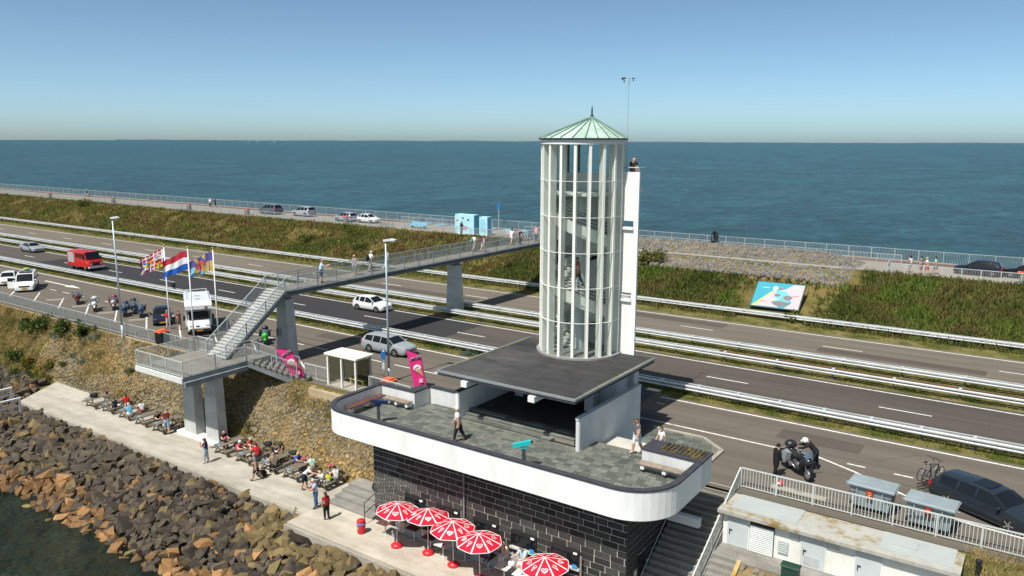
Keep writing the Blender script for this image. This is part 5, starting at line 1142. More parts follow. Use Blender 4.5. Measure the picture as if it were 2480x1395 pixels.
def car(name, label, shape, dims, pnt, loc, rz, cat='car', roof=None, plate=True, rear_dark=False, door_open=False, group=None):
    L, Wd, Hh, wb, wr = dims; t = thing(name, label, cat, loc, rz, group); w_ = Wd/2; st = SHAPES[shape]; zb = .19
    rings = []
    for x, zt, zbe, wf, rf in st:
        X = x*L; W_ = w_*wf; top = zt*Hh; be = zbe*Hh; ends = abs(x) > .47
        lo = zb+(.06 if ends else 0); mid = lo+(be-lo)*.55
        half = [(W_*.90, lo), (W_*.985, lo+.16*(be-lo)+.02), (W_*1.0, mid), (W_*.965, be), (W_*rf, top-.045*Hh*(1 if zt-zbe > .15 else .35)), (W_*rf*.72, top-.006*Hh)]
        ring = [(X, -y, z) for y, z in half]+[(X, 0, top)]+[(X, y, z) for y, z in reversed(half)]
        rings.append(ring)
    n = 13; cat_f = {'body': [], 'windscreen': [], 'rear_window': [], 'side_window': []}
    V = [p for r in rings for p in r]
    def q(i, k): return (i*n+k, i*n+k+1, (i+1)*n+k+1, (i+1)*n+k)
    pill = (6, 8, 10) if shape != 'van' else (6, 8, 10)
    for i in range(len(st)-1):
        for k in range(n-1):
            c = 'body'
            if k in (3, 8):
                if i in (6, 7) or i == 9 or i == 11: c = 'side_window'
                if i == 5: c = 'side_window'
            if i == 5 and k in (4, 5, 6, 7): c = 'windscreen'
            if i == 13 and k in (4, 5, 6, 7): c = 'rear_window'
            cat_f[c].append(q(i, k))
        cat_f['body'].append((i*n, i*n+n-1, (i+1)*n+n-1, (i+1)*n))
    cat_f['body'] += [tuple(range(n-1,-1,-1)), tuple((len(st)-1)*n+k for k in range(n))]
    body = MB(); body.add(V, cat_f['body']); bo = body.build('body', [pnt], t, smooth=True)
    mod = bo.modifiers.new('edges', 'EDGE_SPLIT'); mod.split_angle = R(38)
    for c in ('windscreen', 'rear_window', 'side_window'):
        for sd_ in ((0,) if c != 'side_window' else (3, 8)):
            fs = [f for f in cat_f[c] if sd_ == 0 or f[0] % n == sd_]
            if not fs: continue
            if c == 'side_window':
                for i in sorted(set(f[0]//n for f in fs)):
                    if i in (6, 7): continue
                    sub = [f for f in fs if f[0]//n == i or (i == 5 and f[0]//n in (6, 7))]
                    b = MB(); b.add(V, sub); b.build('side_window', BLKGLASS, t, recalc=False)
            else: b = MB(); b.add(V, fs); b.build(c, BLKGLASS, t, recalc=False)
    for sd_ in (4, 8): b = MB(); b.bar(V[5*n+sd_], V[6*n+sd_], .07, .05); b.build('windscreen_pillar', pnt, t)
    if roof:
        b = MB(); b.loft([[(x*L, y*w_, Hh*1.004) for y in (-.5, .5)] for x in (.05, -.12)], closed=False); b.build('sunroof', roof, t, recalc=False)
    key = (round(wr, 3), Wd)
    if key not in WH: WH[key] = wheel_mesh(wr, .21)
    ty, ri = WH[key]
    for sx in (1, -1):
        for sy in (-1, 1):
            o = obj('wheel', ty, t, None, (sx*wb/2+(.02 if shape != 'van' else .1), sy*(w_-.095), wr)); obj('rim', ri, o)
            b = MB(); b.lathe([(wr*1.13,w_-.03),(wr*1.13,w_*1.004),(wr*.9,w_*1.004)] if sy > 0 else [(wr*1.13,-w_+.03),(wr*1.13,-w_*1.004),(wr*.9,-w_*1.004)], 18, (o.location.x, 0, wr), 'y'); b.build('wheel_arch', BLKPL, t)
    f0, f1 = st[2], st[1]
    for sy in (-1, 1):
        b = MB(); x0 = .485*L; y0 = sy*w_*.62; y1 = sy*w_*.90; z = Hh*(f1[2]-.02)
        b.add([(x0+.015,y0,z-.03),(x0-.10,y1,z),(x0-.16,y1,z+.10),(x0-.015,y0,z+.06)], [(0,1,2,3)]); b.add([(x0+.02,y0,z-.03),(x0-.09,y1*1.01,z),(x0-.15,y1*1.01,z+.10),(x0-.01,y0,z+.06)], [(0,1,2,3)]); b.build('headlight', HEADL, t)
        b = MB(); x0 = -.492*L; b.box(x0-.02, x0+.12, min(sy*w_*.70, sy*w_*.97), max(sy*w_*.70, sy*w_*.97), Hh*.50, Hh*.62); b.build('tail_light', TAIL, t)
        b = MB(); xm = .205*L if shape != 'van' else .30*L; zm = Hh*.655 if shape != 'van' else Hh*.6; b.ball((xm, sy*(w_+.09), zm), .07, .10, .075, 8, 5); b.bar((xm,sy*w_*.93,zm-.03), (xm,sy*(w_+.05),zm-.02), .05, .04); b.build('mirror', pnt, t, smooth=True)
    b = MB(); b.box(.497*L, .503*L, -w_*.55, w_*.55, Hh*.30, Hh*.38); b.build('grille', BLKPL, t)
    b = MB(); b.box(-.30*L, .30*L, -w_*.99, -w_*.94, .16, .25); b.box(-.30*L, .30*L, w_*.94, w_*.99, .16, .25); b.build('sill', BLKPL, t)
    if plate: b = MB(); b.box(.503*L, .508*L, -.26, .26, Hh*.21, Hh*.28); b.build('number_plate', PLATEY, t)
    return t
SIL = paint('silver', (.33, .36, .38)); WHT = paint('white', (.80, .80, .79)); BLK = paint('black', (.012, .013, .018)); NAVY = paint('dark_blue', (.012, .016, .03)); GREY = paint('grey', (.10, .105, .12)); BLUE_G = paint('blue_grey', (.022, .030, .040)); REDP = paint('fire_red', (.55, .018, .015))
HEST = (4.63, 1.81, 1.46, 2.71, .325); HHAT = (4.05, 1.75, 1.45, 2.55, .31)
car('estate_car', 'silver estate car driving through the parking lane in front of the bus shelter', 'estate', HEST, SIL, (-43.05, 44.9, 0), R(1))
car('hatchback_car', 'white hatchback driving on the near carriageway behind the lamp post', 'hatch', HHAT, WHT, (-55.6, 55.75, 0), R(1), plate=False)
car('saloon_car', 'silver saloon car at the far left on the near carriageway', 'sedan', (4.6, 1.8, 1.43, 2.7, .32), SIL, (-127.2, 56.0, 0), 0)
ac = car('estate_car', 'dark blue grey estate car with bicycle rack at the right edge', 'estate', (4.85, 1.86, 1.46, 2.84, .335), BLUE_G, (-1.12, 40.06, 0), R(-28), roof=BLKGLASS)
car('small_car', 'dark blue small car parked nose on beside the white camper', 'hatch', (3.7, 1.64, 1.42, 2.4, .29), NAVY, (-67.7, 40.5, 0), R(-31))
car('minivan', 'dark grey minivan parked on the crest, leftmost of four cars', 'suv', (4.75, 1.86, 1.72, 2.85, .33), GREY, (-113.2, 89.4, 4.), R(178))
car('suv_car', 'silver off road car on the crest behind the dark grey minivan', 'suv', (4.35, 1.8, 1.68, 2.63, .35), SIL, (-105.4, 90.1, 4.), R(180))
car('hatchback_car', 'silver hatchback on the crest just left of the small white car', 'hatch', (4.0, 1.7, 1.5, 2.5, .31), SIL, (-93.3, 88.3, 4.), R(176))
car('small_car', 'small white car on the crest, rightmost of the four parked there', 'hatch', (3.7, 1.7, 1.42, 2.47, .30), WHT, (-88.8, 88.8, 4.), R(2))
car('hatchback_car', 'black hatchback at the right on the crest beside four walkers', 'hatch', (4.2, 1.77, 1.46, 2.57, .31), NAVY, (-5.7, 88.6, 4.), R(176))
car('hatchback_car', 'black hatchback cut by the right picture edge on the crest', 'hatch', (4.2, 1.77, 1.46, 2.57, .31), BLK, (-1.6, 88.9, 4.), R(172))
car('small_car', 'small white car with dark windows behind the white van at the left edge', 'hatch', (3.8, 1.73, 1.41, 2.5, .30), WHT, (-100.9, 41.5, 0), R(-31))
vt = car('passenger_van', 'white passenger van with its front door open, parked at the left', 'van', (4.95, 1.92, 1.98, 3.0, .33), WHT, (-95.55, 41.15, 0), R(-31), 'van', plate=True)
b = MB(); b.bar((1.35,-.98,.72), (.95,-1.75,.72), .06, .75); b.build('open_door', WHT, vt); b = MB(); b.bar((1.32,-1.0,1.3), (.95,-1.72,1.3), .03, .4); b.build('door_window', BLKGLASS, vt)
b = MB(); b.box(-.9, .8, -.6, .6, 1.985, 2.02); b.build('roof_panel', BLKGLASS, vt); b = MB(); b.ball((-1.4,-.1,2.1), .5, .35, .14, 10, 5); b.build('roof_load', mat('green_load', (.30, .34, .12), .8), vt)
# --- red fire service truck
t = thing('fire_truck', 'old red fire service truck driving on the near carriageway', 'truck', (-104.1, 52.2, 0), R(1))
sec = [(-2.55,.55,2.30,1.0),(-2.5,.5,2.42,1.02),(.6,.5,2.50,1.02),(1.55,.5,2.45,1.0),(2.05,.5,1.42,.98),(2.5,.5,1.32,.95),(2.58,.55,.95,.9)]
b = MB(); b.loft([[(x,-w_,z0),(x,-w_,z0+(z1-z0)*.5),(x,-w_*.93,z1-.08),(x,-w_*.7,z1),(x,w_*.7,z1),(x,w_*.93,z1-.08),(x,w_,z0+(z1-z0)*.5),(x,w_,z0)] for x, z0, z1, w_ in sec], True, True); b.build('body', REDP, t)
b = MB(); b.add([(1.60,-.86,2.36),(2.06,-.90,1.52),(2.06,.90,1.52),(1.60,.86,2.36)], [(0,1,2,3)]); b.build('windscreen', BLKGLASS, t, recalc=False); t.children[-1].location = (.02, 0, .02)
for sy in (-1, 1):
    for x0, x1 in ((1.0,1.62),(.3,.85),(-.45,.1)): b = MB(); b.box(x0, x1, sy*1.0-.02, sy*1.0+.02, 1.55, 2.2); b.build('side_window', BLKGLASS, t)
    b = MB(); b.box(-2.3,-.85,sy*1.01-.02,sy*1.01+.02,.95,2.25); b.build('roller_shutter', mat('aluminium_shutter', (.55, .55, .54), .45, .5), t)
    b = MB(); b.box(2.56, 2.6, sy*.62-.1, sy*.62+.1, .8, 1.0); b.build('headlight', HEADL, t)
    b = MB(); b.box(1.75, 1.83, sy*1.12-.09, sy*1.12+.09, 1.5, 1.85); b.build('mirror', BLKPL, t)
    for x in (1.7,-1.6): o = obj('wheel', wheel_mesh(.38, .22)[0], t, None, (x, sy*.88, .38)); obj('rim', wheel_mesh(.38, .22)[1], o)
b = MB(); b.box(2.57, 2.61, -.5, .5, .72, 1.12); b.build('grille', BLKPL, t); b = MB(); b.box(2.5, 2.72, -1.0, 1.0, .42, .62); b.build('bumper', WHT, t)
b = MB(); b.box(-1.8, .4, -.5, .5, 2.5, 2.56); b.build('roof_hatch', REDP, t)
# --- camper
t = thing('camper_van', 'white camper van with overcab parked behind the bridge stairs', 'camper', (-62.7, 40.95, 0), R(-32))
b = MB(); b.prof([(-3.0,.55),(-3.0,2.85),(2.15,2.9),(2.55,2.6),(2.55,2.25),(1.45,2.02),(1.25,.55)], 'y', -1.1, 1.1); b.build('living_cabin', WHT, t)
sec = [(1.2,.4,2.0,.97),(1.75,.4,1.98,.95),(2.35,.4,1.28,.95),(2.85,.42,1.02,.9),(2.98,.45,.75,.84)]
b = MB(); b.loft([[(x,-w_,z0),(x,-w_,z0+(z1-z0)*.6),(x,-w_*.86,z1-.03),(x,w_*.86,z1-.03),(x,w_,z0+(z1-z0)*.6),(x,w_,z0)] for x, z0, z1, w_ in sec], True, True); b.build('cab', WHT, t)
b = MB(); b.add([(1.82,-.80,1.93),(2.36,-.84,1.32),(2.36,.84,1.32),(1.82,.80,1.93)], [(0,1,2,3)]); o = b.build('windscreen', BLKGLASS, t, recalc=False); o.location = (.03, 0, .02)
for sy in (-1, 1):
    b = MB(); b.add([(1.4,sy*.95,1.35),(2.25,sy*.955,1.3),(1.8,sy*.90,1.85),(1.4,sy*.88,1.88)], [(0,1,2,3)]); o = b.build('cab_window', BLKGLASS, t, recalc=False); o.location = (0, sy*.02, 0)
    b = MB(); b.box(2.86, 2.95, sy*.66-.16, sy*.66+.16, .78, .95); b.build('headlight', HEADL, t)
    b = MB(); b.box(1.95, 2.05, sy*1.18-.1, sy*1.18+.1, 1.25, 1.65); b.build('mirror', BLKPL, t)
    for x in (2.05,-1.7): o = obj('wheel', wheel_mesh(.33, .22)[0], t, None, (x, sy*.86, .33)); obj('rim', wheel_mesh(.33, .22)[1], o)
    b = MB(); b.box(-1.6,-.5,sy*1.11-.015,sy*1.11+.015,1.55,2.15); b.build('cabin_window', BLKGLASS, t)
b = MB(); b.box(2.86, 3.06, -.85, .85, .38, .62); b.build('bumper', BLKPL, t); b = MB(); b.box(3.061, 3.07, -.26, .26, .44, .54); b.build('number_plate', PLATEY, t)
b = MB(); b.path([(-2.8,-.9,3.1),(.9,-.9,3.1),(.9,.9,3.1),(-2.8,.9,3.1),(-2.8,-.9,3.1)], .025, 6)
for x in (-2.8,-1,.9):
    for y in (-.9, .9): b.tube((x,y,2.86), (x,y,3.1), .02, n=6)
b.build('roof_rack', GALVW, t); b = MB(); b.box(-.6,-.1,-.25,.25,2.88,2.95); b.box(.9,1.3,-.2,.2,2.89,2.94); b.build('roof_vent', mat('grey_vent', (.35, .35, .35), .5), t)
b = MB(); b.lathe([(.14,2.56),(.14,2.58)], 14, (0, .62, 2.38), 'x'); b.build('round_badge', mat('badge_dull', (.22, .14, .12), .5), t)
b = MB(); b.bar((2.97,-.3,.86), (2.97,.0,.86), .02, .08); b.build('nameplate', BLKPL, t)
# ------------------------------------------------------------------ motorcycles
def torus(b, c, r, rr, n=20, m=8, mi=0):
    rings = []
    for i in range(n):
        a = 6.2832*i/n; rings.append([(c[0]+(r+rr*math.cos(6.2832*k/m))*math.cos(a), c[1]+rr*1.1*math.sin(6.2832*k/m), c[2]+(r+rr*math.cos(6.2832*k/m))*math.sin(a)) for k in range(m)])
    rings.append(rings[0]); return b.loft(rings, True, False, mi)
MOTO = {}
def moto_meshes():
    d = {}
    b = MB(); torus(b, (0,0,0), .26, .06); d['tyre'] = b.mesh('tyre', TYRE, True)
    b = MB(); b.lathe([(.21,-.03),(.215,0),(.21,.03)], 16, axis='y')
    for k in range(5): a = k*1.2566; b.bar((0,0,0), (.21*math.cos(a),0,.21*math.sin(a)), .03, .04, 0, (0,1,0))
    b.lathe([(.13,-.06),(.13,.06)], 14, axis='y'); d['rim'] = b.mesh('rim', RIM)
    b = MB(); b.box(-.28, .22, -.19, .19, .28, .62); b.ball((.0,0,.45), .26, .27, .2, 10, 6); d['engine'] = b.mesh('engine', mat('engine_grey', (.10, .10, .105), .5, .5), True)
    b = MB(); b.path([(.52,-.1,.95),(.72,-.1,.34)], .028, 8); b.path([(.52,.1,.95),(.72,.1,.34)], .028, 8); d['fork'] = b.mesh('fork', CHROME, True)
    b = MB(); b.loft([[(x,-w_,z-h_),(x,-w_*.8,z+h_*.6),(x,0,z+h_),(x,w_*.8,z+h_*.6),(x,w_,z-h_)] for x, w_, z, h_ in ((.42,.10,.92,.10),(.3,.18,.92,.16),(.05,.19,.90,.15),(-.12,.12,.84,.10))], True, True); d['tank'] = b
    b = MB(); b.loft([[(x,-w_,z),(x,-w_*.7,z+.09),(x,w_*.7,z+.09),(x,w_,z)] for x, w_, z in ((-.08,.12,.78),(-.3,.17,.76),(-.6,.17,.82),(-.85,.12,.86))], True, True); d['seat'] = b.mesh('seat', mat('seat_vinyl', (.02, .02, .02), .6))
    b = MB(); b.loft([[(x,-w_,z-h_),(x,-w_,z+h_*.3),(x,0,z+h_),(x,w_,z+h_*.3),(x,w_,z-h_)] for x, w_, z, h_ in ((.85,.09,.86,.10),(.72,.20,.86,.20),(.50,.27,.84,.28),(.30,.25,.72,.26))], True, True); d['fairing'] = b
    b = MB(); b.loft([[(.70-(z-1.0)*.45-abs(y)*.3, y, z) for y in (-.2,-.1,0,.1,.2)] for z in (.98, 1.15, 1.32)], closed=False); d['windscreen'] = b.mesh('windscreen', mat('tinted_screen', (.10, .13, .16), .1, 0, .7), True, False)
    b = MB(); b.path([(.45,-.38,1.06),(.50,-.15,1.03),(.50,.15,1.03),(.45,.38,1.06)], .018, 6)
    for s in (-1, 1): b.tube((.45,s*.30,1.06), (.43,s*.42,1.06), .025, n=6); b.path([(.47,s*.3,1.07),(.5,s*.42,1.24)], .008, 4); b.ball((.5,s*.43,1.27), .03, .075, .045, 8, 4)
    d['handlebar'] = b.mesh('handlebar', BLKPL)
    b = MB(); b.tube((.05,-.2,.34), (-.75,-.25,.48), .05, .06, 10); d['exhaust'] = b.mesh('exhaust', CHROME, True)
    b = MB(); b.ball((.72,0,.92), .08, .11, .08, 8, 5); d['headlight'] = b.mesh('headlight', HEADL, True)
    b = MB(); b.bar((0,0,0), (-.32,.16,-.32), .03, .03); d['stand'] = b
    return d
def motorcycle(label, x, y, rz, col, top=None, side=None, scale=1., screen=True, helmet=None):
    if not MOTO: MOTO.update(moto_meshes())
    D = MOTO; t = thing('motorcycle', label, 'motorcycle', (x, y, 0), rz); t.rotation_euler = (R(-6), 0, rz); t.scale = (scale,)*3; pc = paint('moto_%d' % int(sum(c*997*(i+1) for i, c in enumerate(col))), col)
    for xx in (.74, -.72): o = obj('wheel', D['tyre'], t, None, (xx, 0, .32)); obj('rim', D['rim'], o)
    for nme in ('engine', 'fork', 'seat', 'handlebar', 'exhaust', 'headlight'): obj(nme, D[nme], t)
    obj('tank', D['tank'].mesh('tank', pc, True), t); obj('fairing', D['fairing'].mesh('fairing', pc, True), t)
    if screen: obj('windscreen', D['windscreen'], t)
    b = MB(); b.loft([[(.74+.37*math.cos(a), y_, .32+.37*math.sin(a)) for y_ in (-.07, .07)] for a in (.5, 1.0, 1.5, 2.0, 2.5)], closed=False); b.build('mudguard', pc, t, recalc=False)
    b = MB(); b.bar((-.3,-.14,.6), (-.72,-.14,.32), .05, .06); b.bar((-.3,.14,.6), (-.72,.14,.32), .05, .06); b.box(-1.0,-.4,-.12,.12,.62,.72); b.build('swingarm', BLKPL, t)
    b = MB(); b.box(-1.04,-1.0,-.09,.09,.62,.70); b.build('tail_light', TAIL, t)
    if top is not None: b = MB(); b.ball((-.92,0,1.12), .26, .30, .20, 12, 8); b.box(-1.05,-.7,-.1,.1,.86,.96); b.build('top_case', mat('case_%d' % int(sum(top)*999), top, .35, 0, .5), t, smooth=True)
    if side is not None:
        for s in (-1, 1): b = MB(); b.prof([(-1.05,.5),(-.5,.48),(-.45,.86),(-1.0,.92)], 'y', min(s*.2, s*.46), max(s*.2, s*.46)); b.build('side_case', mat('case_%d' % int(sum(side)*999), side, .4, .3, .5), t)
    return t
K = (.02, .02, .022)
motorcycle('dark red motorcycle with grey side cases, leftmost of the parked row', -82.7, 40.2, R(-27), (.16,.02,.02), None, (.22,.23,.24))
motorcycle('white motorcycle with black and white top case beside the lamp post row', -77.8, 39.4, R(-29), (.72,.72,.70), (.45,.45,.45), None)
motorcycle('red and silver touring motorcycle with dark red top case', -77.0, 40.9, R(-31), (.45,.40,.40), (.20,.02,.025), (.20,.02,.025))
motorcycle('dark blue motorcycle with side cases directly behind the lamp post', -73.2, 39.9, R(-33), (.02,.04,.10), (.03,.04,.07), (.04,.06,.10))
motorcycle('black and blue touring motorcycle with black top case on its rack', -73.7, 41.1, R(-28), (.05,.07,.12), K, None)
motorcycle('blue motorcycle with black side cases, right end of the parked row', -71.6, 40.6, R(-31), (.03,.06,.14), None, K)
motorcycle('green and black motorcycle with round black cases behind the bridge stairs', -53.5, 40.9, R(-38), (.03,.50,.03), K, K)
motorcycle('large black touring motorcycle with a rider on each side', -9.5, 39.6, R(-44), (.02,.022,.03), (.02,.02,.025), (.30,.33,.34), 1.12)
# red helmet on the wheel stop
t = thing('helmet', 'red and white motorcycle helmet lying on a concrete wheel stop', 'helmet', (-9.75, 37.4, .12)); b = MB(); b.ball((0,0,.14), .16, .14, .14, 12, 8); b.build('shell', mat('helmet_red', (.65, .03, .05), .3), t, smooth=True); b = MB(); b.ball((-.06,-.08,.15), .10, .08, .07, 8, 5); b.build('visor', mat('helmet_white', (.75, .72, .7), .3), t, smooth=True); b = MB(); b.ball((-.03,-.115,.11), .07, .045, .03, 8, 5); b.build('opening', DARK, t)
# ------------------------------------------------------------------ bicycles
def bicycle(label, loc, rz, col, tilt=0., grp=None):
    t = thing('bicycle', label, 'bicycle', loc, rz, grp); t.rotation_euler = (tilt, 0, rz); fm = mat('bike_%d' % int(sum(col)*999), col, .4, .2)
    for x in (.53, -.53):
        b = MB(); torus(b, (x,0,.34), .325, .018, 24, 6); o = b.build('wheel', TYRE, t); b = MB()
        for k in range(14): a = k*.449; b.tube((x,0,.34), (x+.315*math.cos(a),0,.34+.315*math.sin(a)), .004, n=3, cap=False)
        b.build('spokes', RIM, o)
    b = MB(); P = {'bb': (-.1,0,.29), 'st': (-.22,0,.80), 'hd': (.36,0,.82), 'h2': (.39,0,.68), 'ra': (-.53,0,.34), 'fa': (.53,0,.34)}
    for a, c in (('bb','st'),('st','hd'),('bb','h2'),('hd','h2'),('bb','ra'),('st','ra'),('h2','fa')): b.tube(P[a], P[c], .02, n=6)
    b.build('frame', fm, t); b = MB(); b.path([(.36,0,.82),(.35,0,1.02)], .014, 5); b.path([(.28,-.28,1.06),(.36,-.12,1.03),(.36,.12,1.03),(.28,.28,1.06)], .014, 5); b.build('handlebar', BLKPL, t)
    b = MB(); b.ball((-.26,0,.93), .14, .07, .04, 8, 5); b.tube((-.22,0,.78), (-.25,0,.92), .013, n=5); b.build('saddle', BLKPL, t)
    b = MB(); b.lathe([(.09,-.03),(.09,-.02)], 14, (-.1, 0, .29), 'y'); b.bar((-.1,-.06,.29), (.02,-.06,.17), .02, .02); b.bar((-.1,.06,.29), (-.22,.06,.41), .02, .02); b.build('crank', RIM, t); return t
bicycle('black bicycle on the rear rack of the dark estate car, nearer the boot', (-3.62, 41.62, .40), R(62), (.03,.03,.035), 0); bicycle('bicycle with white saddle on the car rack, outermost of the two', (-3.88, 41.80, .40), R(64), (.30,.30,.30), 0)
t = thing('bicycle_rack', 'bicycle rack fixed behind the dark estate car', 'rack', (-3.4, 41.28, 0), R(-28)); b = MB(); b.path([(.3,0,.45),(-.7,0,.42)], .03, 6); b.path([(-.2,-.75,.4),(-.2,.75,.4)], .03, 6); b.path([(-.5,-.75,.4),(-.5,.75,.4)], .03, 6); b.path([(-.1,0,.42),(-.1,0,1.1)], .025, 6); b.build('carrier', BLKPL, t)
bicycle('bicycle parked at the crest fence left of the blue bench', (-81.2, 85.6, 4.), R(5), (.10,.12,.14)); bicycle('bicycle leaning at the crest fence right of the small white car', (-82.6, 85.5, 4.), R(-8), (.06,.06,.07))
t = thing('scooter', 'scooter ridden along the brick path at the far left', 'scooter', (-180.8, 92.6, 4.), R(178)); b = MB(); b.loft([[(x,-w_,z),(x,-w_,z+h_),(x,w_,z+h_),(x,w_,z)] for x, w_, z, h_ in ((.75,.12,.35,.55),(.5,.2,.3,.6),(.2,.2,.28,.1),(-.2,.2,.28,.45),(-.8,.15,.4,.35))], True, True); b.build('body', mat('scooter_grey', (.28, .30, .31), .4), t); b = MB(); torus(b, (.75,0,.25), .19, .05); torus(b, (-.7,0,.25), .19, .05); b.build('wheel', TYRE, t); b = MB(); b.path([(.55,0,.8),(.5,0,1.1)], .025, 6); b.path([(.48,-.32,1.12),(.48,.32,1.12)], .02, 6); b.build('handlebar', BLKPL, t)
# ================================================================== picnic tables
PW = [mat('weathered_table_wood', (.165, .140, .105), .9, 0, .2, .28, 2.5, .4, 25, rand=.2), mat('fresh_table_leg', (.42, .34, .20), .85, 0, .2, .2, 3)]
def plank(x0, x1, y0, y1, z0, z1): b = MB(); b.box(x0, x1, y0, y1, z0, z1); return b.mesh('plank', PW[0])
TP = [plank(-.37+.15*k, -.23+.15*k, -1., 1., .71, .75) for k in range(5)]; BP = [plank(s*.72-.15+.15*k, s*.72-.01+.15*k, -1., 1., .42, .46) for s in (-1, 1) for k in range(2)]
lg = MB()
for s in (-1, 1): lg.bar((s*.25,0,.70), (s*.68,0,0), .05, .10)
lg_me = lg.mesh('leg_frame', PW[0]); cs = MB(); cs.bar((-.82,.03,.37), (.82,.03,.37), .045, .10); cs_me = cs.mesh('cross_bar', PW[1])
nt_ = MB(); nt_.box(-.14, .06, -.94, -.72, .7515, .7555); nt_me = nt_.mesh('blue_notice', mat('blue_notice', (.12, .36, .66), .6))
def picnic(label, x, y):
    t = thing('picnic_table', label, 'picnic table', (x, y, -4.), 0, 'picnic tables on the quay')
    for m in TP: obj('top_plank', m, t)
    for m in BP: obj('seat_plank', m, t)
    for yy in (-.72, .72): obj('leg_frame', lg_me, t, None, (0, yy, 0)); obj('cross_bar', cs_me, t, None, (0, yy, 0))
    obj('blue_notice', nt_me, t)
for lab, x, y in (('picnic table at the far left end of the row, a black bag lying on it', -60.94, 30.6), ('picnic table with woman in red seated, second from the left end', -58.73, 30.74), ('picnic table where the blue shirt man sits, third from the left end', -56.28, 30.69),
    ('picnic table with its back seat empty, fourth from the left end', -53.94, 30.63), ('picnic table beside the bridge piers where the maroon shirt man leans', -51.59, 30.58), ('empty topped picnic table just right of the bridge piers', -44.33, 30.65), ('picnic table where the man in pink sits', -41.97, 30.6),
    ('picnic table with the black rucksack standing at its end', -39.55, 30.7), ('picnic table where the woman in blue sits', -37.42, 30.7), ('picnic table with the family in white, nearest to the black wall', -35.1, 30.9)): picnic(lab, x, y)
# small things on the tables
def pot(label, x, y, z, c): 
    t = thing('flower_pot', label, 'flower pot', (x, y, z)); b = MB(); b.lathe([(.07,0),(.11,.18)], 10); b.build('pot', DARK, t); b = MB(); rg = random.Random(int(x*100))
    for k in range(9): b.ball((rg.uniform(-.08, .08), rg.uniform(-.08, .08), .22+rg.random()*.12), .05, n=6, m=4)
    b.build('flowers', mat('flower_%d' % int(c[0]*99), c, .7), t)
pot('small pot of red flowers on the leftmost picnic table', -60.9, 31.2, -3.25, (.55,.03,.06)); pot('pot of pink flowers on the picnic table behind the bridge piers', -44.4, 30.3, -3.25, (.65,.05,.20)); pot('pot of pink flowers in front of the woman in red', -42.0, 31.0, -3.25, (.60,.06,.18)); pot('pot of pink flowers in front of the woman in blue', -37.4, 31.1, -3.25, (.62,.06,.2)); pot('pot of pink flowers on the family table', -35.2, 31.3, -3.25, (.62,.06,.2))
def bag(label, x, y, z, c, s=1., rz=0.):
    t = thing('bag', label, 'bag', (x, y, z), rz); b = MB(); b.ball((0,0,.13*s), .27*s, .19*s, .15*s, 10, 7); b.ball((.12*s,.05*s,.16*s), .14*s, .13*s, .16*s, 8, 6); b.build('body', cloth(c), t, smooth=True); b = MB(); b.path([(-.18*s,-.1*s,.35*s),(-.1*s,-.22*s,.25*s),(-.1*s,-.2*s,.08*s)], .02, 5); b.path([(-.1*s,0,.44*s),(0,0,.52*s),(.1*s,0,.44*s)], .015, 5); b.build('straps', BLKPL, t)
bag('black bag lying on the leftmost picnic table', -61.0, 30.2, -3.25, (.02,.02,.025), 1.2, .6); bag('black rucksack standing on the quay at a table end', -39.35, 29.3, -4., (.02,.02,.022), 1.4); bag('black jacket and bag heaped on the table behind the man in red', -41.5, 31.55, -3.25, (.02,.022,.03), 1.2); bag('dark bag with neon yellow strap on the back of the table', -41.0, 32.0, -3.3, (.05,.06,.03), 1.2); bag('black and pink bag on the table of the navy shirt man', -39.0, 31.55, -3.25, (.03,.04,.03), 1.1)
bag('white handbag on a cafe table beside the woman in pink', -19.75, 28.55, -3.27, (.72,.71,.68), .8)
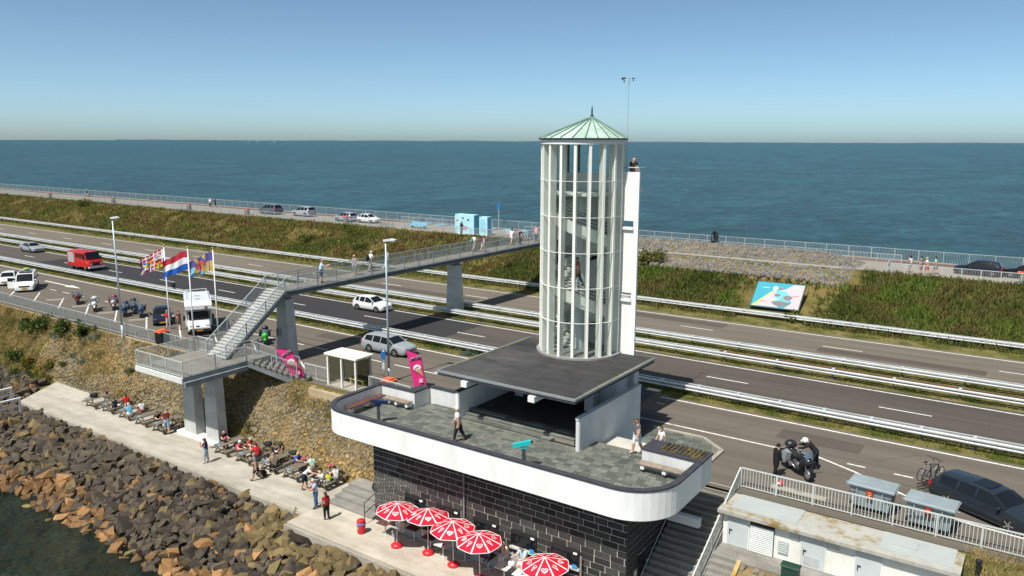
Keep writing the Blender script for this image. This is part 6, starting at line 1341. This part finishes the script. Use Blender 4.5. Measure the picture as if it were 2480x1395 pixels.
# ================================================================== parasols and cafe tables
PRED = mat('parasol_red', (.62, .012, .035), .65, 0, .2, .05, 2); PWH = mat('parasol_white', (.78, .76, .76), .7)
def parasol(label, x, y, rz, z0=-4.):
    t = thing('parasol', label, 'parasol', (x, y, z0), rz, 'red parasols of the cafe'); Rr, zt, ze = 1.12, 2.40, 1.98
    b = MB(); b.lathe([(.30,0),(.31,.08),(.22,.17),(.06,.24)], 18); b.build('base', mat('red_base', (.60, .02, .025), .4), t, smooth=True)
    b = MB(); b.tube((0,0,.2), (0,0,2.36), .022, n=8); b.build('pole', PWH, t)
    for k in range(8):
        a0, a1 = k*.7854, (k+1)*.7854; b = MB(); rows = []
        for i in range(6):
            u = i/5; r = Rr*u; z = zt-(zt-ze)*(u**1.15); rows.append([(r*math.cos(a0+(a1-a0)*v)*(1-.06*u*math.sin(v*math.pi)), r*math.sin(a0+(a1-a0)*v)*(1-.06*u*math.sin(v*math.pi)), z) for v in (0, .25, .5, .75, 1)])
        b.loft(rows, closed=False); pn = b.build('canopy_panel', PRED, t, smooth=True)
        b = MB(); d_ = Vector((math.cos(a0), math.sin(a0), 0)); pr_ = Vector((-d_.y, d_.x, 0))*.032
        pts = [d_*(Rr*u)+Vector((0,0,zt-(zt-ze)*u**1.15+.012)) for u in (0,.2,.4,.6,.8,1.)]
        b.loft([[p-pr_*(.5+.7*i/5), p+pr_*(.5+.7*i/5)] for i, p in enumerate(pts)], closed=False); b.build('white_rib', PWH, t)
        b = MB(); e0 = rows[-1]; b.path([(p[0], p[1], p[2]-.005) for p in e0], .017, 5); b.build('white_hem', PWH, t)
        am = (a0+a1)/2; u = .66; r = Rr*u*.95; z = zt-(zt-ze)*u**1.15+.028; sl__ = -math.atan((zt-ze)*1.15*u**.15/Rr)
        m_ = Matrix.Translation((r*math.cos(am), r*math.sin(am), z))@Matrix.Rotation(am-math.pi/2, 4, 'Z')@Matrix.Rotation(sl__, 4, 'X')@Matrix.Rotation(math.pi, 4, 'Z')
        o = obj('printed_heart' if k % 2 == 0 else 'printed_cone', heart_me if k % 2 == 0 else cone_me, t); o.matrix_local = m_@Matrix.Scale(.66, 4)
    return t
for lab, x, y, rz in (('red and white parasol at the left end of the cafe row', -26.41, 27.73, .2), ('red and white parasol, second from the left', -24.6, 28.12, .35), ('red and white parasol in the middle of the row', -22.81, 27.96, .1), ('red and white parasol, second from the right', -20.97, 27.7, .3), ('red and white parasol at the right end, cut by the lower picture edge', -17.15, 27.72, .15)): parasol(lab, x, y, rz).rotation_euler = (R(random.uniform(-3, 3)), R(random.uniform(-3, 3)), rz)
MAROON = mat('maroon_table', (.12, .055, .045), .5); CREAMT = mat('cream_table', (.70, .67, .60), .5)
def cafe_table(label, x, y, m, rz=.0):
    t = thing('cafe_table', label, 'table', (x, y, -4.), rz, 'cafe tables along the wall')
    b = MB(); b.box(-.35, .35, -.35, .35, .71, .74); b.build('top', m, t); b = MB(); b.tube((0,0,.03), (0,0,.71), .035, n=8); b.build('column', GALVW, t)
    b = MB(); b.bar((-.3,-.3,.02), (.3,.3,.02), .05, .035); b.bar((-.3,.3,.02), (.3,-.3,.02), .05, .035); b.build('cross_foot', GALVW, t)
    b = MB(); b.lathe([(.05,.741),(.055,.77)], 10, (.1, -.1, 0)); b.build('ashtray', DARK, t)
for k, (lab, x, y, m) in enumerate((('brown topped cafe table next to the red litter bin', -27.75, 28.3, MAROON), ('maroon cafe table under the leftmost parasol', -26.1, 28.75, MAROON), ('cafe table half in the shade of the second parasol', -24.75, 28.5, MAROON), ('cream cafe table between second and third parasol', -23.75, 28.3, CREAMT), ('maroon cafe table under the middle parasol', -22.6, 28.65, MAROON), ('maroon cafe table under the fourth parasol', -21.2, 28.7, MAROON), ('cream cafe table in front of the woman in pink', -20.0, 28.35, CREAMT), ('cream cafe table in front of the man with sunglasses', -18.95, 28.3, CREAMT), ('cafe table under the rightmost parasol', -17.6, 28.5, MAROON))): cafe_table(lab, x, y, m, .05)
t = thing('bucket', 'grey bucket under the cafe table by the corner steps', 'bucket', (-27.2, 28.4, -4.)); b = MB(); b.lathe([(.11,0),(.15,.3),(.14,.31)], 12); b.build('pail', mat('grey_bucket', (.35, .36, .40), .5), t)
t = thing('water_jug', 'white jug standing on the brown cafe table', 'jug', (-27.65, 28.5, -3.26)); b = MB(); b.lathe([(.10,0),(.11,.2),(.09,.26)], 12); b.build('jug', WHITE, t)
# ================================================================== statue of a stooping stone layer
t = thing('statue', 'dark bronze statue of a stooping stone layer on the crest', 'statue', (-33.2, 90.6, 4.55)); BRZ = mat('dark_bronze', (.045, .055, .05), .5, .6, .5, .2, 4)
b = MB(); b.box(-.9, .9, -.6, .6, -.4, .12); b.build('plinth', mat('statue_plinth', (.20, .19, .15), .9), t)
b = MB()
for s in (-1, 1):
    b.tube((s*.18,.3,.12), (s*.2,-.05,.65), .09, .12, 10); b.tube((s*.2,-.05,.65), (s*.12,.35,1.05), .12, .16, 10); b.tube((s*.26,-.15,1.5), (s*.3,-.5,1.15), .09, .07, 8); b.tube((s*.3,-.5,1.15), (s*.16,-.6,.75), .07, .06, 8)
b.ball((0,.1,1.32), .30, .42, .30, 12, 8); b.ball((0,-.38,1.72), .15, .16, .18, 10, 7); b.box(-.2, .2, -.8, -.5, .45, .8); b.build('figure', BRZ, t, smooth=True)
# ================================================================== people
SKIN = mat('skin', (.50, .29, .20), .6, 0, .3, .08, 6); SKINP = mat('fair_skin', (.58, .37, .28), .6, 0, .3, .08, 6)
HAIRS = {'grey': (.50,.49,.47), 'brown': (.09,.05,.03), 'black': (.015,.012,.012), 'blond': (.50,.36,.16), 'bald': None, 'white': (.70,.69,.66), 'shaved': (.30,.19,.13)}
# each pose: torso lean, thigh L/R, knee L/R, shoulder flex L/R, shoulder spread L/R, elbow L/R, head nod (degrees)
POSES = {
 'stand':  (2, 4,-4, 4,4, 5,-5, 8,8, 12,15, 5), 'walk': (5, 18,-15, 8,16, -16,18, 8,8, 15,22, 5), 'walk2': (5,-14,17, 14,8, 16,-15, 8,8, 20,14, 0),
 'lean':   (42, 12,-8, 10,5, 55,60, 10,10, 20,25, 25), 'phone': (6, 4,-4, 4,4, 40,45, 6,6, 75,75, 28), 'face': (2, 8,-6, 8,4, 40,-6, 6,8, 135,10, 0), 'rail': (10, 4,-6, 4,6, 40,45, 8,8, 50,45, 15),
 'sit':    (14, 85,82, 88,90, 45,50, 8,8, 50,55, 18), 'sitback': (4, 84,86, 85,88, 35,30, 6,6, 55,60, 10), 'sithead': (20, 84,82, 88,86, 60,62, 6,6, 95,90, 25), 'ride': (12, 62,62, 80,80, 52,52, 14,14, 25,25, 0),
 'point':  (4, 5,-10, 5,5, 75,8, 10,8, 25,15, 8), 'arms': (6, 6,-6, 5,5, 60,25, 12,10, 35,60, 10)}
def hand_geo():
    mb = MB(); mb.loft([[(-w_,-d_,z),(w_,-d_,z),(w_,d_,z),(-w_,d_,z)] for w_, d_, z in ((.026,.014,.02),(.042,.016,-.04),(.040,.013,-.085))], True, True)
    for k, (x, ln) in enumerate(((-.031,.062),(-.011,.074),(.010,.070),(.030,.055))):
        mb.loft([[(x-.0085*s, y-.008*s, z),(x+.0085*s, y-.008*s, z),(x+.0085*s, y+.008*s, z),(x-.0085*s, y+.008*s, z)] for s, y, z in ((1,0,-.08),(.95,.012,-.08-ln*.5),(.75,.034,-.08-ln))], True, True)
    mb.loft([[(x-.010*s, y-.010*s, z),(x+.010*s, y-.010*s, z),(x+.010*s, y+.010*s, z),(x-.010*s, y+.010*s, z)] for s, x, y, z in ((1,-.036,.0,-.02),(.95,-.062,.012,-.055),(.75,-.066,.026,-.09))], True, True)
    return mb
HAND = hand_geo()
PEOPLE = []
def person(label, loc, rz, pose, shirt, pants, h=1.76, hair='brown', shorts=False, sleeves=1, shoes=(.05,.045,.04), skirt=False, build_=1., hat=None, long=False, glasses=False, helmet=None, skin=None, hip=None):
    """hip: height of the seat under a sitting person, measured from loc"""
    PEOPLE.append(dict(label=label, loc=loc, rz=rz, pose=pose, shirt=shirt, pants=pants, h=h, hair=hair, shorts=shorts, sleeves=sleeves, shoes=shoes, bld=build_, long=long, glasses=glasses, helmet=helmet, skin=skin or random.choice((SKIN, SKINP)), hip=hip))
def skeleton(p):
    h = p['h']; (lean, tl, tr_, kl, kr, sl_, sr_, al, ar_, el, er, nod) = [R(a) for a in POSES[p['pose']]]; B = p['bld']
    V = []; E = []; RAD = []; TAGS = []
    def v(co, r, r2=None): V.append(Vector(co)*h); RAD.append((r*h*B if r > .03 else r*h, (r2 or r)*h*B if r > .03 else (r2 or r)*h)); return len(V)-1
    def e(a, b, tg): E.append((a, b)); TAGS.append(tg)
    L1, L2 = .235, .235; legs = []
    for s, th, kn in ((-1, tl, kl), (1, tr_, kr)):
        hp = Vector((s*.052, 0, 0)); k = hp+Vector((s*.012, math.sin(th), -math.cos(th)))*L1; a = k+Vector((0, math.sin(th-kn), -math.cos(th-kn)))*L2
        fa = max(-.5, min(.5, (th-kn)*.6)); legs.append((hp, k, a, a+Vector((s*.012, .105*math.cos(fa), -.022+.105*math.sin(fa)))))
    if p['hip'] is None: base = -min(min(l[2].z, l[3].z) for l in legs)+.022
    else: base = p['hip']/h+.055
    P = Vector((0, 0, base))
    def tor(d, x=0, y=0): return P+Vector((x, math.sin(lean)*d+y*math.cos(lean), math.cos(lean)*d-y*math.sin(lean)))
    pel = v(tor(.01), .098, .078); bel = v(tor(.10), .098, .076); che = v(tor(.215), .112, .080); nek = v(tor(.312, 0, .004), .040); jaw = v(tor(.355, 0, .012), .046); 
    hd = tor(.41, 0, .014+.03*math.sin(nod)); head = v(hd, .058, .064); crown = v(hd+Vector((0, 0, .04)), .047, .053)
    e(pel, bel, 'shirt'); e(bel, che, 'shirt'); e(che, nek, 'shirt'); e(nek, jaw, 'neck'); e(jaw, head, 'head'); e(head, crown, 'head')
    for (hp, k, a, t_), s in zip(legs, (-1, 1)):
        i0 = v(P+hp, .076); i1 = v(P+(hp+k)/2, .066); i2 = v(P+k, .048); i3 = v(P+k+(a-k)*.35, .046); i4 = v(P+a, .033); i5 = v(P+t_, .028)
        e(pel, i0, 'pants'); e(i0, i1, 'thigh'); e(i1, i2, 'thigh'); e(i2, i3, 'shank'); e(i3, i4, 'shank'); e(i4, i5, 'shoe')
    hands = []
    for s, sh, ab, el_ in ((-1, sl_, al, el), (1, sr_, ar_, er)):
        S = tor(.285, s*.098, 0); d1 = Vector((s*math.sin(ab), math.sin(sh)*math.cos(ab), -math.cos(sh)*math.cos(ab))); El = S+d1*.175
        f2 = sh+el_; d2 = Vector((-s*.25*math.sin(el_), math.sin(f2), -math.cos(f2))).normalized(); Wr = El+d2*.150
        i0 = v(S, .052); i1 = v((S+El)/2, .042); i2 = v(El, .034); i3 = v(Wr, .024)
        e(che, i0, 'shirt'); e(i0, i1, 'sleeve'); e(i1, i2, 'arm'); e(i2, i3, 'forearm'); hands.append((Wr*h, d2, s))
    return V, E, RAD, TAGS, hands, hd*h
def build_people():
    tmp = []
    for i, p in enumerate(PEOPLE):
        V, E, RAD, TAGS, hands, hd = skeleton(p)
        me = bpy.data.meshes.new('sk'); me.from_pydata([tuple(a) for a in V], E, []); o = bpy.data.objects.new('sk', me); COL.objects.link(o)
        md = o.modifiers.new('s', 'SKIN'); md.use_smooth_shade = True; ss = o.modifiers.new('u', 'SUBSURF'); ss.levels = 1
        sv = me.skin_vertices[0].data
        for k, r in enumerate(RAD): sv[k].radius = r; sv[k].use_root = (k == 0)
        tmp.append((o, V, E, TAGS, hands, hd))
    dg = bpy.context.evaluated_depsgraph_get()
    for p, (o, V, E, TAGS, hands, hd) in zip(PEOPLE, tmp):
        ev = bpy.data.meshes.new_from_object(o.evaluated_get(dg)); h = p['h']
        co = np.array([v.co[:] for v in ev.vertices]); fs = [tuple(f.vertices) for f in ev.polygons]
        cen = np.array([co[list(f)].mean(0) for f in fs])
        A = np.array([V[a] for a, b in E]); Bq = np.array([V[b] for a, b in E]); D = Bq-A
        tt = np.clip(((cen[:, None]-A)*D).sum(2)/((D*D).sum(1)+1e-9), 0, 1); dist = np.linalg.norm(cen[:, None]-(A+tt[..., None]*D), axis=2)
        w = np.ones(len(E)); nearest = (dist*w).argmin(1)
        mats_ = [p['skin'], cloth(p['shirt']), cloth(p['pants']), mat('shoe_%02d%02d' % (int(p['shoes'][0]*99), int(p['shoes'][2]*99)), p['shoes'], .6)]
        mi = []
        slv = p['sleeves']; pz = V[0].z
        for k, nn in enumerate(nearest):
            tg = TAGS[nn]; m = 0
            if tg == 'shirt': m = 1 if cen[k][2] > pz-.035*h or tt[k][nn] > .5 else 2
            elif tg == 'sleeve': m = 1 if slv >= 1 else 0
            elif tg in ('arm', 'forearm'): m = 1 if slv >= 2 else 0
            elif tg == 'pants': m = 2
            elif tg == 'thigh': m = 2
            elif tg == 'shank': m = 0 if p['shorts'] else 2
            elif tg == 'shoe': m = 3
            mi.append(m)
        mb = MB(); mb.v = [tuple(c) for c in co]; mb.f = list(fs); mb.m = mi
        for Wr, d2, s in hands:
            rot = Vector((0, 0, -1)).rotation_difference(d2).to_matrix(); fl_ = -s
            vs = [rot@(Vector((x*fl_, y, z))*1.0)*(h/1.76)+Wr for x, y, z in HAND.v]; mb.add(vs, HAND.f, 1 if slv >= 3 else 0)
        c = hd; mb.prof([(c.y+.055*h, c.z-.018*h), (c.y+.078*h, c.z-.012*h), (c.y+.056*h, c.z+.012*h)], 'x', c.x-.008*h, c.x+.008*h, 0)
        for s in (-1, 1): mb.ball((c.x+s*.018*h, c.y+.052*h, c.z+.008*h), .007*h, n=6, m=4, mi=4); mb.ball((c.x+s*.050*h, c.y, c.z), .008*h, .014*h, .018*h, 6, 4, 0)
        mb.box(c.x-.016*h, c.x+.016*h, c.y+.050*h, c.y+.0575*h, c.z-.032*h, c.z-.026*h, 5)
        T_ = thing('person', p['label'], 'person', p['loc'], p['rz'])
        bm_ = mb.mesh('body', mats_+[mat('eye_dark', (.03, .025, .02), .3), mat('lips', (.36, .13, .11), .6)], True, False); obj('body', bm_, T_)
        hc = HAIRS[p['hair']]
        if p['helmet']:
            b = MB(); b.ball((c.x, c.y+.005*h, c.z+.01*h), .082*h, .092*h, .085*h, 14, 9); b.prof([(c.y+.07*h,c.z-.05*h),(c.y+.115*h,c.z-.045*h),(c.y+.12*h,c.z+.0*h),(c.y+.07*h,c.z+.01*h)], 'x', c.x-.05*h, c.x+.05*h); b.build('helmet', mat('helmet_white', (.75, .72, .7), .3), T_, smooth=True)
            b = MB(); b.ball((c.x, c.y+.06*h, c.z+.01*h), .065*h, .042*h, .025*h, 10, 6); b.build('visor', BLKGLASS, T_, smooth=True)
        elif hc:
            b = MB(); rings = []
            for i in range(6):
                ph = math.pi*.62*i/5; q = max(.03, math.sin(ph)); rings.append([(c.x+.059*h*q*math.cos(a), c.y-.008*h+(.066*h)*q*math.sin(a)*(1 if math.sin(a) < 0 else .84), c.z+.012*h+.062*h*math.cos(ph)+(.035*h if (math.sin(a) > .25 and i > 3) else 0)) for a in np.linspace(0, 5.89, 16)])
            b.loft(rings, True, False)
            if p['long']: b.ball((c.x, c.y-.05*h, c.z-.045*h), .052*h, .035*h, .075*h, 10, 6)
            b.build('hair', mat('hair_'+p['hair'], hc, .8, 0, .2, .2, 20), T_, smooth=True)
        if p['glasses']:
            b = MB(); b.box(c.x-.036*h, c.x+.036*h, c.y+.056*h, c.y+.066*h, c.z-.002*h, c.z+.02*h); b.build('sunglasses', BLKGLASS, T_)
        bpy.data.objects.remove(o)
W = (.74,.74,.74); JEAN = (.06,.13,.26); LJ = (.36,.44,.50); NVY = (.02,.025,.05); BK = (.015,.015,.017); TAN = (.34,.27,.19)
def F(deg): return R(deg)          # facing: 0 looks to +Y (sea), 180 to the lake, 90 to -X (left)
Q = -4.
person('woman in blue top and light jeans walking on the quay, hand at her face', (-43.98,28.56,Q), F(120), 'face', (.02,.035,.19), LJ, 1.72, 'brown', sleeves=0, long=True, glasses=True, shoes=(.5,.4,.33))
person('man in grey shirt and brown shorts walking along the quay', (-39.1,28.75,Q), F(130), 'walk', (.17,.18,.18), (.07,.055,.05), 1.84, 'shaved', shorts=True, shoes=(.12,.08,.05))
person('man in light blue shirt and jeans standing at the quay end', (-33.2,28.3,Q), F(150), 'phone', (.36,.42,.62), JEAN, 1.82, 'grey', build_=1.12, glasses=True)
person('girl in dark red top and black leggings standing on the cafe platform', (-31.6,27.65,Q), F(75), 'stand', (.30,.012,.02), BK, 1.66, 'brown', long=True, shoes=(.6,.55,.5), sleeves=1)
person('man in white shirt and navy shorts leaning over the family table', (-35.6,29.55,Q), F(-60), 'lean', (.66,.68,.68), NVY, 1.82, 'shaved', shorts=True)
person('man in maroon shirt and denim shorts leaning at a table by the bridge pier', (-50.85,30.1,Q), F(60), 'lean', (.10,.012,.018), (.22,.34,.48), 1.84, 'bald', shorts=True, shoes=(.12,.09,.06))
S = .46
person('dark clothed child seated at the second picnic table', (-58.1,30.35,Q), F(90), 'sit', (.02,.018,.035), BK, 1.45, 'brown', hip=S)
person('woman in bright red top seated at the second picnic table', (-57.95,31.2,Q), F(90), 'sit', (.60,.02,.025), (.06,.06,.06), 1.68, 'brown', sleeves=2, long=True, hip=S, shorts=True)
person('man in blue shirt and white trousers seated at the table end', (-55.55,30.05,Q), F(75), 'sithead', (.10,.34,.50), W, 1.78, 'grey', hip=S)
person('woman in white blouse seated opposite the man in blue', (-55.5,31.0,Q), F(90), 'sit', (.70,.68,.68), (.3,.05,.08), 1.66, 'brown', hip=S)
person('man in black shirt seated with his arms on the table', (-52.4,30.25,Q), F(-90), 'sit', BK, (.05,.05,.05), 1.78, 'brown', hip=S)
person('bald man in black printed shirt seated beside the white pier', (-45.15,30.65,Q), F(-95), 'sit', (.018,.018,.02), (.10,.09,.08), 1.80, 'bald', hip=S)
person('grey haired man in pink shirt seated at a picnic table', (-42.75,30.15,Q), F(-90), 'sit', (.62,.08,.12), (.10,.10,.12), 1.78, 'white', hip=S)
person('grey haired woman in red top seated beside the man in pink', (-42.72,30.95,Q), F(-90), 'sit', (.50,.03,.05), (.08,.08,.1), 1.64, 'grey', hip=S)
person('man in red patterned shirt seated with his arm forward', (-41.2,30.5,Q), F(90), 'sithead', (.55,.02,.03), (.06,.06,.08), 1.78, 'brown', hip=S)
person('man in dark navy shirt reading at a picnic table', (-40.3,31.15,Q), F(-90), 'sithead', (.02,.022,.045), (.05,.05,.06), 1.80, 'brown', hip=S)
person('bald man in grey brown shirt seated with his back to the lake', (-38.85,30.0,Q), F(80), 'sit', (.19,.15,.12), BK, 1.80, 'shaved', hip=S, build_=1.1)
person('blond woman in bright blue top seated at a picnic table', (-38.15,31.1,Q), F(-90), 'sit', (.02,.10,.50), (.08,.1,.2), 1.68, 'blond', long=True, hip=S, glasses=True)
person('man in mint green shirt seated opposite the woman in blue', (-36.7,31.2,Q), F(90), 'sit', (.50,.68,.58), (.30,.28,.25), 1.80, 'shaved', hip=S)
person('blond girl in white vest seated at the family table', (-34.75,30.1,Q), F(70), 'sit', (.70,.69,.66), (.08,.08,.1), 1.45, 'blond', sleeves=0, long=True, hip=S)
person('small child in neon yellow top seated at the family table', (-34.42,30.42,Q), F(75), 'sit', (.56,.62,.02), (.25,.25,.3), 1.2, 'brown', sleeves=0, hip=S)
person('dark haired woman in white vest seated at the family table', (-34.32,30.95,Q), F(85), 'sit', (.72,.71,.68), (.2,.2,.22), 1.68, 'black', sleeves=0, hip=S)
person('woman in pale pink blouse seated at the cafe wall', (-20.3,28.95,Q), F(175), 'sithead', (.66,.50,.42), (.60,.58,.55), 1.66, 'blond', hip=.9)
person('man in light blue shirt and sunglasses seated at the cafe wall', (-19.25,28.95,Q), F(180), 'sit', (.40,.56,.66), W, 1.82, 'black', hip=.9, shorts=True, glasses=True)
person('grey haired man in dark jacket seated under the fourth parasol', (-21.2,29.0,Q), F(180), 'sit', (.02,.02,.025), (.12,.2,.3), 1.78, 'grey', hip=.9, sleeves=2)
person('person in white and navy seated behind the rightmost parasol', (-17.1,28.95,Q), F(180), 'sitback', (.66,.66,.68), NVY, 1.70, 'blond', hip=.9)
person('person with dark hair seated under the third parasol', (-22.3,28.95,Q), F(180), 'sit', (.08,.10,.12), (.1,.12,.15), 1.74, 'black', hip=.9)
person('person in turquoise seated between the middle parasols', (-23.2,28.95,Q), F(185), 'sit', (.10,.42,.50), (.3,.3,.3), 1.70, 'brown', hip=.9)
person('person in shorts and white shoes seated under the leftmost parasol', (-26.6,28.9,Q), F(170), 'sitback', (.25,.3,.32), (.2,.2,.2), 1.76, 'brown', hip=.9, shorts=True, shoes=(.7,.7,.7))
person('person in black seated under the second parasol', (-25.2,28.95,Q), F(180), 'sit', (.02,.02,.02), (.05,.05,.05), 1.76, 'brown', hip=.9, shorts=True)
person('white haired man in white shirt and dark trousers walking on the terrace', (-24.2,30.2,TZ), F(118), 'walk', (.76,.76,.78), (.022,.022,.03), 1.90, 'white', build_=1.1, shoes=(.22,.04,.02))
person('man in grey shirt and white shorts coming up to the terrace', (-15.95,34.05,TZ), F(165), 'walk2', (.10,.11,.12), (.60,.66,.70), 1.85, 'brown', shorts=True, glasses=True, shoes=(.5,.4,.3))
person('woman in white shirt and jeans behind the lichen planter', (-16.1,37.5,.1), F(150), 'walk', (.72,.73,.74), JEAN, 1.74, 'brown', long=False)
DZ = 5.55
person('man in light blue shirt and dark shorts on the bridge taking a photo', (-47.75,42.3,DZ), F(-30), 'phone', (.42,.60,.72), (.03,.04,.07), 1.86, 'shaved', shorts=True, build_=1.1)
person('grey haired woman in grey top and denim shorts walking on the bridge', (-48.2,46.4,DZ), F(195), 'stand', (.22,.26,.28), (.22,.34,.46), 1.76, 'blond', sleeves=0, shorts=True, shoes=(.5,.3,.2))
person('grey haired man in white shirt carrying a black backpack on the bridge', (-48.5,48.6,DZ), F(-12), 'walk', (.74,.75,.76), (.40,.36,.28), 1.84, 'grey')
person('person in grey jacket walking behind the streetlight on the bridge', (-48.1,50.2,DZ), F(-10), 'walk2', (.30,.31,.32), (.50,.53,.55), 1.78, 'brown', sleeves=2)
person('person in white shirt and beige shorts with turquoise backpack on the bridge', (-48.7,63.6,DZ), F(-10), 'walk', (.72,.73,.72), (.60,.55,.46), 1.80, 'black', shorts=True)
person('woman in purple top and white shorts beside the turquoise backpack', (-48.0,64.2,DZ), F(-10), 'walk2', (.10,.03,.20), (.70,.66,.58), 1.70, 'brown', shorts=True, sleeves=0)
person('man in white shirt with black cap near the far end of the bridge', (-48.6,70.2,DZ), F(-5), 'walk', (.75,.75,.74), (.62,.61,.58), 1.82, 'black', shorts=True)
person('person in black shirt and navy trousers near the far end of the bridge', (-48.0,71.,DZ), F(-5), 'stand', (.02,.02,.03), NVY, 1.72, 'blond')
person('man in pink shirt and jeans standing on the bridge beside the tower', (-48.2,74.5,DZ), F(170), 'stand', (.60,.33,.36), JEAN, 1.80, 'shaved')
CZ = 4.
person('man in white shirt and dark trousers walking on the crest at the left', (-132.7,90.9,CZ), F(60), 'walk', (.66,.70,.76), (.05,.055,.08), 1.84, 'grey')
person('person in black walking on the crest beside the man in white', (-131.1,90.9,CZ), F(60), 'walk2', (.02,.02,.025), (.06,.06,.06), 1.78, 'black', shorts=True)
person('person in dark clothes riding the scooter on the brick path', (-180.85,92.6,CZ), F(90), 'ride', (.10,.12,.13), (.06,.07,.09), 1.76, 'grey', sleeves=2, hip=.72)
person('woman in white top and denim shorts, leftmost of four walkers on the crest', (-11.4,86.1,CZ), F(60), 'walk2', (.66,.64,.62), (.16,.22,.28), 1.74, 'black', sleeves=0, shorts=True, long=True)
person('person in olive shirt walking on the crest, second of four', (-10.35,85.2,CZ), F(80), 'stand', (.17,.15,.09), (.2,.18,.15), 1.84, 'black', shorts=True)
person('person in white shirt and red shorts walking on the crest, third of four', (-9.85,85.5,CZ), F(80), 'walk', (.72,.70,.70), (.50,.02,.03), 1.78, 'blond', shorts=True)
person('person in green and white shirt, rightmost of four walkers on the crest', (-9.2,86.4,CZ), F(80), 'walk', (.28,.55,.45), (.1,.12,.18), 1.78, 'black', shorts=True)
person('person in black shirt leaning on the crest fence beside the blue kiosk', (-67.7,85.5,CZ), F(-40), 'rail', BK, (.13,.13,.13), 1.78, 'black')
person('bald man in black shirt standing on the tower balcony', (-20.2,41.42,14.08), F(5), 'stand', (.014,.014,.016), (.05,.05,.06), 1.82, 'bald')
person('person in red patterned shirt climbing the stairs inside the tower', (-22.2,38.75,8.55), F(100), 'walk', (.30,.05,.08), (.08,.08,.1), 1.76, 'brown')
person('person in red shirt and light trousers standing at the dark small car', (-64.5,39.1,0), F(90), 'arms', (.55,.03,.06), (.50,.46,.42), 1.78, 'shaved')
person('person in dark clothes standing beside the red shirt at the small car', (-63.6,39.6,0), F(100), 'stand', (.10,.03,.04), (.12,.10,.09), 1.76, 'brown', shorts=True)
person('person with pink and black clothes behind the bridge stairs at the camper', (-57.2,40.6,0), F(170), 'stand', (.12,.06,.12), BK, 1.62, 'brown', long=True)
person('person in black motorcycle clothes standing left of the touring motorcycle', (-10.35,38.6,0), F(-40), 'point', BK, BK, 1.80, 'black', sleeves=3, build_=1.1)
person('rider in black jacket with white helmet behind the touring motorcycle', (-8.95,40.7,0), F(100), 'lean', BK, BK, 1.86, 'black', sleeves=2, build_=1.15, helmet=True)
build_people()
t = thing('backpack', 'black backpack worn by the white shirted man on the bridge', 'backpack', (-48.52, 48.36, DZ+1.02), F(-12)); b = MB(); b.ball((0,-.08,.22), .19, .15, .28, 10, 8); b.build('body', cloth(BK), t, smooth=True); b = MB(); b.ball((0,-.2,.14), .12, .06, .12, 8, 5); b.build('pocket', cloth(BK), t, smooth=True)
t = thing('backpack', 'turquoise backpack worn by the person near the bridge middle', 'backpack', (-48.72, 63.36, DZ+1.0), F(-10)); b = MB(); b.ball((0,-.08,.22), .17, .13, .26, 10, 8); b.build('body', cloth((.05,.22,.22)), t, smooth=True); b = MB(); b.ball((0,-.2,.14), .11, .05, .11, 8, 5); b.build('pocket', cloth((.10,.35,.33)), t, smooth=True)
